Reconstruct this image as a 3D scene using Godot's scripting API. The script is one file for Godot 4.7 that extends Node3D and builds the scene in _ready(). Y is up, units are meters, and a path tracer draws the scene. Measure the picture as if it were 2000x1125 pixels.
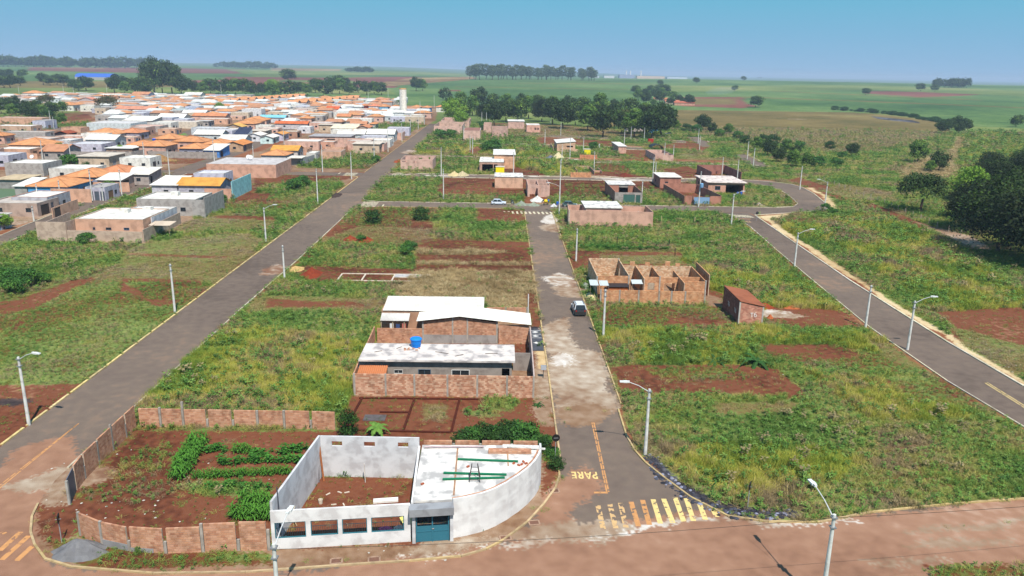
extends Node3D
# An aerial view of a new residential estate of red-soil lots at the edge of a small town.
# Axes: the estate's streets run along -z; the ground near the estate is y = 0; units are metres.

var rng := RandomNumberGenerator.new()
var M := {}
var names := {}
var lots: Array[Rect2] = []


func _ready() -> void:
	rng.seed = 20240607
	view_and_light()
	make_materials()
	build_ground()
	build_roads()
	build_front_lot()
	build_white_corner()
	build_front_houses()
	build_estate_houses()
	build_town()
	build_poles()
	build_trees()
	build_vehicles()
	build_details()
	build_grass()


func view_and_light() -> void:
	var cam := Camera3D.new()
	cam.name = "camera"
	cam.fov = 40.41
	cam.near = 0.5
	cam.far = 30000.0
	cam.position = Vector3(0,34,0)
	cam.rotation_degrees = Vector3(-15.5,-1.1,1.0)
	add_child(cam)
	cam.current = true
	var rows := 512
	var im := Image.create(16, rows, false, Image.FORMAT_RGBF)
	for y in rows:
		var e := 90.0 - 180.0 * (y + 0.5) / rows
		var c := sky_tone(e)
		for x in 16:
			im.set_pixel(x, y, c)
	var sm := PanoramaSkyMaterial.new()
	sm.panorama = ImageTexture.create_from_image(im)
	sm.energy_multiplier = 1.0
	var sky := Sky.new()
	sky.sky_material = sm
	var env := Environment.new()
	env.background_mode = Environment.BG_SKY
	env.sky = sky
	env.tonemap_mode = Environment.TONE_MAPPER_LINEAR
	env.tonemap_exposure = 1.48
	env.sdfgi_enabled = true
	env.ssao_enabled = true
	env.ssil_enabled = true
	env.fog_enabled = true
	env.fog_density = 0.00015
	env.volumetric_fog_enabled = true
	env.volumetric_fog_density = 0.0
	env.fog_light_color = Color(0.72,0.80,0.90)
	var we := WorldEnvironment.new()
	we.name = "environment"
	we.environment = env
	add_child(we)
	var sun := DirectionalLight3D.new()
	sun.name = "sun"
	sun.light_energy = 1.5
	sun.light_color = Color(1.0,0.965,0.91)
	sun.light_angular_distance = 0.5
	sun.shadow_enabled = true
	add_child(sun)
	sun.look_at_from_position(Vector3.ZERO, Vector3(-0.2,-1.0,-0.64))


func sky_tone(e: float) -> Color:
	# linear radiance by elevation in degrees
	var stops := [[-90.0, Color(0.26,0.23,0.20)],[-1.0, Color(0.215,0.335,0.49)],[0.0, Color(0.21,0.335,0.49)],[2.5, Color(0.155,0.325,0.475)],[5.5, Color(0.10,0.325,0.455)],[25.0, Color(0.11,0.28,0.44)],[90.0, Color(0.09,0.22,0.42)]]
	for i in stops.size() - 1:
		if e <= stops[i + 1][0]:
			var t: float = clampf((e - stops[i][0]) / (stops[i + 1][0] - stops[i][0]),0.0,1.0)
			return (stops[i][1] as Color).lerp(stops[i + 1][1], t)
	return stops[-1][1]


# ---------------------------------------------------------------- mesh builder
class MB:
	var v := PackedVector3Array()
	var n := PackedVector3Array()
	var c := PackedColorArray()
	var u := PackedVector2Array()
	var col := Color(1,1,1)

	func tri(a: Vector3, b: Vector3, d: Vector3) -> void:   # counter-clockwise seen from outside
		var nn := (b - a).cross(d - a).normalized()
		v.append_array([a, d, b])
		n.append_array([nn, nn, nn])
		c.append_array([col, col, col])
		u.append_array([Vector2(a.x, a.z),Vector2(d.x, d.z),Vector2(b.x, b.z)])

	func quad(a: Vector3, b: Vector3, d: Vector3, e: Vector3) -> void:
		tri(a, b, d)
		tri(a, d, e)

	func box(lo: Vector3, hi: Vector3) -> void:
		obox(Transform3D(Basis(), (lo + hi) * 0.5), hi - lo)

	func obox(t: Transform3D, s: Vector3) -> void:
		var p := PackedVector3Array()
		for i in 8:
			p.append(t * (Vector3(s.x if i & 1 else -s.x, s.y if i & 2 else -s.y, s.z if i & 4 else -s.z) * 0.5))
		quad(p[4], p[5], p[7], p[6])
		quad(p[1], p[0], p[2], p[3])
		quad(p[5], p[1], p[3], p[7])
		quad(p[0], p[4], p[6], p[2])
		quad(p[6], p[7], p[3], p[2])
		quad(p[0], p[1], p[5], p[4])

	func bar(a: Vector3, b: Vector3, w: float, h: float) -> void:   # a rectangular bar from a to b
		var z := (b - a)
		var l := z.length()
		z = z / l
		var up := Vector3.UP if absf(z.y) < 0.99 else Vector3.RIGHT
		var x := up.cross(z).normalized()
		obox(Transform3D(Basis(x, z.cross(x), z), (a + b) * 0.5),Vector3(w, h, l))

	func tube(a: Vector3, b: Vector3, r0: float, r1: float, k := 8, caps := true) -> void:
		var z := (b - a).normalized()
		var up := Vector3.UP if absf(z.y) < 0.9 else Vector3.RIGHT
		var x := up.cross(z).normalized()
		var y := z.cross(x)
		for i in k:
			var t0 := TAU * i / k
			var t1 := TAU * (i + 1) / k
			var d0 := x * cos(t0) + y * sin(t0)
			var d1 := x * cos(t1) + y * sin(t1)
			quad(a + d0 * r0, a + d1 * r0, b + d1 * r1, b + d0 * r1)
			if caps:
				tri(b, b + d0 * r1, b + d1 * r1)
				tri(a, a + d1 * r0, a + d0 * r0)

	func lathe(o: Vector3, prof: Array, k := 16) -> void:   # prof: [radius, height] from bottom to top
		for j in prof.size() - 1:
			for i in k:
				var t0 := TAU * i / k
				var t1 := TAU * (i + 1) / k
				var p: Array = prof[j]
				var q: Array = prof[j + 1]
				var a := o + Vector3(cos(t0) * p[0], p[1],-sin(t0) * p[0])
				var b := o + Vector3(cos(t1) * p[0], p[1],-sin(t1) * p[0])
				var d := o + Vector3(cos(t1) * q[0], q[1],-sin(t1) * q[0])
				var e := o + Vector3(cos(t0) * q[0], q[1],-sin(t0) * q[0])
				if p[0] > 0.0001:
					tri(a, b, d)
				if q[0] > 0.0001:
					tri(a, d, e)

	func slab(poly: PackedVector2Array, y0: float, y1: float, sides := true) -> void:   # an upright prism on an outline of (x, z)
		var idx := Geometry2D.triangulate_polygon(poly)
		for i in range(0, idx.size(),3):
			var a := poly[idx[i]]
			var b := poly[idx[i + 1]]
			var d := poly[idx[i + 2]]
			var up := (b - a).cross(d - a) < 0.0
			var A := Vector3(a.x, y1, a.y)
			var B := Vector3(b.x, y1, b.y)
			var D := Vector3(d.x, y1, d.y)
			if up:
				tri(A, B, D)
			else:
				tri(A, D, B)
		if sides:
			var area := 0.0
			for i in poly.size():
				area += poly[i].cross(poly[(i + 1) % poly.size()])
			for i in poly.size():
				var a := poly[i]
				var b := poly[(i + 1) % poly.size()]
				if area > 0.0:
					quad(Vector3(b.x, y0, b.y),Vector3(a.x, y0, a.y),Vector3(a.x, y1, a.y),Vector3(b.x, y1, b.y))
				else:
					quad(Vector3(a.x, y0, a.y),Vector3(b.x, y0, b.y),Vector3(b.x, y1, b.y),Vector3(a.x, y1, a.y))

	func wall(a: Vector2, b: Vector2, y0: float, y1: float, t: float, holes := []) -> void:
		# an upright wall from a to b (x, z), t thick; holes are [u0, u1, v0, v1] in metres along it and above y0
		var d := (b - a)
		var l := d.length()
		d = d / l
		var us := [0.0, l]
		for h in holes:
			us.append(clampf(h[0],0.0, l))
			us.append(clampf(h[1],0.0, l))
		us.sort()
		for i in us.size() - 1:
			if us[i + 1] - us[i] < 0.001:
				continue
			var um: float = (us[i] + us[i + 1]) * 0.5
			var gaps := []
			for h in holes:
				if um > h[0] and um < h[1]:
					gaps.append([h[2], h[3]])
			gaps.sort_custom(func(p, q): return p[0] < q[0])
			var at := 0.0
			for g in gaps + [[y1 - y0, y1 - y0]]:
				if g[0] - at > 0.001:
					var m: Vector2 = a + d * um
					obox(Transform3D(Basis(Vector3(d.x, 0, d.y),Vector3.UP, Vector3(-d.y, 0, d.x)),Vector3(m.x, y0 + (at + g[0]) * 0.5, m.y)),Vector3(us[i + 1] - us[i], g[0] - at, t))
				at = maxf(at, g[1])

	func sheet(a: Vector3, b: Vector3, d: Vector3, e: Vector3, t: float) -> void:   # a sloped sheet of thickness t below its top face a b d e (counter-clockwise from above)
		var k := Vector3(0,-t, 0)
		quad(a, b, d, e)
		quad(e + k, d + k, b + k, a + k)
		quad(b, a, a + k, b + k)
		quad(d, b, b + k, d + k)
		quad(e, d, d + k, e + k)
		quad(a, e, e + k, a + k)

	func corrugated(a: Vector3, b: Vector3, d: Vector3, e: Vector3, pitch: float, amp: float) -> void:
		# a corrugated sheet; its waves run from edge a-b up to edge e-d
		var k := maxi(2, int((b - a).length() / pitch * 2.0))
		for i in k:
			var f0 := float(i) / k
			var f1 := float(i + 1) / k
			var h0 := Vector3(0, amp if i % 2 == 0 else -amp, 0)
			var p0 := a.lerp(b, f0) + h0
			var p1 := a.lerp(b, f1) - h0
			var q1 := e.lerp(d, f1) - h0
			var q0 := e.lerp(d, f0) + h0
			quad(p0, p1, q1, q0)

	func bricks(a: Vector2, b: Vector2, y0: float, y1: float, t: float, r: RandomNumberGenerator, tones: Array, holes := [], pitch := 0.30, course := 0.19) -> void:
		# single bricks with open joints around a recessed mortar core
		var d := (b - a)
		var l := d.length()
		d = d / l
		var keep := col
		col = Color(0.50,0.40,0.32)
		wall(a, b, y0, y1 - 0.02, t - 0.03, holes)
		var bs := Basis(Vector3(d.x, 0, d.y),Vector3.UP, Vector3(-d.y, 0, d.x))
		var rows := maxi(1, int(round((y1 - y0) / course)))
		var ch := (y1 - y0) / rows
		for j in rows:
			var x := -pitch * 0.5 if j % 2 else 0.0
			var yc := y0 + (j + 0.5) * ch
			while x < l - 0.02:
				var u0 := maxf(x, 0.0) + 0.004
				var u1 := minf(x + pitch, l) - 0.004
				x += pitch
				if u1 - u0 < 0.04:
					continue
				var um := (u0 + u1) * 0.5
				var open := false
				for h in holes:
					if u1 > h[0] and u0 < h[1] and yc - y0 > h[2] and yc - y0 < h[3]:
						if um > h[0] and um < h[1]:
							open = true
						elif um <= h[0]:
							u1 = minf(u1, h[0])
						else:
							u0 = maxf(u0, h[1])
				if open or u1 - u0 < 0.04:
					continue
				um = (u0 + u1) * 0.5
				var tone: Color = tones[r.randi() % tones.size()]
				var k := r.randf_range(0.93,1.07)
				col = Color(tone.r * k, tone.g * k, tone.b * k)
				var m := a + d * um
				obox(Transform3D(bs, Vector3(m.x, yc, m.y)),Vector3(u1 - u0, ch - 0.028, t + r.randf_range(-0.008,0.006)))
		col = keep

	func mesh(mat: Material) -> ArrayMesh:
		var m := ArrayMesh.new()
		if v.size() == 0:
			return m
		var arr := []
		arr.resize(Mesh.ARRAY_MAX)
		arr[Mesh.ARRAY_VERTEX] = v
		arr[Mesh.ARRAY_NORMAL] = n
		arr[Mesh.ARRAY_COLOR] = c
		arr[Mesh.ARRAY_TEX_UV] = u
		m.add_surface_from_arrays(Mesh.PRIMITIVE_TRIANGLES, arr)
		m.surface_set_material(0, mat)
		return m


# ---------------------------------------------------------------- naming
func numbered(called: String) -> String:
	if not names.has(called):
		names[called] = 0
		return called
	names[called] += 1
	return "%s_%03d" % [called, names[called]]


func tag(o: Node3D, label: String, category: String, group := "") -> void:
	o.set_meta("label", label)
	o.set_meta("category", category)
	if group:
		o.set_meta("group", group)


func thing(called: String, label: String, category: String, at := Vector3.ZERO, turn := 0.0, group := "") -> Node3D:
	var o := Node3D.new()
	o.name = numbered(called)
	add_child(o)
	o.position = at
	o.rotation.y = turn
	tag(o, label, category, group)
	return o


func part(mb: MB, called: String, mat: Material, parent: Node, label := "") -> MeshInstance3D:
	return part_mesh(mb.mesh(mat), called, parent, label)


func part_mesh(m: Mesh, called: String, parent: Node, label := "") -> MeshInstance3D:
	var o := MeshInstance3D.new()
	o.mesh = m
	if parent == self:
		o.name = numbered(called)
		add_child(o)
	else:
		o.name = called
		parent.add_child(o, true)
	if label:
		o.set_meta("label", label)
	return o


func structure(mb: MB, called: String, mat: Material) -> MeshInstance3D:
	var o := part(mb, called, mat, self)
	o.set_meta("kind", "structure")
	return o


func copy_of(o: Node3D, called: String, at: Vector3, turn := 0.0, size := 1.0) -> Node3D:
	var r: Node3D = o.duplicate()
	r.name = numbered(called)
	add_child(r)
	r.position = at
	r.rotation = Vector3(0, turn, 0)
	r.scale = Vector3.ONE * size
	return r


func lin(r: int, g: int, b: int) -> Color:   # a colour measured in sRGB, as linear values
	return Color8(r, g, b).srgb_to_linear()


func v3(p: Vector2, y := 0.0) -> Vector3:
	return Vector3(p.x, y, p.y)


func V(x: float, z: float) -> Vector2:   # a spot on the ground
	return Vector2(x, z)


func nth(i: int, n: int) -> String:   # where a thing stands in its row, for its label
	var words := ["first", "second", "third", "fourth", "fifth", "sixth", "seventh", "eighth", "ninth", "tenth", "eleventh"]
	return ", %s from its left end" % words[i] if i < (n + 1) / 2 else ", %s from its right end" % words[n - 1 - i]


# ---------------------------------------------------------------- materials
func noise(s: int, freq: float, octaves := 4, kind := FastNoiseLite.TYPE_SIMPLEX_SMOOTH) -> FastNoiseLite:
	var f := FastNoiseLite.new()
	f.seed = s
	f.noise_type = kind
	f.frequency = freq
	f.fractal_type = FastNoiseLite.FRACTAL_FBM
	f.fractal_octaves = octaves
	if octaves == 6:   # streaky weathering
		f.domain_warp_enabled = true
		f.domain_warp_amplitude = 70.0
		f.domain_warp_frequency = 0.006
	return f


func noise_bytes(size: int, s: int, freq: float, octaves := 4) -> PackedByteArray:
	var im := noise(s, freq, octaves).get_seamless_image(size, size)
	im.convert(Image.FORMAT_L8)
	return im.get_data()


func tone_tex(size: int, s: int, freq: float, octaves: int, stops: Array) -> ImageTexture:
	# noise read through a ramp of [value, sRGB colour]
	var b := noise_bytes(size, s, freq, octaves)
	var lut := ramp(stops)
	var d := PackedByteArray()
	d.resize(size * size * 3)
	for i in size * size:
		var k := b[i] * 3
		d[i * 3] = lut[k]
		d[i * 3 + 1] = lut[k + 1]
		d[i * 3 + 2] = lut[k + 2]
	return ImageTexture.create_from_image(Image.create_from_data(size, size, false, Image.FORMAT_RGB8, d))


func ramp(stops: Array) -> PackedByteArray:
	var out := PackedByteArray()
	out.resize(768)
	for v in 256:
		var t := v / 255.0
		var c: Color = stops[-1][1]
		if t <= stops[0][0]:
			c = stops[0][1]
		else:
			for i in stops.size() - 1:
				if t <= stops[i + 1][0]:
					c = (stops[i][1] as Color).lerp(stops[i + 1][1], (t - stops[i][0]) / maxf(0.0001, stops[i + 1][0] - stops[i][0]))
					break
		out[v * 3] = clampi(int(c.r * 255.0),0,255)
		out[v * 3 + 1] = clampi(int(c.g * 255.0),0,255)
		out[v * 3 + 2] = clampi(int(c.b * 255.0),0,255)
	return out


func grey(v: float) -> Color:
	return Color(v, v, v)


func surface_mat(called: String, rough: float, tex: Texture2D, scale: float, detail: Texture2D = null, dscale := 1.0, bump := 0.0) -> StandardMaterial3D:
	var m := StandardMaterial3D.new()
	m.resource_name = called
	m.vertex_color_use_as_albedo = true
	m.roughness = rough
	m.metallic_specular = 0.3
	m.uv1_triplanar = true
	m.uv1_world_triplanar = true
	m.uv1_scale = Vector3.ONE * scale
	m.albedo_texture = tex
	if detail:
		m.detail_enabled = true
		m.detail_blend_mode = BaseMaterial3D.BLEND_MODE_MUL
		m.detail_uv_layer = BaseMaterial3D.DETAIL_UV_2
		m.detail_albedo = detail
		m.uv2_triplanar = true
		m.uv2_world_triplanar = true
		m.uv2_scale = Vector3.ONE * dscale
	if bump > 0.0:
		m.heightmap_enabled = true
		m.heightmap_texture = detail if detail else tex
		m.heightmap_scale = bump
	return m


func plain_mat(called: String, c: Color, rough := 0.8, metal := 0.0) -> StandardMaterial3D:
	var m := StandardMaterial3D.new()
	m.resource_name = called
	m.albedo_color = c.linear_to_srgb()
	m.roughness = rough
	m.metallic = metal
	return m


func make_materials() -> void:
	var grain := tone_tex(512,11,0.06,4,[[0.2, grey(0.88)],[0.8, grey(1.0)]])
	var blotch := tone_tex(512,12,0.006,5,[[0.25, grey(0.86)],[0.5, grey(0.96)],[0.75, grey(1.0)]])
	var stain := tone_tex(512,13,0.005,6,[[0.22, Color(0.88,0.87,0.87)],[0.42, Color(0.96,0.96,0.96)],[0.6, grey(1.0)]])
	var brickish := tone_tex(512,14,0.05,3,[[0.2, Color(0.84,0.80,0.79)],[0.45, Color(0.95,0.93,0.92)],[0.6, grey(1.0)],[0.85, Color(1.0,0.97,0.95)]])
	var mossy := tone_tex(512,15,0.006,6,[[0.25, Color(0.76,0.76,0.77)],[0.42, Color(0.90,0.90,0.91)],[0.55, Color(0.98,0.97,0.96)],[0.8, grey(1.0)]])
	M.paint = surface_mat("painted surface", 0.7, blotch, 0.16, grain, 0.9)
	M.plaster = surface_mat("plaster", 0.92, stain, 0.23, grain, 1.1)
	M.concrete = surface_mat("concrete", 0.95, blotch, 0.31, grain, 1.7)
	M.brick = surface_mat("brickwork", 0.95, brickish, 0.55, blotch, 0.12)
	M.clay = surface_mat("clay bricks", 0.95, grain, 0.8, blotch, 0.21)
	M.tile = surface_mat("clay roof tiles", 0.9, brickish, 0.8, stain, 0.11)
	M.roof = surface_mat("fibre cement roofing", 0.8, stain, 0.12, grain, 0.7)
	M.slab = surface_mat("weathered concrete slab", 0.92, mossy, 0.16, grain, 0.8)
	M.soil = surface_mat("heaped material", 1.0, grain, 0.6, blotch, 0.3)
	M.leaf = surface_mat("foliage", 0.75, grain, 0.25)
	M.leaf.backlight_enabled = true
	M.leaf.backlight = Color(0.35,0.42,0.12)
	M.bark = surface_mat("bark", 0.95, grain, 1.5)
	M.grass = StandardMaterial3D.new()
	M.grass.resource_name = "grass blades"
	M.grass.vertex_color_use_as_albedo = true
	M.grass.roughness = 0.8
	M.grass.metallic_specular = 0.2
	M.grass.backlight_enabled = true
	M.grass.backlight = Color(0.45,0.5,0.2)
	M.metal = surface_mat("painted metal", 0.45, grain, 0.5)
	M.wood = surface_mat("weathered wood", 0.9, grain, 2.2, blotch, 0.5)
	M.car = StandardMaterial3D.new()
	M.car.resource_name = "car paint"
	M.car.vertex_color_use_as_albedo = true
	M.car.roughness = 0.3
	M.car.clearcoat_enabled = true
	M.car.clearcoat = 0.6
	M.glass = plain_mat("dark window glass", Color(0.02,0.025,0.03),0.08)
	M.dark = plain_mat("black rubber", Color(0.015,0.015,0.016),0.7)
	M.zinc = plain_mat("galvanised steel", Color(0.62,0.64,0.66),0.4,0.6)
	M.plastic = surface_mat("plastic", 0.4, grain, 0.3)
	M.worn = {}


# ---------------------------------------------------------------- terrain and ground
const LEFT_RISE := [[0,0],[900,0],[1300,5],[1900,15],[3000,22],[5000,38],[9000,58],[14000,60]]
const MIDDLE_RISE := [[0,0],[900,0],[1300,6],[1800,16],[2200,15],[3000,12],[4200,19],[9000,36],[14000,36]]
const RIGHT_RISE := [[0,0],[800,0],[1200,5],[1700,11],[2300,17],[2700,18],[4000,6],[9000,0],[14000,0]]


func rise(p: Array, r: float) -> float:
	for i in p.size() - 1:
		if r <= p[i + 1][0]:
			var t: float = (r - p[i][0]) / (p[i + 1][0] - p[i][0])
			t = t * t * (3.0 - 2.0 * t) * 0.35 + t * 0.65
			return lerpf(p[i][1], p[i + 1][1], t)
	return p[-1][1]


func height_at(x: float, z: float) -> float:
	# the rolling farmland: level round the estate, rising in long swells towards the skyline
	var r := sqrt(x * x + z * z)
	if r <= 800.0 or z > 0.0:
		return 0.0
	var az := rad_to_deg(atan2(x, -z))
	var l := 1.0 - smoothstep(-9.0,0.0, az)
	var rr := smoothstep(4.0,13.0, az)
	return rise(LEFT_RISE, r) * l + rise(MIDDLE_RISE, r) * (1.0 - l - rr) + rise(RIGHT_RISE, r) * rr


# ground covers
enum {SOIL, GRASS, TALL, STRAW, WEEDS, ASPHALT, DUSTY, CEMENT, SAND, MARSH, CANE, CHANNEL, PLOUGH, DRYWEED, WHITE, ASH, MEADOW, YARD, CROP, TARMAC}
var near_map: Dictionary
var mid_map: Dictionary
var far_map: Dictionary
var road_map: Dictionary
var mid_road_map: Dictionary


func new_map(x0: float, z0: float, w: float, d: float, per: float, fill: int) -> Dictionary:
	var cols := int(w / per)
	var rows := int(d / per)
	var b := PackedByteArray()
	b.resize(cols * rows)
	b.fill(fill)
	return {"x0": x0, "z0": z0, "w": w, "d": d, "per": per, "cols": cols, "rows": rows, "b": b}


func lay(m: Dictionary, k: int, poly: Array) -> void:   # fills an outline of (x, z) with a cover
	var cols: int = m.cols
	var b: PackedByteArray = m.b
	var zs := []
	for p in poly:
		zs.append((m.z0 - p.y) / m.per)
	var r0 := maxi(0, int(floor(zs.min())))
	var r1 := mini(m.rows - 1, int(ceil(zs.max())))
	for r in range(r0, r1 + 1):
		var y := r + 0.5
		var xs := []
		for i in poly.size():
			var j := (i + 1) % poly.size()
			if (zs[i] <= y) != (zs[j] <= y):
				var t: float = (y - zs[i]) / (zs[j] - zs[i])
				xs.append((lerpf(poly[i].x, poly[j].x, t) - m.x0) / m.per)
		xs.sort()
		for i in range(0, xs.size() - 1,2):
			for c in range(maxi(0, int(xs[i])), mini(cols, int(xs[i + 1]) + 1)):
				b[r * cols + c] = k
	m.b = b


func blob(m: Dictionary, k: int, at: Vector2, rx: float, rz: float, turn := 0.0) -> void:
	var poly := []
	for i in 14:
		var t := TAU * i / 14
		poly.append(at + Vector2(cos(t) * rx, sin(t) * rz).rotated(turn) * rng.randf_range(0.75,1.2))
	lay(m, k, poly)


func cover_at(m: Dictionary, x: float, z: float) -> int:
	var c := int((x - m.x0) / m.per)
	var r := int((m.z0 - z) / m.per)
	if c < 0 or r < 0 or c >= m.cols or r >= m.rows:
		return -1
	return m.b[r * int(m.cols) + c]


func s8(r: int, g: int, b: int) -> Color:
	return Color8(r, g, b)


func cover_ramps() -> PackedByteArray:
	var soil_d := s8(84,50,37)
	var soil := s8(112,67,49)
	var soil_l := s8(150,110,86)
	var green := s8(104,118,64)
	var green_l := s8(130,140,80)
	var green_d := s8(68,86,44)
	var straw := s8(150,126,88)
	var straw_d := s8(112,90,62)
	var list := [
		[[0.22, soil_d],[0.42, soil],[0.56, s8(120,76,56)],[0.66, soil],[0.84, soil_l]],                                                  # SOIL
		[[0.2, soil],[0.38, s8(108,92,58)],[0.48, green],[0.75, green_l],[0.95, s8(146,144,92)]],                    # GRASS
		[[0.15, green_d],[0.45, s8(112,120,54)],[0.75, s8(140,142,68)],[0.95, s8(154,148,84)]],            # TALL
		[[0.15, soil],[0.3, straw_d],[0.55, straw],[0.8, s8(172,150,112)]],                                    # STRAW
		[[0.2, soil_d],[0.44, soil],[0.52, s8(98,84,44)],[0.64, green],[0.9, green_l]],                       # WEEDS
		[[0.2, s8(112,66,44)],[0.5, s8(132,84,60)],[0.9, s8(158,122,94)]],                                  # ASPHALT (bed)
		[[0.15, s8(124,92,75)],[0.45, s8(146,110,90)],[0.7, s8(158,122,101)],[0.92, s8(182,154,136)]],     # DUSTY
		[[0.25, s8(122,92,74)],[0.42, s8(146,122,102)],[0.6, s8(164,146,128)],[0.85, s8(192,180,166)]],       # CEMENT
		[[0.2, s8(168,138,100)],[0.5, s8(196,172,132)],[0.9, s8(214,196,160)]],                             # SAND
		[[0.2, s8(90,86,48)],[0.45, s8(110,96,58)],[0.7, s8(126,110,68)],[0.9, s8(132,126,78)]],        # MARSH
		[[0.12, s8(54,82,46)],[0.35, s8(72,100,56)],[0.5, s8(86,112,62)],[0.65, s8(98,122,70)],[0.88, s8(124,136,86)]],   # CANE
		[[0.3, s8(38,36,40)],[0.6, s8(62,60,66)],[0.8, s8(120,120,128)]],                                   # CHANNEL
		[[0.3, s8(108,66,58)],[0.7, s8(132,86,74)]],                                                            # PLOUGH
		[[0.2, soil],[0.36, s8(106,86,58)],[0.55, s8(122,108,66)],[0.7, green],[0.9, s8(140,132,80)]],    # DRYWEED
		[[0.25, s8(128,94,76)],[0.4, s8(156,134,116)],[0.55, s8(190,180,170)],[0.8, s8(216,212,208)]],       # WHITE
		[[0.3, s8(48,42,44)],[0.6, s8(72,62,62)],[0.8, s8(110,86,76)]],                                     # ASH
		[[0.2, s8(82,98,52)],[0.45, s8(104,120,64)],[0.7, s8(124,132,76)],[0.9, s8(140,138,92)]],       # MEADOW
		[[0.2, s8(112,82,62)],[0.45, s8(136,108,86)],[0.7, s8(154,130,110)],[0.92, s8(178,162,146)]],    # YARD
		[[0.2, soil_d],[0.5, soil],[0.66, soil],[0.72, green_d],[0.9, green]],                                  # CROP
		[[0.15, s8(96,84,77)],[0.4, s8(110,97,89)],[0.65, s8(118,104,94)],[0.9, s8(142,116,99)]],          # TARMAC
	]
	var out := PackedByteArray()
	for k in list:
		out.append_array(ramp(k))
	return out


func paint(m: Dictionary, tw: int, th: int, warp: float, f1: int, f2: int, f3: int) -> ImageTexture:
	# the cover map read with wandering edges, each cover coloured through its own ramp by three sizes of noise
	var na := noise_bytes(512,21,0.035,3)
	var nb := noise_bytes(512,22,0.020,4)
	var nc := noise_bytes(512,23,0.012,3)
	var nd := noise_bytes(512,24,0.012,5)
	var ne := noise_bytes(512,25,0.16,2)
	var ng := noise_bytes(512,26,0.16,2)
	var lut := cover_ramps()
	var out := PackedByteArray()
	out.resize(tw * th * 3)
	var cols: int = m.cols
	var rows: int = m.rows
	var b: PackedByteArray = m.b
	var kx := float(cols) / tw
	var ky := float(rows) / th
	var wp: float = warp / float(m.per) / 128.0
	var o := 0
	for y in th:
		var ry1 := ((y * f1) & 511) << 9
		var ry2 := ((y * f2 >> 2) & 511) << 9
		var ry3 := ((y * f3 >> 3) & 511) << 9
		var yc := y * ky
		for x in tw:
			var v1 := na[ry1 | ((x * f1) & 511)]
			var v2 := nb[ry2 | ((x * f2 >> 2) & 511)]
			var v3_ := nc[ry3 | ((x * f3 >> 3) & 511)]
			var v4 := nd[ry2 | ((x * f2 >> 2) + 170 & 511)]
			var v5 := ne[ry1 | ((x * f1) & 511)]
			var v6 := ng[ry1 | ((x * f1) & 511)]
			var cx := clampi(int(x * kx + (v2 - 128 + ((v5 - 128) >> 1)) * wp),0, cols - 1)
			var cy := clampi(int(yc + (v4 - 128 + ((v6 - 128) >> 1)) * wp),0, rows - 1)
			var v := clampi((v1 * 3 + v2 * 3 + v3_ * 4 - 1280) * 14 / 100 + 128,0,255)
			var k := (b[cy * cols + cx] * 256 + v) * 3
			out[o] = lut[k]
			out[o + 1] = lut[k + 1]
			out[o + 2] = lut[k + 2]
			o += 3
	return ImageTexture.create_from_image(Image.create_from_data(tw, th, false, Image.FORMAT_RGB8, out))


func ground_mat(called: String, tex: Texture2D, m: Dictionary, bump: float) -> StandardMaterial3D:
	# laid by world position: u along x, v along -z
	var s := StandardMaterial3D.new()
	s.resource_name = called
	s.albedo_texture = tex
	s.roughness = 1.0
	s.metallic_specular = 0.15
	s.uv1_scale = Vector3(1.0 / m.w, -1.0 / m.d, 1)
	s.uv1_offset = Vector3(-m.x0 / m.w, m.z0 / m.d, 0)
	s.texture_repeat = true
	s.detail_enabled = true
	s.detail_blend_mode = BaseMaterial3D.BLEND_MODE_MUL
	s.detail_uv_layer = BaseMaterial3D.DETAIL_UV_2
	s.detail_albedo = M.grain2
	s.uv2_triplanar = true
	s.uv2_world_triplanar = true
	s.uv2_scale = Vector3.ONE * bump
	return s


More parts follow.
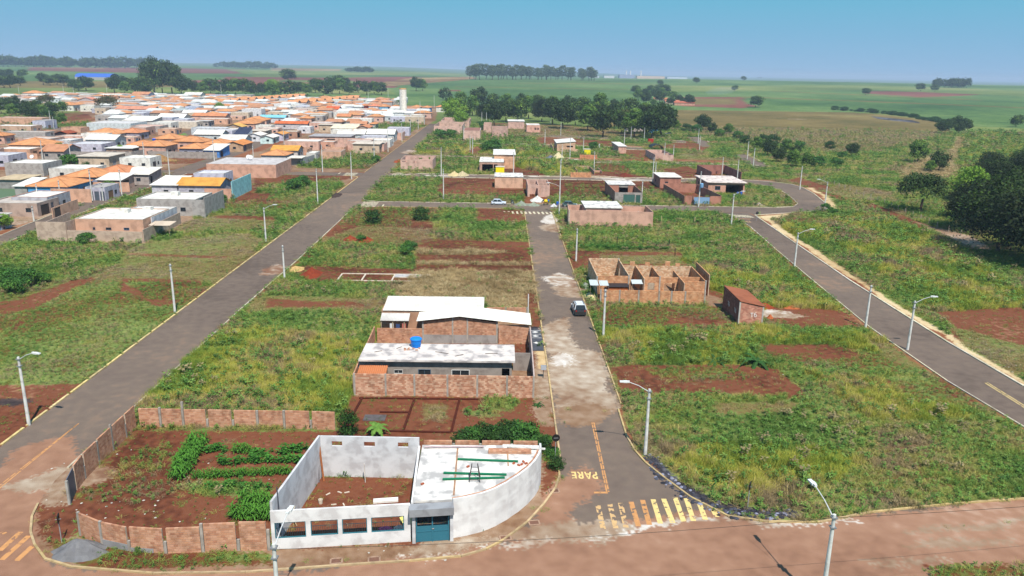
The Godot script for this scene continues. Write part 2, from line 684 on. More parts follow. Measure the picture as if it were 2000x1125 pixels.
func build_ground() -> void:
	M.grain2 = tone_tex(512,31,0.05,4,[[0.25, grey(0.80)],[0.5, grey(0.96)],[0.8, grey(1.0)]])
	near_map = new_map(-112,-36,252,184,0.25, GRASS)
	mid_map = new_map(-520,-220,1120,560,0.7, MEADOW)
	far_map = new_map(-2400,-780,5400,3000,6.0, CANE)
	road_map = new_map(-112,-36,252,184,0.25, TARMAC)
	mid_road_map = new_map(-330,-220,660,560,0.5, TARMAC)
	lay_near()
	lay_dust(road_map)
	lay_mid()
	lay_mid_dust(mid_road_map)
	lay_far()
	M.near = ground_mat("near ground", paint(near_map, 2016,1472,0.9,3,2,1), near_map, 0.7)
	M.mid = ground_mat("estate ground", paint(mid_map, 1600,800,1.6,5,5,3), mid_map, 0.4)
	M.far = ground_mat("farmland", paint(far_map, 1350,750,9.0,7,5,5), far_map, 0.02)
	M.road = ground_mat("near tarmac", paint(road_map, 1344,981,1.4,3,3,2), road_map, 0.9)
	M.mid_road = ground_mat("estate tarmac", paint(mid_road_map, 660,560,2.0,5,5,3), mid_road_map, 0.5)
	M.road.roughness = 0.9
	M.rest = plain_mat("distant land", Color(0.07,0.12,0.06),1.0)
	var am := ArrayMesh.new()
	var xs := [-12000.0,-9000,-7000,-5200,-4000,-3200,-2400]
	var x := -2400.0
	while x < 2990.0:
		x += 90.0
		xs.append(x)
	xs.append_array([3700,4700,6000,8000,12000])
	xs.append_array([-520.0,600.0,-112.0,140.0])
	var zs := [400.0,0.0,-36.0,-220.0,-780.0]
	var z := -780.0
	while z > -3780.0:
		z -= 75.0
		zs.append(z)
	zs.append_array([-4300,-5000,-5800,-6800,-8000,-9500,-11500,-14000])
	xs.sort()
	zs.sort()
	var sets := {"near": MB.new(), "mid": MB.new(), "far": MB.new(), "rest": MB.new()}
	for i in xs.size() - 1:
		for j in zs.size() - 1:
			var xa: float = xs[i]
			var xb: float = xs[i + 1]
			var za: float = zs[j + 1]
			var zb: float = zs[j]
			var xm := (xa + xb) * 0.5
			var zm := (za + zb) * 0.5
			var k := "rest"
			if zm > -220 and zm < -36 and xm > -112 and xm < 140:
				k = "near"
			elif zm > -780 and zm < -220 and xm > -520 and xm < 600:
				k = "mid"
			elif zm > -3780 and zm < -780 and xm > -2400 and xm < 3000:
				k = "far"
			var g: MB = sets[k]
			g.quad(Vector3(xa, height_at(xa, za), za),Vector3(xb, height_at(xb, za), za),Vector3(xb, height_at(xb, zb), zb),Vector3(xa, height_at(xa, zb), zb))
	for k in ["near", "mid", "far", "rest"]:
		var one: ArrayMesh = sets[k].mesh(M[k])
		am.add_surface_from_arrays(Mesh.PRIMITIVE_TRIANGLES, one.surface_get_arrays(0))
		am.surface_set_material(am.get_surface_count() - 1, M[k])
	var o := part_mesh(am, "ground", self)
	o.set_meta("kind", "structure")


func lay_near() -> void:
	var m := near_map
	# --- west of the left street
	lay(m, WEEDS, [V(-74.4,-108.7),V(-68.0,-126.5),V(-56.6,-125.4),V(-45.1,-121.2),V(-45.0,-102.7),V(-45.5,-80.6),V(-56.8,-79.1)])
	lay(m, SOIL, [V(-56.4,-80.3),V(-45.3,-80.9),V(-44.7,-78.0),V(-44.4,-64.2),V(-47.1,-64.2)])
	lay(m, DRYWEED, [V(-74.1,-146.1),V(-64.6,-151.3),V(-46.1,-146.0),V(-43.9,-133.0),V(-45.7,-122.7),V(-65.9,-123.9)])
	lay(m, SOIL, [V(-68.4,-127.1),V(-65.9,-124.6),V(-66.6,-109.0),V(-68.7,-105.3),V(-74.4,-108.7),V(-75.7,-110.7),V(-71.0,-112.8)])
	lay(m, SOIL, [V(-61.8,-125.8),V(-48.9,-124.8),V(-45.1,-116.7),V(-49.3,-109.7),V(-58.1,-117.6)])
	lay(m, WEEDS, [V(-60.0,-123.6),V(-47.6,-123.5),V(-45.1,-112.5),V(-52.4,-113.6)])
	lay(m, GRASS, [V(-98.0,-146.0),V(-71.5,-149.9),V(-67.2,-135.5),V(-67.6,-124.8),V(-79.4,-116.6)])
	lay(m, SOIL, [V(-68.5,-143.4),V(-49.7,-142.4),V(-49.2,-140.8),V(-67.8,-141.8)])
	lay(m, DRYWEED, [V(-71.1,-154.7),V(-53.5,-163.6),V(-47.0,-156.2),V(-46.9,-142.6),V(-68.6,-144.7)])
	lay(m, GRASS, [V(-76.8,-170.4),V(-68.2,-180.5),V(-48.8,-178.7),V(-47.3,-166.8),V(-68.7,-153.9)])
	lay(m, SOIL, [V(-67.0,-183.9),V(-52.1,-182.4),V(-51.3,-177.2),V(-64.3,-176.2)])
	lay(m, GRASS, [V(-72.1,-202.1),V(-53.1,-217.0),V(-47.9,-200.2),V(-47.9,-182.0),V(-66.4,-183.9)])
	lay(m, SOIL, [V(-71.0,-220.0),V(-61.4,-216.2),V(-63.2,-195.0),V(-68.2,-194.6)])
	lay(m, DRYWEED, [V(-74.4,-175.5),V(-65.9,-180.6),V(-50.7,-177.3),V(-50.3,-167.7),V(-68.1,-162.6)])
	lay(m, WEEDS, [V(-71.5,-200.6),V(-57.5,-212.0),V(-50.1,-204.1),V(-56.8,-190.3),V(-67.7,-189.4)])
	lay(m, WEEDS, [V(-68.6,-99.6),V(-63.0,-109.2),V(-52.9,-109.6),V(-48.9,-92.3),V(-53.7,-85.2),V(-59.4,-85.1)])
	blob(m, ASH, V(-50.05,-75.91),2.2,1.0)
	blob(m, SOIL, V(-43.02,-62.82),1.2,1.6)
	blob(m, ASH, V(-43.20,-62.82),0.7,0.8)
	# --- block between the left and middle streets
	lay(m, TALL, [V(-37.3,-74.9),V(-37.6,-110.2),V(-17.1,-111.1),V(-15.2,-93.4),V(-17.1,-91.5),V(-15.2,-77.4),V(-16.1,-74.0)])
	lay(m, GRASS, [V(-37.2,-109.0),V(-37.0,-115.6),V(-18.1,-115.1),V(-16.1,-99.4),V(-16.4,-94.9),V(-31.2,-101.0),V(-37.3,-100.8)])
	lay(m, DRYWEED, [V(-36.8,-115.1),V(-33.7,-116.6),V(-17.7,-115.1),V(-16.9,-108.0),V(-24.7,-109.2),V(-35.9,-107.3)])
	lay(m, SOIL, [V(-35.0,-114.3),V(-21.0,-113.6),V(-20.5,-110.9),V(-33.7,-109.9)])
	lay(m, GRASS, [V(-37.0,-117.1),V(-35.1,-126.4),V(-17.5,-125.0),V(-17.0,-115.7),V(-28.5,-116.0)])
	lay(m, STRAW, [V(-15.8,-115.2),V(-15.4,-132.6),V(6.4,-133.0),V(6.0,-110.7),V(-0.9,-111.2),V(-2.1,-115.7)])
	lay(m, SOIL, [V(-37.2,-134.4),V(-33.8,-135.4),V(-15.1,-134.1),V(-15.0,-125.1),V(-31.5,-125.6)])
	lay(m, GRASS, [V(-37.4,-135.2),V(-37.9,-156.8),V(-33.7,-162.2),V(-15.6,-153.3),V(-14.5,-134.1),V(-24.7,-135.1)])
	lay(m, DRYWEED, [V(-36.8,-156.9),V(-36.0,-173.4),V(-14.0,-170.8),V(-13.5,-158.4),V(-15.4,-151.0)])
	lay(m, SOIL, [V(-37.7,-160.9),V(-36.0,-176.5),V(-31.4,-173.7),V(-34.6,-161.1)])
	lay(m, SOIL, [V(-16.2,-153.3),V(-13.1,-159.4),V(6.3,-158.6),V(6.1,-133.0),V(-14.5,-132.7)])
	lay(m, STRAW, [V(-15.5,-149.6),V(-4.3,-150.3),V(2.7,-148.0),V(-4.2,-145.9),V(-15.1,-145.7)])
	lay(m, STRAW, [V(-14.7,-139.5),V(6.3,-139.0),V(6.3,-137.9),V(-14.5,-137.5)])
	lay(m, GRASS, [V(-16.3,-171.8),V(-14.7,-199.1),V(5.7,-195.5),V(6.1,-158.6),V(-13.1,-159.4)])
	lay(m, WEEDS, [V(-36.5,-173.4),V(-32.7,-199.9),V(-14.7,-199.1),V(-15.7,-170.7)])
	lay(m, SOIL, [V(-5.5,-199.9),V(6.0,-195.5),V(6.5,-179.6),V(-5.2,-180.7)])
	lay(m, SOIL, [V(-19.9,-179.6),V(-14.8,-178.7),V(-14.3,-169.6),V(-18.9,-170.5)])
	# the dark red lot with trenches south of the house
	lay(m, SOIL, [V(-15.6,-69.8),V(-15.5,-78.8),V(4.2,-78.4),V(6.0,-71.0),V(5.7,-63.6),V(4.1,-65.1),V(-14.5,-65.7)])
	lay(m, GRASS, [V(-1.1,-78.3),V(2.8,-77.8),V(1.7,-75.2),V(-1.5,-75.6)])
	lay(m, DRYWEED, [V(-7.5,-76.3),V(-5.3,-76.3),V(-4.9,-71.9),V(-7.2,-71.9)])
	blob(m, GRASS, V(-1.51,-74.08),2.0,1.0)
	# front lot
	lay(m, SOIL, [V(-34.3,-57.0),V(-34.7,-69.6),V(-15.4,-70.0),V(-15.5,-65.7),V(-16.7,-53.8),V(-16.5,-51.1),V(-21.1,-50.1),V(-25.9,-50.0),V(-31.2,-52.6)])
	blob(m, WEEDS, V(-30.90,-63.50),2.0,3.5)
	blob(m, GRASS, V(-22.50,-58.75),4.0,1.2)
	blob(m, WEEDS, V(-30.31,-58.22),4.0,2.0)
	# verge between front wall and road
	lay(m, YARD, [V(-34.8,-52.2),V(-36.5,-56.2),V(-34.5,-57.0),V(-31.4,-52.3),V(-25.7,-49.6),V(-16.2,-50.3),V(-2.5,-51.9),V(1.4,-54.8),V(4.2,-60.4),V(5.6,-61.3),V(5.3,-58.7),V(1.3,-52.0),V(-2.4,-49.5),V(-9.6,-48.5),V(-23.6,-47.2),V(-31.3,-48.6)])
	lay(m, WEEDS, [V(-32.6,-50.9),V(-30.7,-51.6),V(-24.5,-49.4),V(-16.2,-49.8),V(-15.5,-48.6),V(-20.3,-47.8),V(-27.2,-47.6)])
	lay(m, SOIL, [V(-36.5,-56.2),V(-34.5,-57.0),V(-31.4,-52.3),V(-32.2,-50.9),V(-34.6,-52.2)])
	lay(m, CEMENT, [V(-36.5,-56.2),V(-37.0,-59.0),V(-35.5,-58.6),V(-33.9,-56.2),V(-35.3,-55.8)])
	lay(m, CEMENT, [V(-6.3,-51.1),V(-2.9,-51.5),V(-2.3,-49.8),V(-6.1,-49.2)])
	lay(m, CEMENT, [V(-2.5,-51.9),V(1.0,-54.0),V(2.6,-55.5),V(3.0,-54.8),V(0.7,-51.8),V(-2.3,-50.0)])
	lay(m, SOIL, [V(3.4,-58.7),V(4.4,-63.6),V(5.9,-63.6),V(5.7,-60.0),V(3.9,-56.7)])
	# sidewalk along the middle street, west side
	lay(m, CEMENT, [V(4.5,-89.4),V(6.3,-102.3),V(4.5,-102.3),V(4.0,-96.9),V(4.2,-77.9),V(6.0,-77.9),V(6.1,-92.2)])
	lay(m, SAND, [V(4.8,-94.0),V(6.0,-94.1),V(6.0,-86.6),V(4.9,-86.6)])
	lay(m, CHANNEL, [V(4.6,-102.3),V(5.9,-102.3),V(6.1,-95.2),V(4.7,-95.2)])
	lay(m, SOIL, [V(4.7,-118.9),V(6.0,-119.0),V(5.9,-102.3),V(4.5,-102.3)])
	lay(m, YARD, [V(4.3,-78.4),V(6.0,-78.5),V(6.2,-71.6),V(4.7,-71.6)])
	# --- east of the middle street
	lay(m, GRASS, [V(15.6,-171.2),V(34.4,-173.6),V(52.7,-176.7),V(56.9,-148.5),V(53.0,-132.5),V(46.8,-135.8),V(32.4,-147.1),V(15.3,-155.3)])
	lay(m, SOIL, [V(13.9,-150.5),V(36.3,-150.9),V(35.0,-139.0),V(13.6,-136.0)])
	lay(m, DRYWEED, [V(19.6,-147.7),V(35.5,-147.3),V(34.5,-141.0),V(19.6,-140.2)])
	lay(m, TALL, [V(35.0,-145.1),V(48.0,-139.7),V(52.3,-130.7),V(51.3,-111.2),V(38.9,-111.2),V(32.4,-115.8),V(37.4,-131.7)])
	lay(m, SOIL, [V(41.2,-113.4),V(51.8,-112.5),V(53.3,-104.0),V(42.3,-103.6),V(38.3,-107.0)])
	lay(m, SOIL, [V(34.3,-123.3),V(36.9,-120.3),V(33.4,-110.5),V(31.7,-113.0)])
	lay(m, YARD, [V(33.5,-120.2),V(35.6,-117.3),V(34.1,-113.1),V(32.0,-114.1)])
	lay(m, WEEDS, [V(14.5,-112.3),V(33.3,-113.1),V(32.4,-104.4),V(23.4,-102.9),V(14.6,-103.8)])
	lay(m, SOIL, [V(25.1,-107.7),V(36.3,-105.2),V(32.1,-103.2),V(23.6,-103.9)])
	lay(m, TALL, [V(14.0,-100.4),V(23.2,-101.8),V(36.4,-103.4),V(51.0,-100.6),V(52.2,-91.8),V(42.6,-97.2),V(35.1,-95.0),V(29.8,-88.4),V(13.8,-89.7)])
	lay(m, WEEDS, [V(34.3,-96.5),V(43.9,-96.8),V(51.7,-90.8),V(52.2,-85.8),V(36.3,-89.2),V(32.5,-91.2)])
	lay(m, SOIL, [V(35.4,-96.0),V(42.2,-96.2),V(46.0,-92.5),V(41.3,-90.5),V(34.5,-93.1)])
	lay(m, SOIL, [V(13.6,-88.0),V(29.3,-89.0),V(34.9,-86.9),V(33.8,-79.3),V(26.6,-77.7),V(13.9,-80.2)])
	lay(m, WEEDS, [V(17.8,-87.3),V(27.9,-88.4),V(30.4,-84.4),V(19.2,-82.5)])
	lay(m, GRASS, [V(13.9,-80.2),V(33.3,-79.3),V(33.7,-75.9),V(23.2,-75.7),V(13.1,-72.9)])
	lay(m, DRYWEED, [V(23.7,-77.2),V(34.4,-77.8),V(33.6,-74.4),V(22.8,-74.1)])
	lay(m, GRASS, [V(33.5,-90.3),V(53.4,-85.8),V(54.0,-72.6),V(54.8,-69.1),V(46.6,-57.3),V(30.5,-55.9),V(25.7,-54.5),V(18.5,-55.0),V(14.8,-60.6),V(12.7,-70.6),V(32.0,-75.9),V(34.7,-78.6)])
	lay(m, TALL, [V(15.6,-67.3),V(26.3,-68.6),V(34.5,-64.6),V(27.9,-59.9),V(25.0,-57.0),V(20.2,-56.5),V(16.3,-61.5)])
	lay(m, TALL, [V(36.4,-87.8),V(48.3,-81.8),V(49.4,-73.7),V(38.6,-73.5)])
	lay(m, WEEDS, [V(44.1,-85.5),V(52.2,-84.6),V(54.3,-76.4),V(46.0,-77.5)])
	lay(m, DRYWEED, [V(49.1,-99.5),V(53.1,-93.6),V(53.4,-85.8),V(49.1,-90.8)])
	blob(m, ASH, V(53.56,-100.70),2.5,1.4)
	# --- east of the right street
	lay(m, TALL, [V(64.6,-183.9),V(73.5,-187.9),V(95.2,-196.7),V(97.8,-165.5),V(83.0,-109.9),V(70.8,-92.3),V(68.7,-96.0),V(63.2,-102.1),V(62.8,-126.2),V(64.7,-158.3)])
	lay(m, SOIL, [V(65.5,-111.8),V(80.9,-115.1),V(79.6,-105.0),V(65.5,-84.5),V(61.3,-87.7),V(61.5,-97.8)])
	lay(m, DRYWEED, [V(64.5,-104.4),V(72.2,-94.2),V(65.5,-84.5),V(62.1,-86.8),V(60.6,-93.9)])
	lay(m, GRASS, [V(65.6,-163.5),V(71.2,-163.8),V(68.2,-126.4),V(64.5,-104.4),V(61.0,-102.0),V(61.8,-127.8)])
	lay(m, WEEDS, [V(68.5,-191.0),V(83.1,-192.9),V(75.3,-182.8),V(68.0,-179.7)])
	blob(m, SOIL, V(92.2,-167.9),3.0,0.8,0.5)
	blob(m, SOIL, V(86.0,-136.0),4.0,0.9,0.6)
	blob(m, SOIL, V(76.4,-158.0),3.0,0.8)
	lay(m, SOIL, [V(101.4,-213.1),V(104.4,-215.1),V(103.1,-188.8),V(103.6,-176.1),V(100.4,-171.2),V(98.9,-183.2)])
	lay(m, YARD, [V(101.7,-188.7),V(106.3,-170.5),V(101.9,-155.7),V(97.5,-155.5),V(99.7,-171.2)])
	# --- kerbside sand strip east of the right street
	lay(m, SAND, [V(64.3,-190.7),V(68.1,-194.6),V(74.7,-196.6),V(73.9,-194.3),V(66.8,-189.5),V(65.9,-175.3),V(65.0,-161.4),V(62.9,-130.2),V(62.1,-111.1),V(61.8,-79.2),V(59.9,-76.5),V(59.9,-97.4),V(60.4,-128.7),V(62.1,-157.2)])
	# --- streets
	lay(m, ASPHALT, [V(-45.4,-36),V(-37.3,-36),V(-37.0,-116),V(-36.3,-140),V(-36.3,-222),V(-45.6,-222)])
	lay(m, ASPHALT, [V(6.1,-44),V(13.2,-44),V(13.3,-140),V(13.9,-222),V(6.8,-222)])
	lay(m, ASPHALT, [V(-40,-206.5),V(-40,-198.6),V(60,-198.0),V(88,-203),V(88,-206.5)])
	lay(m, ASPHALT, [V(64.3,-190.7),V(62.5,-158.2),V(61.0,-130.1),V(60.6,-112.9),V(60.3,-98.2),V(60.8,-77.8),V(54.1,-68.0),V(52.5,-84.2),V(52.6,-104.0),V(54.6,-127.4),V(56.4,-153.0),V(59.1,-190.3)])
	lay(m, SAND, [V(84.5,-199.5),V(90.5,-205),V(93,-213),V(94.6,-220),V(90,-220),V(86,-203)])
	lay(m, ASPHALT, [V(64,-198.2),V(63.6,-192),V(77.6,-198.4),V(84.8,-201.2),V(88.4,-206),V(90.8,-213),V(92.4,-220),V(83.6,-220),V(82.2,-213),V(79.3,-208.3),V(74,-206.5),V(64,-206.5)])
	lay(m, ASPHALT, [V(54.2,-56),V(53.2,-72),V(52.1,-84),V(52.1,-104),V(53.8,-127),V(55.8,-153),V(58.0,-178),V(58.0,-191),V(55,-198.5),V(64.6,-198.5),V(64.8,-190),V(62.9,-158),V(61.4,-130),V(61,-113),V(60.7,-98),V(61.1,-83),V(62.8,-56)])
	lay(m, ASPHALT, [V(-112,-150),V(-112,-170),V(-104,-170),V(-103,-192),V(-106,-222),V(-99.5,-222),V(-97,-165),V(-95.7,-148),V(-95,-120),V(-112,-110)])
	lay_dust(m)
	# lots under houses and walls
	for r in [[-16.1,-50.4,-6.0,-61.0, SOIL],[-6.0,-52,4.0,-65, YARD],[-15.3,-78.6,4.1,-86.5, YARD],[-15.5,-95.6,4.2,-105, YARD],[-15.3,-86.5,4.0,-95.4, SOIL],[15.6,-114.6,33.5,-130.5, YARD],[34.0,-104.5,37.6,-113, YARD],[16.0,-177,35.2,-186, YARD],[-91.5,-152.5,-70.5,-200, YARD],[-112,-158,-104,-220, YARD],[-92,-200,-70.5,-220, YARD]]:
		lay(m, r[4],[Vector2(r[0], r[1]),Vector2(r[2], r[1]),Vector2(r[2], r[3]),Vector2(r[0], r[3])])
	# drainage ditch beside the right lot
	lay(m, CHANNEL, [V(13.9,-65.2),V(14.9,-64.8),V(16.0,-60.2),V(18.2,-56.9),V(20.8,-55.8),V(24.6,-55.8),V(24.3,-55.1),V(19.3,-54.9),V(16.2,-57.4),V(14.8,-60.6)])
	# pale spill beside the leaning shed
	blob(m, WHITE, V(41.09,-110.30),2.2,2.0)
	blob(m, CEMENT, V(41.95,-108.82),3.0,1.2)


func lay_dust(m: Dictionary) -> void:
	# dusty front road and corners
	lay(m, DUSTY, [V(-38.5,-50.9),V(-34.8,-52.2),V(-31.3,-48.6),V(-23.6,-47.3),V(-9.6,-48.5),V(-2.4,-49.5),V(0.7,-51.6),V(5.8,-60.5),V(12.5,-66.2),V(14.6,-59.7),V(18.4,-54.5),V(25.7,-54.3),V(30.4,-55.8),V(47.5,-58.5),V(41.4,-49.8),V(26.0,-46.1),V(1.2,-43.8),V(-33.8,-43.5)])
	lay(m, DUSTY, [V(-43.7,-58.9),V(-39.5,-65.3),V(-35.8,-63.4),V(-36.5,-56.2),V(-34.8,-52.2),V(-37.7,-49.6)])
	lay(m, ASPHALT if m == near_map else TARMAC, [V(8.1,-75.3),V(12.4,-75.4),V(13.0,-66.2),V(15.4,-59.3),V(17.7,-55.0),V(7.3,-53.1),V(5.9,-55.6),V(8.8,-58.8),V(8.7,-66.2)])
	lay(m, CEMENT, [V(6.3,-102.3),V(9.5,-107.1),V(10.5,-94.2),V(12.9,-92.4),V(12.6,-76.7),V(11.9,-75.4),V(9.8,-76.7),V(7.6,-75.3),V(6.2,-75.3)])
	lay(m, YARD, [V(6.3,-76.6),V(9.9,-77.3),V(12.1,-75.4),V(9.3,-71.7),V(6.7,-71.6)])
	blob(m, WHITE, V(8.04,-90.07),1.2,2.2)
	blob(m, WHITE, V(10.60,-126.98),2.3,4.5)
	blob(m, CEMENT, V(11.37,-120.69),2.6,4.0)
	blob(m, WHITE, V(12.4,-183.3),2.0,6.0)
	blob(m, CEMENT, V(12.1,-173.9),2.4,5.0)
	blob(m, WHITE, V(-38.81,-132.13),2.6,4.0)
	blob(m, CEMENT, V(-37.44,-59.79),4.0,2.5)
	blob(m, CEMENT, V(6.08,-53.04),6.0,1.6)
	blob(m, WHITE, V(11.15,-52.61),5.0,0.22,-0.12)
	blob(m, WHITE, V(17.35,-53.67),5.0,0.25,-0.12)
	blob(m, WHITE, V(23.83,-53.74),5.0,0.3,-0.05)
	blob(m, WHITE, V(1.70,-51.16),2.5,0.35,-0.3)
	blob(m, WHITE, V(-4.61,-49.07),3.0,0.25)
	blob(m, YARD, V(35.61,-51.66),5.0,0.5,-0.15)
	blob(m, YARD, V(37.63,-53.76),7.0,0.35,-0.15)
	blob(m, CEMENT, V(29.20,-49.03),4.0,0.3,-0.1)
	blob(m, WEEDS, V(36.03,-47.89),6.0,1.2)
	blob(m, DUSTY, V(-40.73,-63.33),3.0,5.0)


func lay_mid() -> void:
	var m := mid_map
	lay(m, YARD, [V(-330,-220),V(-46,-220),V(-46,-560),V(-60,-780),V(-480,-780),V(-400,-500)])
	# town pieces of green
	lay(m, GRASS, [V(-228.2,-366.2),V(-388,-628),V(-399,-729),V(-282,-551),V(-228.3,-447.3),V(-240.7,-436.4)])
	lay(m, SOIL, [V(-280.6,-510.1),V(-291,-568),V(-250.1,-497.1),V(-248.1,-455.3)])
	lay(m, SOIL, [V(-127.6,-278.4),V(-133.9,-301.0),V(-110.3,-308.1),V(-103.7,-287.9)])
	lay(m, DRYWEED, [V(-114.1,-257.1),V(-107.7,-261.9),V(-101.2,-237.8),V(-106.3,-237.2)])
	lay(m, SOIL, [V(-70.2,-217.2),V(-79.7,-258.6),V(-70.0,-266.5),V(-49.0,-264.9),V(-47.9,-249.5),V(-57.8,-236.8)])
	lay(m, GRASS, [V(-70.8,-276.5),V(-73.3,-302.4),V(-66.4,-326.5),V(-51.4,-324.6),V(-44.8,-301.0),V(-45.8,-276.7)])
	lay(m, GRASS, [V(-78.2,-426.8),V(-75.0,-496.9),V(-59.1,-525.7),V(-47.0,-503.6),V(-51.5,-432.3)])
	lay(m, GRASS, [V(-66.9,-215.7),V(-69.2,-233.4),V(-52.1,-246.6),V(-46.8,-235.8),V(-48.0,-206.8),V(-64.9,-200.3)])
	# blocks east of the left street
	lay(m, GRASS, [V(-36,-209),V(-36,-256),V(-18,-257),V(-16,-209)])
	lay(m, SOIL, [V(-18,-209),V(-18,-257),V(60,-256),V(60,-208)])
	lay(m, WEEDS, [V(-36,-209),V(-36,-215),V(-10,-215),V(-10,-207)])
	lay(m, CROP, [V(16.7,-218.9),V(21.8,-245.2),V(30.9,-240.6),V(30.1,-211.2)])
	lay(m, GRASS, [V(36.5,-207.5),V(42.9,-236.3),V(51.3,-232.0),V(48.8,-206.9)])
	lay(m, DRYWEED, [V(66.2,-214.4),V(75.1,-234.3),V(86.1,-230.3),V(77.7,-202.9),V(65.0,-205.9)])
	lay(m, GRASS, [V(78.2,-229.5),V(84.3,-225.2),V(76.9,-204.4),V(72.1,-206.5)])
	lay(m, GRASS, [V(-25.6,-271.9),V(-29.2,-321.9),V(-9.6,-328.8),V(-7.1,-274.1)])
	lay(m, SOIL, [V(1.8,-261.5),V(2.9,-295.5),V(14.0,-284.2),V(14.6,-261.6)])
	lay(m, TALL, [V(2.9,-295.5),V(5.1,-313.4),V(25.3,-310.7),V(30.9,-286.3),V(23.3,-262.6),V(13.6,-276.7)])
	lay(m, CROP, [V(33.7,-286.7),V(37.7,-312.4),V(48.8,-305.0),V(60.1,-282.3),V(54.0,-260.9),V(41.3,-280.0)])
	lay(m, GRASS, [V(48.8,-305.0),V(61.4,-298.2),V(58.9,-268.0),V(54.0,-260.9),V(47.5,-273.6)])
	lay(m, SOIL, [V(32.0,-278.9),V(41.0,-278.5),V(49.7,-265.6),V(47.0,-260.1),V(30.4,-264.7)])
	lay(m, SOIL, [V(59.7,-289.9),V(71.5,-299.5),V(75.3,-269.9),V(68.3,-256.2),V(55.8,-261.1)])
	lay(m, TALL, [V(-37.5,-330.9),V(-34.3,-366.1),V(-13.2,-369.7),V(19.9,-362.6),V(21.4,-329.3),V(-15.9,-327.9)])
	lay(m, SOIL, [V(-16.0,-329.9),V(-10.8,-370.1),V(-3.5,-358.8),V(-9.6,-328.8)])
	lay(m, GRASS, [V(29.0,-330.4),V(39.1,-365.8),V(64.1,-346.3),V(64.9,-316.1),V(40.4,-318.3)])
	lay(m, SOIL, [V(48.6,-348.4),V(65.7,-383.1),V(73.5,-326.9),V(59.6,-321.0)])
	lay(m, DRYWEED, [V(65.9,-310.8),V(80.5,-348.8),V(97.3,-320.6),V(91.9,-302.1)])
	lay(m, SOIL, [V(11.2,-387.4),V(23.3,-426.4),V(54.2,-409.8),V(50.5,-380.5),V(23.2,-378.5)])
	lay(m, SOIL, [V(54.2,-409.8),V(72.4,-392.5),V(63.5,-369.7),V(50.5,-380.5)])
	lay(m, GRASS, [V(-35.5,-379.1),V(-35.1,-435.7),V(12.8,-445.5),V(20.6,-375.4),V(-18.8,-387.7)])
	lay(m, GRASS, [V(57.2,-433.0),V(89.4,-425.8),V(99.6,-388.8),V(87.4,-368.6),V(56.7,-389.7)])
	lay(m, SOIL, [V(73.5,-371.4),V(95.9,-417.4),V(104.9,-389.7),V(95.5,-362.6)])
	lay(m, DRYWEED, [V(-12.9,-440.2),V(-5.4,-539.3),V(42.0,-525.0),V(81.4,-459.5),V(70.7,-412.8),V(28.9,-427.5)])
	# open ground to the east, marsh and far cane
	lay(m, MARSH, [V(66.7,-506.7),V(88,-670),V(199,-881),V(304,-906),V(356,-742),V(357,-631),V(284.4,-501.0),V(214.0,-408.2),V(156.3,-360.3),V(139.6,-410.0),V(119.3,-455.9),V(119.1,-570.8)])
	lay(m, CANE, [V(187,-851),V(381,-819),V(348,-582),V(391,-555),V(1064,-1531),V(280,-1277)])
	lay(m, TALL, [V(181.5,-305.2),V(226.2,-396.3),V(309,-515),V(357,-516),V(217.1,-309.6)])
	lay(m, STRAW, [V(155.6,-301.9),V(208.1,-368.2),V(179.4,-304.9),V(159.2,-272.6),V(143.6,-277.7)])
	lay(m, STRAW, [V(197.3,-344.4),V(276.6,-475.6),V(275.2,-467.9),V(196.0,-334.1)])
	lay(m, SOIL, [V(97.9,-263.2),V(105.1,-273.3),V(104.4,-237.1),V(102.9,-213.3),V(98.2,-206.2),V(98.0,-229.4)])
	lay(m, DRYWEED, [V(99.1,-239.8),V(111.8,-254.7),V(121.0,-238.8),V(114.1,-218.6),V(103.7,-215.1)])
	lay(m, CHANNEL, [V(331,-710),V(339,-653),V(325,-611),V(317,-661)])
	blob(m, WHITE, V(241,-647),8.0,2.0)
	# cross streets
	for z in [[-266.0,-257.6],[-326.0,-317.5],[-384.0,-376.0]]:
		lay(m, ASPHALT, [Vector2(-45, z[0]),Vector2(-45, z[1]),Vector2(92, z[1] + 3),Vector2(92, z[0] + 3)])
	lay(m, ASPHALT, [V(-20,-432),V(-20,-425),V(130,-408),V(130,-415)])
	lay(m, ASPHALT, [V(-45.4,-218),V(-37.2,-218),V(-37.2,-520),V(-45.8,-520)])
	lay(m, ASPHALT, [V(-60,-516),V(-60,-508),V(-18,-505),V(-18,-513)])
	lay(m, SAND, [V(91,-220),V(94.8,-220),V(97,-232),V(98.5,-246),V(94,-246)])
	lay(m, ASPHALT, [V(92.6,-219),V(95.2,-232),V(96.8,-245),V(95.8,-254),V(90,-260),V(82,-263),V(74,-263),V(74,-253.5),V(81.6,-252.4),V(85.4,-248),V(85.9,-238),V(84.9,-229),V(83.4,-219)])
	lay(m, ASPHALT, [V(102.4,-345.5),V(109.5,-346.6),V(104.4,-303.7),V(97.5,-294.6)])
	lay(m, ASPHALT, [V(104.3,-442.2),V(111.8,-443.6),V(104.9,-389.7),V(99.6,-388.8)])
	for x in [-100.0,-149.0,-200.0,-251.0]:
		lay(m, ASPHALT, [Vector2(x - 3.6,-218),Vector2(x + 3.6,-218),Vector2(x - 8,-560),Vector2(x - 15,-560)])
	lay(m, ASPHALT, [V(-330,-266),V(-330,-258.5),V(-44,-258.5),V(-44,-266)])
	lay(m, ASPHALT, [V(-330,-366),V(-330,-359),V(-104,-359),V(-104,-366)])
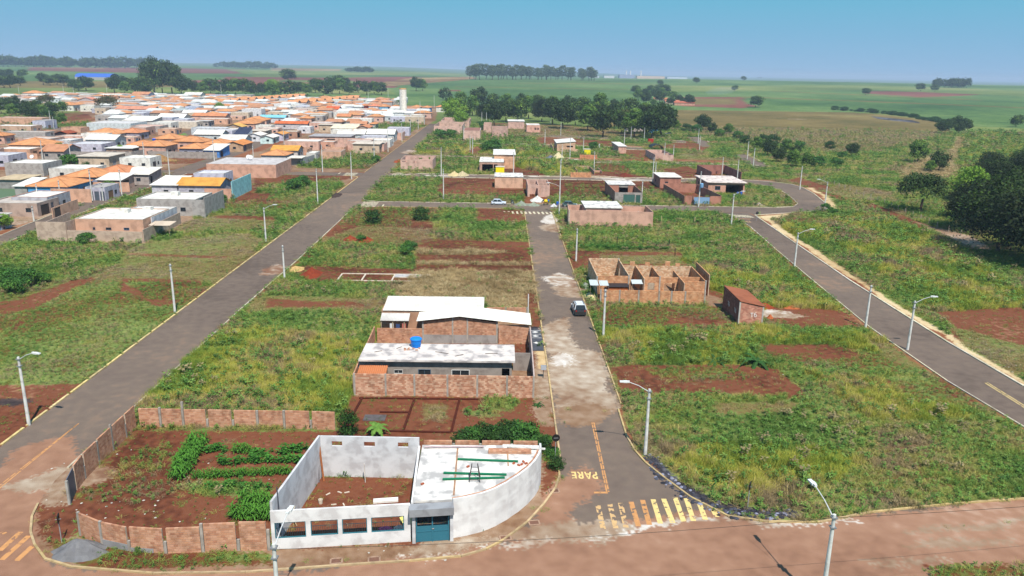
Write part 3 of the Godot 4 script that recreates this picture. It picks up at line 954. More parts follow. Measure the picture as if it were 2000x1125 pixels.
	for r in [[31,-208,39,-230],[8,-218,14.5,-232],[-1.5,-234,7.5,-245],[-7,-273,6,-300],[25,-345,33.5,-364],[52,-345,56,-367],[49.5,-208,61,-252],[61.5,-229,73,-245],[70,-257,81,-279],[62.5,-315,70,-338],[-35,-275,-23,-290]]:
		lay(m, SOIL, [Vector2(r[0], r[1]),Vector2(r[2], r[1]),Vector2(r[2], r[3]),Vector2(r[0], r[3])])
	lay_mid_dust(m)


func lay_mid_dust(m: Dictionary) -> void:
	for k in 26:
		blob(m, [WHITE, CEMENT, CEMENT][k % 3],Vector2(-30 + (k >> 1) * 10 + rng.randf_range(-4,4), (-260.5 if k % 2 else -319.5 + k * 0.68) - rng.randf_range(0,4)), rng.randf_range(4,9),1.1)
	blob(m, WHITE, V(-38.2,-337.2),4.0,9.0)
	blob(m, WHITE, V(1.8,-265.4),8.0,1.6)
	blob(m, WHITE, V(75.1,-306.7),14.0,1.2)
	blob(m, WHITE, V(32.2,-319.1),9.0,1.2)
	blob(m, WHITE, V(48.3,-257.7),14.0,1.4)
	blob(m, SOIL, V(-36.2,-302.2),3.0,5.0)
	blob(m, CEMENT, V(32.3,-266.3),4.0,3.0)


func lay_far() -> void:
	var m := far_map
	# west: strips of bare, ploughed and green land
	lay(m, MEADOW, [V(-548,-840),V(-457,-934),V(-314,-1041),V(-143,-1046),V(-166,-1208),V(-413,-1177),V(-635,-975)])
	lay(m, MARSH, [V(-635,-975),V(-413,-1177),V(-487,-1389),V(-778,-1197)])
	lay(m, PLOUGH, [V(-462,-1189),V(-175,-1276),V(-192,-1633),V(-299,-1714),V(-552,-1424)])
	lay(m, PLOUGH, [V(-472,-1398),V(-305,-1354),V(-268,-1537),V(-206,-1659),V(-195,-2103),V(-332,-1773),V(-560,-1660)])
	lay(m, MEADOW, [V(-400,-1454),V(-255,-1462),V(-287,-1586),V(-427,-1554)])
	lay(m, STRAW, [V(-235,-1343),V(-187,-1367),V(-54,-1811),V(-90,-2518),V(-210,-1691)])
	lay(m, PLOUGH, [V(-1073,-1852),V(-844,-1853),V(-636,-2039),V(-924,-2963),V(-1286,-3035),V(-1405,-2454)])
	lay(m, STRAW, [V(-1345,-2323),V(-1185,-2439),V(-1395,-2871),V(-1528,-2670)])
	lay(m, CANE, [V(-1421,-2197),V(-1286,-3035),V(-1675,-3956),V(-1902,-2943)])
	lay(m, MEADOW, [V(-951,-2824),V(-511,-1705),V(-142,-2924),V(-135,-4578),V(-552,-3172)])
	lay(m, STRAW, [V(-778,-2773),V(-623,-3127),V(-810,-4199),V(-1158,-4133)])
	# east
	lay(m, PLOUGH, [V(192,-850),V(240,-825),V(275,-869),V(299,-1008),V(326,-1100),V(243,-1077)])
	lay(m, MARSH, [V(203,-884),V(261,-898),V(304,-1048),V(237,-1033)])
	for p in [[V(302,-1469),V(579,-1738),V(588,-1765),V(306,-1489)],[V(326,-1100),V(468,-1008),V(607,-868),V(618,-885),V(476,-1026),V(331,-1120)],[V(461,-1381),V(653,-1101),V(663,-1118),V(467,-1400)],[V(-66,-1358),V(234,-1347),V(237,-1363),V(-67,-1374)],[V(23,-1552),V(345,-1681),V(350,-1704),V(23,-1564)]]:
		lay(m, MARSH, p)
	lay(m, PLOUGH, [V(602,-1317),V(629,-1192),V(736,-1270),V(800,-1344),V(749,-1422),V(668,-1445)])
	lay(m, MEADOW, [V(261,-1269),V(698,-1510),V(854,-1238),V(1052,-1529),V(906,-1965),V(328,-1598)])


# ---------------------------------------------------------------- roads, kerbs and markings
func arc(c: Vector2, r: float, a0: float, a1: float, k := 6) -> Array:
	var out := []
	for i in k + 1:
		var t := deg_to_rad(lerpf(a0, a1, float(i) / k))
		out.append(c + Vector2(cos(t), sin(t)) * r)
	return out


func road(called: String, poly: Array, mat: Material) -> void:
	var mb := MB.new()
	mb.slab(PackedVector2Array(poly),0.0,0.006, false)
	structure(mb, called, mat)


func kerb(pts: Array, tone: Color, w := 0.17, h := 0.15) -> void:
	var mb := MB.new()
	for i in pts.size() - 1:
		var a: Vector2 = pts[i]
		var b: Vector2 = pts[i + 1]
		var l := (b - a).length()
		if l < 0.05:
			continue
		var k := maxi(1, int(l / 4.0))
		for j in k:
			var s := rng.randf_range(0.75,1.1)
			mb.col = Color(tone.r * s, tone.g * s, tone.b * s * rng.randf_range(0.85,1.1))
			var p := a.lerp(b, float(j) / k)
			var q := a.lerp(b, (j + 1.0) / k - 0.012 / l * k)
			mb.bar(v3(p, h * 0.5 - 0.02), v3(q, h * 0.5 - 0.02), w, h)
	structure(mb, "kerb", M.concrete)


func backwards(p: Array) -> Array:
	var q := p.duplicate()
	q.reverse()
	return q


func worn_paint(called: String, c: Color, gone: float) -> StandardMaterial3D:
	var b := noise_bytes(256,40 + called.length(),0.05,5)
	var d := PackedByteArray()
	d.resize(256 * 256 * 4)
	for i in 65536:
		var v := b[i] / 255.0
		d[i * 4] = int(c.r * 255 * (0.86 + 0.14 * v))
		d[i * 4 + 1] = int(c.g * 255 * (0.86 + 0.14 * v))
		d[i * 4 + 2] = int(c.b * 255 * (0.86 + 0.14 * v))
		d[i * 4 + 3] = 255 if v > gone else 0
	var m := StandardMaterial3D.new()
	m.resource_name = called
	m.albedo_texture = ImageTexture.create_from_image(Image.create_from_data(256,256, false, Image.FORMAT_RGBA8, d))
	m.transparency = BaseMaterial3D.TRANSPARENCY_ALPHA_SCISSOR
	m.alpha_scissor_threshold = 0.5
	m.uv1_triplanar = true
	m.uv1_world_triplanar = true
	m.uv1_scale = Vector3.ONE * 0.12
	m.roughness = 0.85
	return m


func stripe(p: Node, a: Vector2, b: Vector2, w: float, mat: Material, called := "stripe") -> void:
	var d := (b - a).normalized().orthogonal() * w * 0.5
	var mb := MB.new()
	mb.slab(PackedVector2Array([a - d, b - d, b + d, a + d]),0.0,0.011, false)
	part(mb, called, mat, p)


func marking(called: String) -> Node3D:
	var o := Node3D.new()
	o.name = numbered(called)
	add_child(o)
	o.set_meta("kind", "structure")
	return o


func build_roads() -> void:
	var cream := lin(192,168,128)
	var pale := lin(208,198,178)
	var up_a := [V(-36.5,-56.2),V(-35.9,-54.3),V(-34.8,-52.2),V(-33.6,-50.6),V(-31.9,-48.9),V(-29.6,-48.0),V(-23.6,-47.3),V(-17.3,-47.5),V(-9.6,-48.5),V(-6.1,-48.9),V(-2.4,-49.5),V(-0.6,-50.4),V(0.7,-51.6),V(2.6,-54.1),V(4.0,-56.7),V(5.1,-59.2),V(5.6,-61.3),V(5.7,-63.6)]
	var up_b := [V(12.8,-75.4),V(12.7,-69.4),V(13.0,-66.2),V(13.6,-63.8),V(14.8,-61.0),V(16.3,-57.9),V(18.6,-55.1),V(21.6,-54.3),V(25.7,-54.3),V(30.4,-55.8),V(37.4,-57.1),V(47.5,-58.5)]
	var front := []
	front.append_array([V(-45.4,-60),V(-37.2,-60)])
	front.append_array(up_a)
	front.append_array([V(6.1,-76),V(13.2,-76)])
	front.append_array(up_b)
	front.append_array([V(60,-60),V(60,-51),V(39,-49.5),V(26,-47.2),V(10,-44.5),V(-20,-41),V(-45.4,-40),V(-60,-42),V(-60,-54)])
	road("road", front, M.road)
	road("road", [V(-45.4,-60),V(-37.2,-60),V(-37.2,-110),V(-36.6,-140),V(-36.6,-220),V(-45.4,-220)], M.road)
	road("road", [V(6.1,-76),V(13.2,-76),V(13.3,-198.6),V(6.6,-198.6)], M.road)
	road("road", [V(-36.6,-198.6),V(64,-198.2),V(66,-206.2),V(-36.6,-206.6)], M.road)
	var rs_l := [V(54.5,-56),V(53.6,-72),V(52.5,-84.2),V(52.5,-104),V(54.2,-127.4),V(56.2,-153),V(58.5,-178),V(58.6,-191),V(55.5,-198)]
	var rs_r := [V(62.4,-56),V(60.7,-82.9),V(60.3,-98),V(60.6,-113),V(61.0,-130),V(62.5,-158),V(64.3,-190),V(64.0,-198)]
	var rs := rs_l.duplicate()
	var rr := rs_r.duplicate()
	rr.reverse()
	rs.append_array(rr)
	road("road", rs, M.road)
	var loop_in := [V(66,-206.2),V(74,-206.2),V(79.5,-208),V(82.5,-213),V(84,-220)]
	var loop_out := [V(64,-198.2),V(64.6,-194),V(77.6,-198.8),V(84.5,-201.5),V(88,-206),V(90.5,-213),V(92,-220)]
	var up_in := [V(84,-220),V(85.5,-229),V(86.5,-238),V(86,-248),V(82,-253),V(75,-254.2)]
	var up_out := [V(92,-220),V(94.5,-232),V(96,-245),V(95,-253),V(90,-259),V(82,-262),V(75,-262)]
	road("road", loop_out + backwards(loop_in), M.road)
	road("road", up_out + backwards(up_in), M.mid_road)
	road("road", [V(-45.4,-220),V(-36.9,-220),V(-37.0,-520),V(-45.6,-520)], M.mid_road)
	road("road", [V(-37,-257.6),V(75,-254.2),V(75,-262),V(-37,-266)], M.mid_road)
	road("road", [V(-37,-318),V(100,-299),V(102,-306),V(-37,-326)], M.mid_road)
	road("road", [V(103.0,-347.8),V(109.7,-351.0),V(104.4,-303.7),V(96.4,-296.1)], M.mid_road)
	road("road", [V(-33.8,-405.8),V(-19.2,-394.8),V(24.3,-380.0),V(64.4,-375.0),V(89.3,-366.5),V(87.5,-359.0),V(62.7,-364.7),V(23.6,-369.5),V(-18.7,-386.3),V(-34.8,-393.5)], M.mid_road)
	road("road", [V(105.1,-445.9),V(112.7,-450.9),V(105.5,-387.1),V(98.7,-383.3)], M.mid_road)
	road("road", [V(12.7,-443.6),V(66.6,-428.1),V(97.9,-414.7),V(95.8,-405.2),V(65.1,-418.0),V(12.5,-436.4)], M.mid_road)
	road("road", [V(-60,-521),V(-60,-513),V(-46,-512),V(-45.6,-520.2),V(-37,-520.2),V(-16,-512),V(-16,-519)], M.mid_road)
	# town streets
	road("road", [V(-112,-118),V(-95,-128),V(-95.7,-148.4),V(-96.8,-161),V(-99.7,-208),V(-100.4,-220),V(-106.6,-220),V(-104.5,-191),V(-102.5,-170),V(-101,-158),V(-112,-152)], M.road)
	road("road", [V(-100.4,-220),V(-101.5,-257),V(-45.5,-257.6),V(-45.5,-266),V(-102.2,-266),V(-104.7,-342),V(-115,-445),V(-125,-535),V(-132,-535),V(-122,-445),V(-112,-342),V(-109.4,-266),V(-140,-266.5),V(-140,-258.5),V(-108,-257.5),V(-106.6,-220)], M.mid_road)
	road("road", [V(-134,-246),V(-140,-246),V(-149,-295),V(-160,-380),V(-175,-470),V(-168,-470),V(-152.5,-380),V(-142,-295)], M.mid_road)
	road("road", [V(-251.6,-446.0),V(-237.9,-466.6),V(-225.2,-444.0),V(-235.1,-418.7)], M.mid_road)
	# kerbs
	kerb(up_a, cream)
	kerb([V(-37.2,-62),V(-37.2,-110),V(-36.6,-140),V(-36.6,-193)] + arc(V(-31.6,-193.6),5.0,180,270), pale)
	kerb([V(-45.5,-46),V(-45.5,-220),V(-45.5,-253)] + arc(V(-50.5,-252.6),5.0,0,-90), lin(216,192,140),0.24)
	kerb([V(5.9,-64),V(6.1,-90),V(6.5,-192)] + arc(V(0.5,-192.6),6.0,0,-90) + [V(-31,-198.6)], cream)
	kerb([V(13.3,-76.8),V(13.4,-140),V(13.5,-196)] + arc(V(18.5,-193.6),5.0,180,270), cream)
	kerb(up_b, cream)
	kerb(arc(V(-31.6,-211.6),5.0,180,90) + loop_in + up_in, pale)
	kerb(rs_l, pale)
	kerb(rs_r.slice(0,7) + loop_out.slice(1) + up_out, pale, 0.3)
	kerb(arc(V(-31.6,-252.6),5.0,180,270) + [V(75,-254)], pale, 0.45)
	kerb(arc(V(-31.6,-271),5.0,180,90) + [V(75,-262.2)], pale, 0.45)
	kerb(arc(V(-31.6,-313),5.0,180,270) + [V(100,-298.8)], pale, 0.45)
	kerb(arc(V(-31.6,-331),5.0,180,90) + [V(102,-306.2)], pale, 0.45)
	kerb([V(-33.9,-407.3),V(-19.2,-396.3),V(24.4,-381.4),V(64.6,-376.3),V(89.6,-367.8)], pale, 0.6)
	kerb([V(-34.7,-392.0),V(-18.7,-384.9),V(23.6,-368.2),V(62.5,-363.4),V(87.2,-357.8)], pale, 0.6)
	kerb([V(12.8,-445.5),V(66.8,-429.8),V(98.3,-416.3)], pale, 0.6)
	kerb([V(12.5,-434.6),V(64.8,-416.4),V(95.4,-403.7)], pale, 0.6)
	kerb([V(114.6,-455.0),V(106.3,-387.2)], pale, 0.6)
	kerb([V(110.8,-352.3),V(105.0,-303.8)], pale, 0.6)
	kerb([V(-45.6,-267),V(-45.7,-512)], cream)
	kerb([V(-37.0,-331),V(-37.0,-372)], pale)
	kerb([V(-95.6,-128),V(-95.8,-148.4),V(-96.9,-161),V(-99.8,-208),V(-101.5,-257)], pale)
	kerb([V(-112,-152.4),V(-101.1,-158),V(-102.6,-170),V(-104.6,-191),V(-106.7,-220)], pale)
	# markings
	var yellow := worn_paint("yellow road paint", Color8(216,190,124),0.30)
	var dull := worn_paint("dusty yellow road paint", Color8(190,136,84),0.36)
	var faint := worn_paint("worn road paint", Color8(196,160,112),0.44)
	var white := worn_paint("pale road paint", Color8(206,196,168),0.34)
	var zebra := marking("crosswalk")
	var tops := [V(8.4,-56.6),V(9.4,-56.9),V(10.3,-57.0),V(11.2,-57.2),V(12.2,-57.5),V(13.1,-57.6),V(14.0,-57.7),V(15.0,-57.9),V(15.9,-57.8),V(16.8,-56.9),V(17.7,-56.1)]
	var ends := [V(8.4,-53.2),V(9.4,-53.3),V(10.2,-53.4),V(11.2,-53.6),V(12.1,-53.8),V(13.0,-54.0),V(14.0,-54.1),V(14.9,-54.3),V(15.7,-54.4),V(16.7,-54.6),V(17.7,-55.0)]
	for i in tops.size():
		stripe(zebra, tops[i], ends[i],0.42, faint if i < 3 else (dull if i < 5 else yellow))
	zebra = marking("crosswalk")
	var za := [V(-37.2,-51.6),V(-35.7,-49.9),V(-34.9,-48.8),V(-33.8,-48.7)]
	var zb := [V(-36.7,-52.3),V(-35.6,-52.3),V(-34.7,-51.8),V(-33.7,-50.5)]
	for i in 4:
		stripe(zebra, za[i], zb[i],0.42, dull)
	zebra = marking("crosswalk")
	for i in 15:
		stripe(zebra, Vector2(1.6 + i * 1.06,-191.2 - (2.6 if i < 2 else 0.0)),Vector2(1.4 + i * 1.06,-194.6),0.5, white)
	zebra = marking("crosswalk")
	for i in 13:
		var p: Vector2 = V(55.4,-193.6).lerp(V(62.9,-192.0), i / 12.0)
		stripe(zebra, p + V(0.3,1.6), p + V(-0.3,-1.8),0.36, white)
	zebra = marking("crosswalk")
	for i in 8:
		stripe(zebra, Vector2(-35.6,-199.2 - i * 0.95),Vector2(-31.6,-199.2 - i * 0.95),0.45, white)
	zebra = marking("crosswalk")
	for i in 8:
		stripe(zebra, Vector2(-35.6,-258.6 - i * 0.95),Vector2(-31.6,-258.6 - i * 0.95),0.45, white)
	zebra = marking("crosswalk")
	for i in 8:
		stripe(zebra, Vector2(-51.4,-258.6 - i * 0.95),Vector2(-47.4,-258.6 - i * 0.95),0.45, white)
	var lines := marking("centre_line")
	stripe(lines, V(-41.2,-52) + V(0.1,0),V(-40.87,-70.96),0.12, dull)
	stripe(lines, V(-41.4,-52) + V(-0.1,0),V(-40.90,-70.72),0.12, dull)
	lines = marking("centre_line")
	stripe(lines, V(9.68,-72.25),V(9.40,-58.72),0.13, dull)
	stripe(lines, V(9.88,-72.26),V(9.57,-58.72),0.13, dull)
	stripe(lines, V(8.31,-58.62),V(9.47,-58.63),0.3, dull)
	lines = marking("centre_line")
	stripe(lines, V(56.77,-83.83),V(56.89,-76.15),0.13, yellow)
	stripe(lines, V(57.11,-83.99),V(57.24,-76.69),0.13, yellow)
	lines = marking("centre_line")
	stripe(lines, V(58.3,-188.8),V(57.9,-172.9),0.25, dull)
	lines = marking("stop_line")
	stripe(lines, V(58.3,-188.8),V(61.8,-188.4),0.5, dull)
	lines = marking("stop_line")
	stripe(lines, V(-29.8,-198.9),V(-29.8,-202.2),0.35, white)
	stripe(lines, Vector2(-46.4 - 7,-262),Vector2(-46.4 - 7,-265.6),0.35, white)
	# the word on the tarmac faces drivers who come down the street towards the main road
	letters("PARE", V(7.84,-61.55),2.25,1.25, yellow)
	letters("PARE", V(59.5,-184.9),2.4,2.2, faint)


func letters(text: String, at: Vector2, wide: float, deep: float, mat: Material) -> void:
	var f := SystemFont.new()
	f.font_names = PackedStringArray(["Droid Sans"])
	f.font_weight = 700
	var tm := TextMesh.new()
	tm.font = f
	tm.text = text
	tm.font_size = 64
	tm.pixel_size = 0.01
	tm.depth = 0.01
	tm.material = mat
	var o := MeshInstance3D.new()
	o.mesh = tm
	o.name = numbered("road_lettering")
	add_child(o)
	o.set_meta("kind", "structure")
	var s := tm.get_aabb().size
	var kx := wide / s.x
	var ky := deep / s.y
	o.transform = Transform3D(Basis(Vector3(-kx, 0,0),Vector3(0,0, ky),Vector3(0,0.4,0)), v3(at, 0.009))


# ---------------------------------------------------------------- the walled garden lot in front
func brick_tones() -> Array:
	return [lin(196,148,120), lin(188,138,110), lin(204,158,130), lin(192,142,112), lin(180,128,102), lin(200,152,126)]


func brick_fence(called: String, label: String, pts: Array, heights: Array, post_h: Array, tones: Array, gap := 0.14) -> Node3D:
	# panels of single bricks between concrete posts
	var o := thing(called, label, "wall", v3(pts[0]))
	var org: Vector2 = pts[0]
	for i in pts.size() - 1:
		var a: Vector2 = pts[i] - org
		var b: Vector2 = pts[i + 1] - org
		var d := (b - a).normalized()
		var mb := MB.new()
		mb.bricks(a + d * gap, b - d * gap, -0.05, heights[i],0.14, rng, tones)
		part(mb, "brick_panel", M.clay, o).set_meta("kind", "stuff")
	for i in pts.size():
		if post_h[i] <= 0.0:
			continue
		var p: Vector2 = pts[i] - org
		var d: Vector2 = ((pts[mini(i + 1, pts.size() - 1)] as Vector2) - pts[maxi(i - 1,0)]).normalized()
		var mb := MB.new()
		mb.col = lin(168,160,152) * rng.randf_range(0.9,1.1)
		mb.obox(Transform3D(Basis(Vector3(d.x, 0, d.y),Vector3.UP, Vector3(-d.y, 0, d.x)), v3(p, post_h[i] * 0.5 - 0.03)),Vector3(0.2, post_h[i] + 0.06,0.17))
		part(mb, "concrete_post", M.concrete, o)
	return o


func build_front_lot() -> void:
	var t := brick_tones()
	var fw := [V(-30.9,-51.9),V(-28.7,-50.7),V(-26.4,-50.0),V(-23.7,-49.75),V(-21.1,-49.95),V(-18.6,-50.15),V(-16.42,-50.2)]
	var w := brick_fence("brick_boundary_wall", "curved brick wall at the garden lot's road corner, behind the gravel heap", fw, [1.95,1.95,2.0,2.05,2.3,2.35],[1.98,1.98,0.85,0.95,2.3,0.9,1.7], t)
	var mb := MB.new()
	mb.col = lin(150,148,150)
	for i in 2:
		var a: Vector2 = fw[i + 1] - fw[0]
		var b: Vector2 = fw[i + 2] - fw[0]
		var d := (b - a).normalized()
		var n := Vector2(-d.y, d.x) * 0.085
		mb.wall(a + d * 0.1 + n, b - d * (0.1 if i == 0 else 0.9) + n, -0.05,0.55 - 0.22 * i, 0.03)
	part(mb, "render_patch", M.plaster, w)
	brick_fence("brick_boundary_wall", "brick wall bordering the left street, west side of the garden lot", [V(-34.55,-58.2),V(-34.85,-60.3),V(-34.9,-62.8),V(-34.9,-65.4),V(-34.9,-68.0),V(-34.9,-70.2)],[2.3,2.3,2.35,2.35,2.35],[0.0,1.2,2.2,2.6,1.4,0.0], t)
	brick_fence("brick_boundary_wall", "long brick wall behind the garden lot, with one post taller than the rest", [V(-34.75,-70.35),V(-32.6,-70.4),V(-30.4,-70.4),V(-28.1,-70.45),V(-25.6,-70.4),V(-23.2,-70.35),V(-20.6,-70.3),V(-18.0,-70.2),V(-15.5,-70.05)],[1.95,1.9,1.85,1.85,1.85,1.85,1.9,1.9],[0.0,2.05,2.65,0.85,0.8,1.85,1.9,0.95,0.0], t)
	# the dark standing panel that ends the west wall
	var o := thing("standing_panel", "dark grey panel propped upright at the open corner of the garden lot", "panel", Vector3(-34.2,0,-57.2))
	mb = MB.new()
	mb.col = lin(92,98,112)
	mb.wall(V(0.2,0.95),V(-0.3,-0.9),-0.03,2.2,0.06)
	part(mb, "board", M.metal, o)
	mb = MB.new()
	mb.col = lin(176,172,166)
	mb.box(Vector3(0.12,-0.03,0.93),Vector3(0.3,2.1,1.1))
	part(mb, "post", M.concrete, o)


# ---------------------------------------------------------------- the white corner building
func shifted(pts: Array, by: float) -> Array:   # an open line moved sideways (to the left of its direction seen from above is negative)
	var out := []
	for i in pts.size():
		var d: Vector2 = ((pts[mini(i + 1, pts.size() - 1)] as Vector2) - pts[maxi(i - 1,0)]).normalized()
		out.append(pts[i] + Vector2(-d.y, d.x) * by)
	return out


func build_white_corner() -> void:
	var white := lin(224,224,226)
	var greyer_white := lin(206,207,211)  # slightly greyer plaster tone of the side and back walls
	var o := thing("corner_building", "unfinished white plastered corner building with a blue gate and a curved wall", "building", Vector3(-16.2,0,-50.3))
	var g := V(-16.2,-50.3)
	var A := V(0,0)
	var B := V(9.95,-1.15)
	var C := V(9.6,-10.55)
	var D := V(1.2,-10.75)
	var T := 0.17
	var mb := MB.new()
	mb.col = white
	var L := (B - A).length()
	var wins := [[0.25,2.45,0.95,2.25],[2.8,4.75,1.0,2.25],[5.05,6.85,1.0,2.25],[7.15,9.55,1.0,2.25]]
	mb.wall(A, B, -0.05,3.15, T, wins)
	part(mb, "front_wall", M.plaster, o)
	mb = MB.new()
	mb.col = greyer_white
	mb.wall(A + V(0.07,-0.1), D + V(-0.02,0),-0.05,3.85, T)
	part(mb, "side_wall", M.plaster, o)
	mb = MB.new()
	mb.col = greyer_white
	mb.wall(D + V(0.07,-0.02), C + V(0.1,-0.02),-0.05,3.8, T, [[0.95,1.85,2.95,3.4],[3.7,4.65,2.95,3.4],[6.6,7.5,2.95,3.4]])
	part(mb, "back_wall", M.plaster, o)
	mb = MB.new()
	mb.col = white
	mb.wall(C + V(0.1,0.08), B + V(0.12,-0.3),-0.05,3.1, T)
	part(mb, "inner_wall", M.plaster, o)
	var d := (B - A) / L
	for h in wins:
		var f := MB.new()
		f.col = lin(58,112,126)
		for k in [[h[0], h[0] + 0.06, h[2], h[3]],[h[1] - 0.06, h[1], h[2], h[3]],[h[0] + 0.06, h[1] - 0.06, h[2], h[2] + 0.06],[h[0] + 0.06, h[1] - 0.06, h[3] - 0.07, h[3]]]:
			f.wall(A + d * k[0], A + d * k[1], k[2] - 0.05, k[3] - 0.05,0.1)
		var fr := part(f, "window_grille", M.metal, o)
		var bars := MB.new()
		bars.col = lin(52,70,78)
		var u: float = h[0] + 0.16
		while u < h[1] - 0.1:
			bars.wall(A + d * u, A + d * (u + 0.022), h[2], h[2] + 0.72,0.022)
			u += 0.13
		bars.wall(A + d * (h[0] + 0.06), A + d * (h[1] - 0.06), h[2] + 0.72, h[2] + 0.75,0.03)
		part(bars, "bars", M.metal, fr)
	# roof slab over the corner room and the curved street wall below it
	var curve := [V(13.1,-1.55),V(14.55,-2.1),V(15.7,-2.75),V(16.7,-3.65),V(17.6,-4.7),V(18.5,-5.9),V(19.2,-7.1),V(19.75,-8.4),V(20.1,-9.8)]
	var fine := []
	for i in curve.size() - 1:
		fine.append(curve[i])
		fine.append(((curve[i] as Vector2) + curve[i + 1]) * 0.5 + V(0.04,0.03))
	fine.append(curve[-1])
	var outer := shifted(fine, 0.0)
	var inner := shifted(fine, -0.17)
	var ring := outer.duplicate()
	inner.reverse()
	ring.append_array(inner)
	mb = MB.new()
	mb.col = white
	mb.slab(PackedVector2Array(ring),-0.05,3.28)
	part(mb, "curved_wall", M.plaster, o)
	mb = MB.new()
	mb.col = greyer_white
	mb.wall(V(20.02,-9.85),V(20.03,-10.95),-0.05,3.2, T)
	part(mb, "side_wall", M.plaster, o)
	mb = MB.new()
	mb.col = lin(226,222,218)
	var roof := [V(9.97,-10.5),V(10.1,-1.5),V(13.0,-1.75)]
	for p in shifted(fine, -0.19):
		roof.append(p)
	roof.append(V(19.9,-10.6))
	mb.slab(PackedVector2Array(roof),2.96,3.16)
	part(mb, "roof_slab", M.slab, o)
	# a course of bare bricks along the slab's curved rim
	mb = MB.new()
	var rim := shifted(fine, -0.3)
	for i in rim.size() - 1:
		mb.bricks(rim[i], rim[i + 1],3.16,3.26,0.12, rng, brick_tones(),[],0.24,0.1)
	part(mb, "brick_rim", M.clay, o).set_meta("kind", "stuff")
	# gate
	mb = MB.new()
	mb.col = lin(206,208,212)
	mb.wall(V(10.08,-1.02),V(10.32,-1.05),-0.05,2.42,0.5)
	part(mb, "gate_jamb", M.plaster, o)
	mb = MB.new()
	mb.col = lin(206,208,212)
	mb.wall(V(12.86,-1.36),V(13.1,-1.39),-0.05,2.42,0.5)
	part(mb, "gate_jamb", M.plaster, o)
	mb = MB.new()
	mb.col = lin(150,152,158)
	mb.wall(V(9.9,-0.85),V(13.15,-1.25),2.42,3.02,0.9)
	part(mb, "gate_lintel", M.plaster, o)
	var ga := V(10.36,-1.0)
	var gb := V(12.82,-1.3)
	mb = MB.new()
	mb.col = lin(54,112,132)
	mb.wall(ga, gb, 0.02,1.32,0.05)
	var gd := (gb - ga).normalized()
	for e in [[0.0,0.09],[1.18,1.28],[2.39,2.48]]:
		mb.wall(ga + gd * e[0] + V(0,0.02), ga + gd * e[1] + V(0,0.02),0.0,2.4,0.1)
	mb.wall(ga, gb, 2.28,2.38,0.08)
	mb.wall(ga + V(0,0.01), gb + V(0,0.01),0.86,0.92,0.09)
	var gate := part(mb, "gate", M.metal, o)
	mb = MB.new()
	mb.col = lin(40,72,90)
	var u := 0.14
	while u < 2.35:
		mb.wall(ga + gd * u, ga + gd * (u + 0.025),1.32,2.28,0.03)
		u += 0.1
	part(mb, "bars", M.metal, gate)
	mb = MB.new()
	mb.col = lin(150,150,150)
	mb.obox(Transform3D(Basis(Vector3.UP, 0.12),Vector3(11.62,1.1,-1.07)),Vector3(0.16,0.05,0.06))
	part(mb, "handle", M.metal, gate)
	# brick wall behind the corner room
	brick_fence("brick_boundary_wall", "low brick wall just behind the white corner building's flat roof", [V(-6.3,-61.25),V(-3.6,-61.25),V(-1.3,-61.25),V(1.4,-61.25),V(3.75,-61.25)],[3.4,3.4,3.4,3.4],[0.0,3.1,3.1,3.1,0.0], brick_tones())
	# --- things left on the flat roof
	var y := 3.165
	var beams := [[V(-3.1,-58.2),V(1.85,-57.9), "green steel beam lying on the flat roof, farthest of the three"],[V(-4.1,-55.9),V(0.9,-55.7), "green steel beam on the flat roof, between two others"],[V(-4.1,-54.9),V(0.75,-55.25), "green steel beam on the flat roof, nearest the curved wall"]]
	for b in beams:
		mb = MB.new()
		mb.col = lin(34,118,84)
		mb.bar(v3(b[0], y + 0.1), v3(b[1], y + 0.1),0.2,0.04)
		mb.bar(v3(b[0], y + 0.02), v3(b[1], y + 0.02),0.2,0.04)
		mb.bar(v3(b[0], y + 0.06), v3(b[1], y + 0.06),0.05,0.06)
		tag(part(mb, "steel_beam", M.metal, self), b[2], "beam", "green beams on the flat roof")
	var lad := thing("step_frame", "thin dark trestle ladder standing over the beams on the flat roof", "ladder", Vector3(-1.6, y, -55.0))
	for s in [-1,1]:
		for e in [-1,1]:
			mb = MB.new()
			mb.col = lin(70,66,66)
			mb.bar(Vector3(s * 0.42,0, e * 0.45),Vector3(s * 0.22,1.35, e * 0.06),0.05,0.05)
			part(mb, "leg", M.metal, lad)
	for k in 4:
		mb = MB.new()
		mb.col = lin(80,76,76)
		var f := 0.12 + k * 0.24
		mb.bar(Vector3(-0.42 + 0.2 * f, 1.35 * f, 0.45 - 0.39 * f),Vector3(0.42 - 0.2 * f, 1.35 * f, 0.45 - 0.39 * f),0.04,0.03)
		part(mb, "rung", M.metal, lad)
	var boards := [[V(-6.0,-60.2),V(-1.0,-60.35),0.22, lin(196,176,178), "long pale plank along the back edge of the flat roof"],[V(1.0,-60.4),V(4.2,-60.0),0.3, lin(208,204,198), "grey board jutting over the roof's back right corner"],[V(0.6,-60.75),V(3.4,-60.6),0.4, lin(226,226,224), "white board stacked at the back right of the flat roof"],[V(-3.2,-60.2),V(-3.1,-52.6),0.14, lin(176,138,112), "thin reddish batten laid across the flat roof from back to front"],[V(1.0,-60.2),V(1.05,-57.2),0.12, lin(184,150,124), "short reddish batten on the roof near the loose bricks"]]
	for b in boards:
		mb = MB.new()
		mb.col = b[3]
		var hh := 0.03 if b[2] < 0.2 else 0.05
		mb.bar(v3(b[0], y + hh * 0.5 + (0.1 if b[2] > 0.2 and b[2] < 0.4 else 0.0)), v3(b[1], y + hh * 0.5 + (0.1 if b[2] > 0.2 and b[2] < 0.4 else 0.0)), b[2], hh)
		tag(part(mb, "plank", M.wood, self), b[4], "plank")
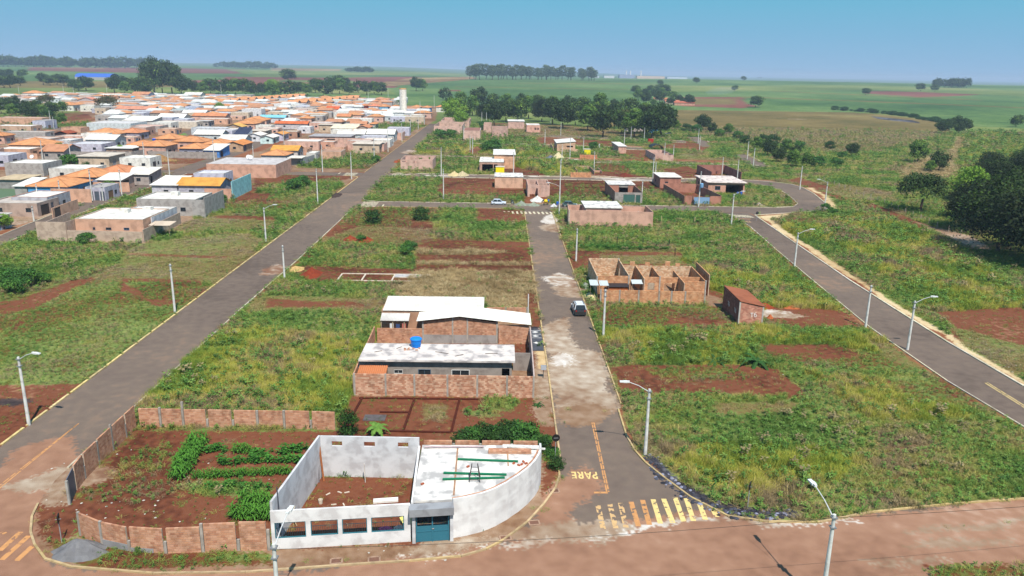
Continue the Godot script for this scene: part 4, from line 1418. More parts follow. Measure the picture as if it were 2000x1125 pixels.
	var heaps := [V(1.9,-57.3),V(2.15,-57.45),V(2.5,-57.6),V(2.3,-57.9),V(1.5,-57.6),V(-2.2,-57.0),V(-5.6,-54.2)]
	for p in heaps:
		mb = MB.new()
		mb.col = lin(176,96,70) * rng.randf_range(0.85,1.1)
		mb.obox(Transform3D(Basis(Vector3.UP, rng.randf_range(0,3)), v3(p, y + 0.05)),Vector3(0.26,0.1,0.16))
		tag(part(mb, "loose_brick", M.clay, self), "single red brick lying loose on the white flat roof", "brick", "loose bricks on the flat roof")
	mb = MB.new()
	for k in 4:
		mb.bricks(Vector2(0,-k * 0.16),Vector2(3.6,-k * 0.16),0.0,0.24,0.14, rng, brick_tones(),[],0.26,0.12)
	var bs := part(mb, "brick_stack", M.clay, self)
	bs.position = Vector3(-0.6, y, -59.35)
	tag(bs, "low stack of bricks along the back of the white flat roof", "bricks")
	# --- things in the open yard
	for b in [[Vector3(-14.6,0.02,-60.1),Vector3(-15.0,2.9,-60.82),0.16, lin(150,92,58), "wide brown plank leaning in the yard's back corner"],[Vector3(-14.95,0.02,-59.9),Vector3(-15.1,2.2,-60.75),0.09, lin(96,92,100), "thin dark pole leaning in the yard's back corner"],[Vector3(-11.05,0.02,-60.0),Vector3(-11.1,1.75,-60.02),0.12, lin(214,208,200), "white post standing in the red yard before the vented wall"],[Vector3(-15.9,0.02,-53.4),Vector3(-15.55,1.1,-54.4),0.06, lin(196,186,170), "thin pale stick leaning on the yard's left wall"],[Vector3(-15.85,-0.02,-51.4),Vector3(-15.95,4.4,-51.45),0.13, lin(70,72,84), "dark upright pole at the front left corner of the white yard"],[Vector3(-15.2,0.02,-53.3),Vector3(-15.9,1.5,-53.7),0.06, lin(180,160,132), "pale lath leaning across the yard's left wall"]]:
		mb = MB.new()
		mb.col = b[3]
		mb.bar(b[0], b[1], b[2],0.05)
		tag(part(mb, "leaning_plank", M.wood, self), b[4], "plank")
	mb = MB.new()
	mb.col = lin(232,232,230)
	mb.obox(Transform3D(Basis(Vector3.UP, 0.14),Vector3(-8.9,0.09,-57.0)),Vector3(2.0,0.18,0.5))
	tag(part(mb, "foam_block", M.paint, self), "long white block lying on the red soil of the yard", "block")
	mb = MB.new()
	mb.col = lin(214,206,120)
	mb.obox(Transform3D(Basis(Vector3.UP, 0.5).rotated(Vector3.RIGHT, 0.3),Vector3(-6.75,0.42,-53.6)),Vector3(0.9,0.05,1.0))
	tag(part(mb, "yellow_board", M.paint, self), "yellowish board tilted against the yard's right wall", "board")
	mb = MB.new()
	mb.col = lin(206,196,180)
	mb.lathe(Vector3(-14.1,0.0,-56.6),[[0.0,0.0],[0.15,0.0],[0.19,0.38],[0.17,0.38],[0.14,0.06],[0.0,0.06]],14)
	tag(part(mb, "bucket", M.plastic, self), "pale bucket standing on the red soil inside the white yard", "bucket")
	for p in [[V(-13.8,-58.0),0.9],[V(-13.0,-56.4),0.2],[V(-12.2,-56.4),2.0],[V(-12.9,-58.3),2.6],[V(-12.3,-58.3),0.4]]:
		mb = MB.new()
		mb.col = lin(212,200,184)
		mb.obox(Transform3D(Basis(Vector3.UP, p[1]), v3(p[0],0.04)),Vector3(0.42,0.06,0.1))
		tag(part(mb, "wood_offcut", M.wood, self), "short pale wood offcut lying on the white yard's red soil", "offcut", "wood offcuts in the white yard")
	cloth("pink_cloth", "pink cloth lying on the yard soil behind the rightmost grille", Vector3(-8.4,0.05,-53.0),0.55, lin(226,96,150))
	cloth("pale_sack", "pale patterned sack on the soil behind the rightmost grille", Vector3(-7.2,0.05,-53.1),0.6, lin(214,196,186))


func cloth(called: String, label: String, at: Vector3, r: float, c: Color) -> void:
	var mb := MB.new()
	mb.col = c
	var k := 12
	var ps := []
	for i in k:
		var t := TAU * i / k
		ps.append(Vector3(cos(t) * r * rng.randf_range(0.7,1.2),-0.04, sin(t) * r * 0.7 * rng.randf_range(0.7,1.2)))
	for i in k:
		var a: Vector3 = ps[i]
		var b: Vector3 = ps[(i + 1) % k]
		var am := a * 0.55 + Vector3(0, rng.randf_range(0.06,0.16),0)
		var bm := b * 0.55 + Vector3(0,0.1,0)
		mb.quad(b, a, am, bm)
		mb.tri(bm, am, Vector3(0,0.1,0))
	var o := part(mb, called, M.paint, self)
	o.position = at
	tag(o, label, "cloth")


# ---------------------------------------------------------------- a general house
func opening(o: Node3D, a: Vector2, d: Vector2, h: Array, tone: Color, t: float) -> void:
	# h: [u0, u1, v0, v1, kind]; a leaf, gate or window set into its hole in the wall
	var kind: String = h[4]
	if kind == "o":
		return
	var n := Vector2(-d.y, d.x)
	var p: Vector2 = a + d * h[0]
	var q: Vector2 = a + d * h[1]
	var w: float = h[1] - h[0]
	var mb := MB.new()
	if kind == "w":
		mb.col = tone
		var f := 0.06
		mb.wall(p, q, h[3] - f, h[3], t + 0.04)
		mb.wall(p, q, h[2], h[2] + f, t + 0.1)
		mb.wall(p, p + d * f, h[2] + f, h[3] - f, t + 0.04)
		mb.wall(q - d * f, q, h[2] + f, h[3] - f, t + 0.04)
		mb.wall(p + d * (w * 0.5 - 0.02), p + d * (w * 0.5 + 0.02), h[2] + f, h[3] - f, 0.05)
		var fr := part(mb, "window", M.metal, o)
		mb = MB.new()
		mb.wall(p + d * f, q - d * f, h[2] + f, h[3] - f, 0.02)
		part(mb, "pane", M.glass, fr)
	elif kind == "d":
		mb.col = tone
		mb.wall(p + n * -0.03 + d * 0.02, q + n * -0.03 - d * 0.02, h[2] + 0.02, h[3] - 0.02,0.05)
		var dr := part(mb, "door", M.metal, o)
		mb = MB.new()
		mb.col = lin(150,150,150)
		mb.wall(q - d * 0.2, q - d * 0.1, h[2] + 1.0, h[2] + 1.06,0.1)
		part(mb, "handle", M.metal, dr)
	else:
		mb.col = tone
		mb.wall(p + d * 0.02, q - d * 0.02, h[2] + 0.02, h[3] - 0.02,0.04)
		var k := maxi(2, int(w / 0.45))
		for i in k + 1:
			var u := lerpf(0.04, w - 0.1, float(i) / k)
			mb.wall(p + d * u, p + d * (u + 0.06), h[2] + 0.02, h[3] - 0.02,0.1)
		part(mb, "gate", M.metal, o)


func tinted(c: Color, k: float) -> Color:
	return Color(c.r * k, c.g * k, c.b * k)


func house(called: String, label: String, xl: float, xr: float, zf: float, h: float, d: float, o := {}) -> Node3D:
	# walls with openings, and a roof of the kind asked for; the front wall runs along x at zf, the body lies behind it
	var w := xr - xl
	var root := thing(called, label, o.get("cat", "house"),Vector3(xl, 0, zf),0.0, o.get("group", ""))
	lots.append(Rect2(xl, zf - d, w, d))
	var wc: Color = o.get("wall", lin(196,150,124))
	var rc: Color = o.get("top", lin(216,212,206))
	var wm: Material = o.get("wm", M.brick)
	var rm: Material = o.get("rm", M.roof)
	var tone: Color = o.get("trim", lin(84,92,106))
	var kind: String = o.get("roof", "lip")
	var t := 0.16
	var fo: Array = o.get("front", [])
	var ro: Array = o.get("right", [])
	var sides := [
		[Vector2(0,-t / 2),Vector2(w, -t / 2), fo, "front_wall"],
		[Vector2(w - t / 2,-t),Vector2(w - t / 2,-d + t), ro, "side_wall"],
		[Vector2(w, -d + t / 2),Vector2(0,-d + t / 2), o.get("back", []), "back_wall"],
		[Vector2(t / 2,-d + t),Vector2(t / 2,-t), o.get("left", []), "side_wall"],
	]
	var skip: Array = o.get("skip", [])
	for i in 4:
		if i in skip:
			continue
		var s: Array = sides[i]
		var mb := MB.new()
		mb.col = tinted(wc, rng.randf_range(0.95,1.03))
		mb.wall(s[0], s[1],-0.05, h, t, s[2])
		part(mb, s[3], wm, root)
		var dd: Vector2 = ((s[1] as Vector2) - s[0]).normalized()
		for k in s[2]:
			opening(root, s[0], dd, k, k[5] if k.size() > 5 else tone, t)
	for q in o.get("inner", []):   # partitions of a shell: [x0, z0, x1, z1, height]
		var mb := MB.new()
		mb.col = tinted(wc, rng.randf_range(0.85,1.05))
		mb.wall(Vector2(q[0],-q[1]),Vector2(q[2],-q[3]),-0.05, q[4],0.13)
		part(mb, "partition_wall", wm, root)
	var e: float = o.get("eave", 0.45)
	var pitch: float = o.get("pitch", 0.32)
	var mb := MB.new()
	mb.col = rc
	match kind:
		"slab":
			mb.box(Vector3(-e, h, -d - e),Vector3(w + e, h + 0.16, e))
		"lip":
			mb.box(Vector3(t + 0.01, h - 0.5,-d + t + 0.01),Vector3(w - t - 0.01, h - 0.4 + 0.02 * d, -t - 0.01))
			var cap := MB.new()
			cap.col = tinted(o.get("cap", lin(200,192,184)),0.95)
			for s in sides:
				var dv: Vector2 = ((s[1] as Vector2) - s[0]).normalized()
				cap.wall(s[0] - dv * 0.01, s[1] + dv * 0.01, h + 0.002, h + 0.05, t + 0.03)
			part(cap, "wall_cap", M.concrete, root)
		"shed":
			var k: float = o.get("fall", 0.12) * d
			mb.sheet(Vector3(-e, h + 0.1, e),Vector3(w + e, h + 0.1, e),Vector3(w + e, h + 0.1 + k, -d - e),Vector3(-e, h + 0.1 + k, -d - e),0.08)
			var gb := MB.new()
			gb.col = tinted(wc, 0.97)
			for x in [t / 2, w - t / 2]:
				var a := Vector3(x, h, -t)
				gb.quad(a + Vector3(t / 2,0,0),Vector3(x + t / 2, h, -d),Vector3(x + t / 2, h + k, -d), a + Vector3(t / 2,0.01,0))
				gb.quad(Vector3(x - t / 2, h, -d), a - Vector3(t / 2,0,0), a + Vector3(-t / 2,0.01,0),Vector3(x - t / 2, h + k, -d))
			part(gb, "gable", wm, root)
		"shed_left", "shed_right":
			var k: float = o.get("fall", 0.12) * w
			var a := k if kind == "shed_left" else 0.0
			var b := k - a
			mb.sheet(Vector3(-e, h + 0.08 + a, e),Vector3(w + e, h + 0.08 + b, e),Vector3(w + e, h + 0.08 + b, -d - e),Vector3(-e, h + 0.08 + a, -d - e),0.08)
			var gb := MB.new()
			gb.col = tinted(wc, 0.97)
			for z in [0.0,-t, -d, -d + t]:
				gb.tri(Vector3(0, h, z),Vector3(w, h, z),Vector3(0 if a > 0 else w, h + k, z))
			part(gb, "gable", wm, root)
		"hip":
			var r := minf(w, d) * 0.5
			var y1 := h + (r + e) * pitch
			var A := Vector3(-e, h, e)
			var B := Vector3(w + e, h, e)
			var C := Vector3(w + e, h, -d - e)
			var D := Vector3(-e, h, -d - e)
			var P := Vector3(r, y1,-d * 0.5) if w >= d else Vector3(w * 0.5, y1,-r)
			var Q := Vector3(w - r, y1,-d * 0.5) if w >= d else Vector3(w * 0.5, y1,-d + r)
			if w >= d:
				mb.quad(A, B, Q, P)
				mb.tri(B, C, Q)
				mb.quad(C, D, P, Q)
				mb.tri(D, A, P)
			else:
				mb.tri(A, B, P)
				mb.quad(B, C, Q, P)
				mb.tri(C, D, Q)
				mb.quad(D, A, P, Q)
			var k := Vector3(0,-0.12,0)
			for s in [[A, B],[B, C],[C, D],[D, A]]:
				mb.quad(s[0] + k, s[1] + k, s[1], s[0])
			mb.quad(D + k, C + k, B + k, A + k)
			var cap := MB.new()
			cap.col = tinted(rc, 0.86)
			for s in [[A, P],[B, Q if w >= d else P],[C, Q],[D, P if w >= d else Q],[P, Q]]:
				if ((s[0] as Vector3) - s[1]).length() > 0.3:
					cap.tube(s[0] + Vector3(0,0.03,0), s[1] + Vector3(0,0.03,0),0.13,0.13,5, false)
			var rf := part(mb, "roof", M.tile, root)
			part(cap, "ridge", M.tile, rf)
		"gable_x", "gable_z":
			var along := kind == "gable_x"
			var y1 := h + (d if along else w) * 0.5 * pitch
			var ey := -e * pitch
			if along:
				mb.sheet(Vector3(-e, h + ey, e),Vector3(w + e, h + ey, e),Vector3(w + e, y1,-d / 2),Vector3(-e, y1,-d / 2),0.1)
				mb.sheet(Vector3(w + e, h + ey, -d - e),Vector3(-e, h + ey, -d - e),Vector3(-e, y1,-d / 2 - 0.01),Vector3(w + e, y1,-d / 2 - 0.01),0.1)
			else:
				mb.sheet(Vector3(w + e, h + ey, e),Vector3(w + e, h + ey, -d - e),Vector3(w / 2, y1,-d - e),Vector3(w / 2, y1, e),0.1)
				mb.sheet(Vector3(-e, h + ey, -d - e),Vector3(-e, h + ey, e),Vector3(w / 2 - 0.01, y1, e),Vector3(w / 2 - 0.01, y1,-d - e),0.1)
			var gb := MB.new()
			gb.col = tinted(wc, 0.97)
			if along:
				for x in [0.0, t, w - t, w]:
					gb.tri(Vector3(x, h, 0),Vector3(x, h, -d),Vector3(x, y1 - 0.1,-d / 2))
			else:
				for z in [0.0,-t, -d + t, -d]:
					gb.tri(Vector3(0, h, z),Vector3(w, h, z),Vector3(w / 2, y1 - 0.1, z))
			part(gb, "gable", wm, root)
	if kind not in ["hip", "open"]:
		part(mb, "roof", rm, root)
	if o.get("box", false):   # a little tank house or chimney on the roof
		var bx := MB.new()
		bx.col = tinted(rc, 0.95)
		bx.box(Vector3(w * 0.4, h - 0.35,-d * 0.7),Vector3(w * 0.4 + 1.8, h + 0.75,-d * 0.7 + 1.6))
		part(bx, "roof_box", M.plaster, root)
	var yard: Array = o.get("yard", [])   # boundary walls of the lot: [x0, z0, x1, z1, height]
	for q in yard:
		var yb := MB.new()
		yb.col = tinted(o.get("yard_tone", wc), rng.randf_range(0.92,1.05))
		yb.wall(Vector2(q[0],-q[1]),Vector2(q[2],-q[3]),-0.05, q[4],0.15, q[5] if q.size() > 5 else [])
		part(yb, "boundary_wall", o.get("yard_mat", wm), root)
		if q.size() > 5:
			for k in q[5]:
				if k.size() > 4:
					opening(root, Vector2(q[0],-q[1]), (Vector2(q[2],-q[3]) - Vector2(q[0],-q[1])).normalized(), k, k[5] if k.size() > 5 else tone, 0.15)
	return root


func water_tank(called: String, label: String, at: Vector3, r: float, c: Color, group := "") -> void:
	var o := thing(called, label, "water tank", at, 0.0, group)
	var mb := MB.new()
	mb.col = c
	mb.lathe(Vector3.ZERO, [[0.0,0.0],[r * 0.8,0.0],[r * 0.86, r * 0.55],[r * 0.9, r * 0.56],[r * 0.98, r * 1.3],[r * 1.06, r * 1.32],[r * 1.06, r * 1.42]],24)
	part(mb, "tank", M.plastic, o)
	mb = MB.new()
	mb.col = tinted(c, 1.15)
	mb.lathe(Vector3.ZERO, [[r * 1.08, r * 1.42],[r * 1.08, r * 1.52],[r * 0.9, r * 1.66],[r * 0.35, r * 1.76],[0.0, r * 1.78]],24)
	part(mb, "lid", M.plastic, o)


# ---------------------------------------------------------------- the two houses on the middle street
func build_front_houses() -> void:
	var t := brick_tones()
	# house with the weathered slab
	var o := thing("slab_house", "low grey house with a weathered concrete slab roof behind a brick wall", "house", Vector3(-15.3,0,-81.55))
	var mb := MB.new()
	var grey_w := lin(150,142,136)
	var win := [[1.2,2.7,1.1,1.95, "w", lin(96,110,130)],[3.9,4.9,1.35,1.85, "w", lin(190,190,190)],[6.6,8.0,0.75,1.9, "w", lin(70,96,118)],[10.3,12.3,0.75,1.9, "w", lin(222,224,226)],[15.9,16.75,0.0,2.15, "o"]]
	mb.col = grey_w
	mb.wall(V(0,0),V(17.0,0),-0.05,2.95,0.16, win)
	part(mb, "front_wall", M.plaster, o)
	for k in win:
		opening(o, V(0,0),V(1,0), k, k[5] if k.size() > 5 else grey_w, 0.16)
	for s in [[V(0.08,-0.08),V(0.08,-4.6)],[V(16.92,-0.08),V(16.92,-4.6)],[V(0,-4.68),V(17.0,-4.68)]]:
		mb = MB.new()
		mb.col = grey_w
		mb.wall(s[0], s[1],-0.05,2.95,0.16)
		part(mb, "outer_wall", M.plaster, o)
	mb = MB.new()
	mb.col = lin(214,206,202)
	mb.box(Vector3(0.1,2.96,-4.85),Vector3(17.35,3.16,0.6))
	part(mb, "roof_slab", M.slab, o)
	mb = MB.new()
	mb.col = lin(188,122,82)
	mb.corrugated(Vector3(0.3,2.25,2.6),Vector3(3.4,2.25,2.6),Vector3(3.4,2.6,0.8),Vector3(0.3,2.6,0.8),0.22,0.04)
	part(mb, "tile_awning", M.tile, o)
	for x in [0.4,3.3]:
		mb = MB.new()
		mb.col = lin(130,110,92)
		mb.bar(Vector3(x, -0.03,1.0),Vector3(x, 2.5,1.0),0.1,0.1)
		part(mb, "awning_post", M.wood, o)
	brick_fence("brick_boundary_wall", "straight brick wall with pale concrete posts in front of the slab house", [V(-15.25,-78.6),V(-11.9,-78.55),V(-8.8,-78.5),V(-5.25,-78.45),V(-2.05,-78.4),V(1.15,-78.35),V(4.0,-78.3)],[2.48,2.48,2.48,2.48,2.48,2.48],[2.5,2.5,2.5,2.5,2.5,2.5,2.5],[lin(204,158,132), lin(190,140,114), lin(212,172,146), lin(180,128,102)],0.1)
	brick_fence("brick_boundary_wall", "brick wall along the meadow on the slab house's left side", [V(-15.4,-78.75),V(-15.5,-84.0),V(-15.6,-90.0),V(-15.7,-95.5)],[2.3,2.2,2.2],[0.0,0.0,0.0,0.0], t, 0.02)
	mb = MB.new()
	mb.col = lin(188,170,164)
	var side := thing("street_wall", "thin plastered wall along the sidewalk beside the slab house", "wall", Vector3(4.05,0,-78.5))
	mb.wall(V(0,0),V(0.2,-17.2),-0.05,2.45,0.14,[[3.5,6.2,0.0,2.2, "g"]])
	part(mb, "wall_body", M.plaster, side)
	opening(side, V(0,0),V(0.0116,-0.99993),[3.5,6.2,0.0,2.2, "g"], lin(120,116,120),0.14)
	mb = MB.new()
	mb.col = lin(150,142,138)
	mb.wall(V(1.95,-86.3),V(3.95,-86.2),-0.05,2.2,0.15)
	tag(part(mb, "yard_wall", M.plaster, self), "grey wall closing the small side yard right of the slab house", "wall")
	water_tank("water_tank", "bright blue water tank standing on the weathered slab roof", Vector3(-9.3,3.2,-85.3),0.64, lin(28,122,214))
	for i in 9:
		mb = MB.new()
		mb.col = tinted(t[i % t.size()],0.9)
		mb.obox(Transform3D(Basis(Vector3.UP, rng.randf_range(0,3)),Vector3(-9.4 + rng.randf_range(-1.1,1.1),3.21,-85.0 + rng.randf_range(-0.1,0.9))),Vector3(0.28,0.1,0.14))
		tag(part(mb, "loose_brick", M.clay, self), "brick lying beside the blue water tank", "brick", "bricks around the blue tank")
	for s in [[-13.4,-83.6,0.5,0.9],[-6.2,-83.4,-0.35,1.6],[-4.2,-82.6,0.6,1.1],[-0.6,-83.3,0.1,1.4],[-11.2,-84.9,0.9,0.8]]:
		mb = MB.new()
		mb.col = lin(110,100,92)
		mb.obox(Transform3D(Basis(Vector3.UP, s[2]),Vector3(s[0],3.19, s[1])),Vector3(s[3],0.05,0.08))
		tag(part(mb, "stick", M.wood, self), "short stick lying on the weathered slab roof", "stick", "sticks on the slab roof")
	mb = MB.new()
	mb.col = lin(214,62,48)
	mb.box(Vector3(-7.75,0.35,-81.42),Vector3(-7.3,1.25,-81.36))
	tag(part(mb, "red_towel", M.paint, self), "red towel hanging from the slab house's third window", "towel")
	# the white-roofed house behind it
	o = thing("sheet_roof_house", "brick house under long white corrugated roofs, beside the dry straw lot", "house", Vector3(-15.6,0,-95.6))
	mb = MB.new()
	mb.bricks(V(0.2,0),V(6.0,0),-0.05,1.95,0.14, rng, t)
	part(mb, "boundary_wall", M.clay, o).set_meta("kind", "stuff")
	mb = MB.new()
	mb.bricks(V(6.2,0),V(15.5,0),1.15,2.95,0.14, rng, t)
	# stepped courses up to the ridge
	for k in 5:
		mb.bricks(Vector2(6.2 + 0.9 * (k + 1),0),Vector2(15.5 - 1.0 * (k + 1),0),2.95 + k * 0.13,3.08 + k * 0.13,0.14, rng, t)
	part(mb, "gable_wall", M.clay, o).set_meta("kind", "stuff")
	mb = MB.new()
	mb.col = lin(158,152,150)
	mb.wall(V(6.2,0.01),V(15.5,0.01),-0.05,1.15,0.17)
	part(mb, "plinth", M.plaster, o)
	for x in [6.1,9.9,11.8,15.6]:
		mb = MB.new()
		mb.col = lin(170,162,154)
		mb.box(Vector3(x - 0.1,-0.05,-0.1),Vector3(x + 0.1,3.1 if x < 7 or x > 15 else 3.5,0.11))
		part(mb, "concrete_post", M.concrete, o)
	mb = MB.new()
	mb.bricks(V(15.8,0.02),V(19.7,0.05),-0.05,2.6,0.14, rng, t)
	part(mb, "boundary_wall", M.clay, o).set_meta("kind", "stuff")
	var white := lin(226,224,218)
	mb = MB.new()
	mb.col = white
	mb.corrugated(Vector3(5.3,3.05,0.5),Vector3(5.3,3.05,-4.2),Vector3(10.8,3.75,-4.2),Vector3(10.8,3.75,0.5),0.18,0.025)
	part(mb, "roof_sheet", M.roof, o)
	mb = MB.new()
	mb.col = white
	mb.corrugated(Vector3(20.0,2.75,-4.4),Vector3(20.0,2.75,0.45),Vector3(10.75,3.78,0.45),Vector3(10.75,3.78,-4.4),0.18,0.025)
	part(mb, "roof_sheet", M.roof, o)
	mb = MB.new()
	mb.col = tinted(white, 0.97)
	mb.corrugated(Vector3(0.5,3.25,-3.4),Vector3(13.8,3.25,-3.4),Vector3(13.8,3.75,-8.6),Vector3(0.5,3.75,-8.6),0.18,0.025)
	part(mb, "roof_sheet", M.roof, o)
	mb = MB.new()
	mb.col = lin(206,204,200)
	mb.corrugated(Vector3(0.4,2.45,-1.5),Vector3(4.1,2.45,-1.5),Vector3(4.1,2.95,-3.3),Vector3(0.4,2.95,-3.3),0.18,0.025)
	part(mb, "porch_roof", M.roof, o)
	for x in [0.5,2.0,3.5]:
		mb = MB.new()
		mb.col = lin(176,156,130)
		mb.bar(Vector3(x, -0.03,-1.7),Vector3(x, 2.5,-1.7),0.12,0.12)
		part(mb, "porch_post", M.wood, o)
	for s in [[V(0.3,-3.6),V(5.8,-3.6),3.2],[V(0.3,-8.4),V(13.6,-8.4),3.5],[V(0.35,-3.7),V(0.35,-8.3),3.2],[V(13.6,-4.5),V(13.6,-8.3),3.2],[V(6.2,-0.2),V(6.2,-3.5),2.9],[V(15.6,-0.2),V(15.6,-4.2),2.7],[V(6.3,-4.15),V(15.5,-4.15),2.9]]:
		mb = MB.new()
		mb.col = lin(176,140,116)
		mb.wall(s[0], s[1],-0.05, s[2],0.14)
		part(mb, "inner_wall", M.brick, o)
	brick_fence("brick_boundary_wall", "short brick wall at the far right of the corrugated-roofed house's lot", [V(-1.6,-105.2),V(1.2,-105.2),V(4.2,-105.2)],[2.0,2.0],[0.0,2.0,2.0], t)
	for k in [[-14.0,0.9, lin(214,214,216)],[-13.2,0.8, lin(60,78,120)],[-12.4,0.9, lin(190,110,100)]]:
		mb = MB.new()
		mb.col = k[2]
		mb.box(Vector3(k[0],1.1,-97.42),Vector3(k[0] + 0.5,1.1 + k[1],-97.38))
		tag(part(mb, "hanging_shirt", M.paint, self), "garment hanging on a line under the small corrugated porch", "garment", "laundry under the porch")
	mb = MB.new()
	mb.tube(Vector3(-15.2,2.02,-97.4),Vector3(-11.6,2.02,-97.4),0.012,0.012,5)
	mb.col = lin(200,200,200)
	tag(part(mb, "clothes_line", M.zinc, self), "thin clothes line strung under the small porch roof", "line")
	unfinished_house()
	leaning_shed()


func unfinished_house() -> void:
	var t := [lin(208,154,114), lin(202,146,106), lin(212,160,120), lin(196,138,100), lin(214,166,128)]
	var pale := [lin(214,182,152), lin(208,168,134), lin(222,196,166), lin(200,156,122)]
	brick_fence("brick_boundary_wall", "orange brick wall with seven concrete posts before the roofless house", [V(15.8,-114.9),V(18.7,-114.85),V(21.6,-114.75),V(24.7,-114.6),V(26.6,-114.55),V(28.7,-114.5),V(31.7,-114.5)],[2.05,2.05,2.05,2.05,2.05,2.05],[2.1,2.05,2.05,2.05,2.05,2.05,2.1], t)
	var o := thing("unfinished_house", "roofless unfinished brick house with open rooms beside the middle street", "house", Vector3(15.6,0,-115))
	var list := [
		[0.0,-3.5,0.0,-15.4,3.3, pale, []],[0.1,-15.5,5.0,-15.5,3.3, pale, []],[5.15,-15.4,5.15,-4.8,3.2, pale, [[1.2,2.1,0.0,2.2]]],
		[0.1,-4.75,5.3,-4.75,3.0, t, []],[5.3,-11.4,16.7,-11.4,3.1, pale, []],[7.3,-11.2,7.3,-2.6,3.2, t, []],
		[7.4,-4.5,10.0,-4.5,2.95, t, [[0.85,1.85,0.9,2.0]]],[10.2,-4.4,13.0,-4.4,2.95, t, [[0.6,2.3,0.0,2.15]]],[10.1,-11.2,10.1,-4.5,3.0, t, []],
		[13.1,-8.6,13.1,-0.5,3.1, t, []],[16.7,-11.3,16.7,-2.0,3.1, t, []],[13.2,-1.9,16.6,-1.9,3.0, t, []],
		[13.2,-5.0,16.6,-5.0,2.9, t, [[0.3,1.2,0.0,2.1]]],[17.9,-4.2,17.9,-12.8,3.5, t, []],
	]
	for s in list:
		var mb := MB.new()
		mb.bricks(Vector2(s[0], s[1]),Vector2(s[2], s[3]),-0.05, s[4],0.14, rng, s[5], s[6],0.3,0.19)
		part(mb, "brick_wall", M.clay, o).set_meta("kind", "stuff")
	for p in [[6.4,0.7],[8.9,0.6],[12.3,0.8],[14.0,0.5]]:
		var mb := MB.new()
		mb.bricks(Vector2(p[0],-11.4),Vector2(p[0] + 0.8,-11.4),3.1,3.1 + p[1],0.14, rng, t, [],0.3,0.19)
		part(mb, "brick_stub", M.clay, o).set_meta("kind", "stuff")
	for p in [[0.0,-3.4,3.2],[7.3,-4.5,3.0],[10.1,-4.45,3.05],[13.1,-4.4,3.0],[16.75,-1.95,3.1],[5.15,-15.5,3.3],[5.2,-4.75,3.1]]:
		var mb := MB.new()
		mb.col = lin(172,168,162)
		mb.box(Vector3(p[0] - 0.1,-0.05, p[1] - 0.1),Vector3(p[0] + 0.1, p[2] + 0.05, p[1] + 0.11))
		part(mb, "concrete_column", M.concrete, o)
	var mb := MB.new()
	mb.col = lin(176,160,142)
	mb.wall(V(8.3,-4.42),V(9.2,-4.42),0.9,2.0,0.06)
	part(mb, "window_board", M.wood, o)
	# sheds and sheets in the front yard
	var sh := thing("site_shed", "rust brown site shed with a dark roof in the roofless house's yard", "shed", Vector3(17.3,0,-117.7))
	mb = MB.new()
	mb.col = lin(168,92,48)
	for s in [[0,0,3.1,0],[3.1,-0.1,3.1,-1.3],[0,-1.35,3.1,-1.35],[0,-0.1,0,-1.3]]:
		mb.wall(Vector2(s[0], s[1]),Vector2(s[2], s[3]),-0.03,1.75,0.05)
	part(mb, "board_wall", M.wood, sh)
	mb = MB.new()
	mb.col = lin(52,48,50)
	mb.sheet(Vector3(-0.15,1.8,0.2),Vector3(3.25,1.8,0.2),Vector3(3.25,1.95,-1.5),Vector3(-0.15,1.95,-1.5),0.06)
	part(mb, "roof", M.metal, sh)
	for s in [[21.0,-117.6,1.75,1.5,2.3, "light grey metal sheet roofing a dark nook by the house wall"],[14.3,-116.2,1.3,2.3,2.35, "pale corrugated canopy on the sidewalk, left of two"],[15.75,-115.95,1.4,2.0,2.4, "pale corrugated canopy over the gateway, right of two"]]:
		var c := thing("sheet_canopy", s[5], "canopy", Vector3(s[0],0, s[1]))
		mb = MB.new()
		mb.col = lin(196,204,206)
		mb.corrugated(Vector3(0, s[4],0),Vector3(s[2], s[4],0),Vector3(s[2], s[4] + 0.3,-s[3]),Vector3(0, s[4] + 0.3,-s[3]),0.2,0.03)
		part(mb, "sheet", M.metal, c)
		for q in [[0.06,-0.08],[s[2] - 0.06,-0.08],[0.06,-s[3] + 0.08],[s[2] - 0.06,-s[3] + 0.08]]:
			mb = MB.new()
			mb.col = lin(120,100,84)
			mb.bar(Vector3(q[0],-0.03, q[1]),Vector3(q[0], s[4] + (0.28 if q[1] < -0.3 else 0.0), q[1]),0.07,0.07)
			part(mb, "post", M.wood, c)
	for s in [[17.4,-116.4,21.0,-117.0,0.12],[18.2,-116.0,21.6,-116.5,0.1]]:
		mb = MB.new()
		mb.col = lin(196,170,132)
		mb.bar(Vector3(s[0],0.05, s[1]),Vector3(s[2],0.62, s[3]), s[4],0.05)
		tag(part(mb, "plank", M.wood, self), "long pale plank propped in the roofless house's front yard", "plank", "planks in the roofless house's yard")
	heap("sand_heap", "pale yellow sand heap on the sidewalk by the roofless house", Vector3(14.6,0,-118.0),1.2,2.2,0.75, lin(206,192,146))
	heap("gravel_heap", "grey-green gravel heap on the sidewalk by the brick wall's far corner", Vector3(14.6,0,-124.5),0.8,2.4,0.6, lin(150,156,142))


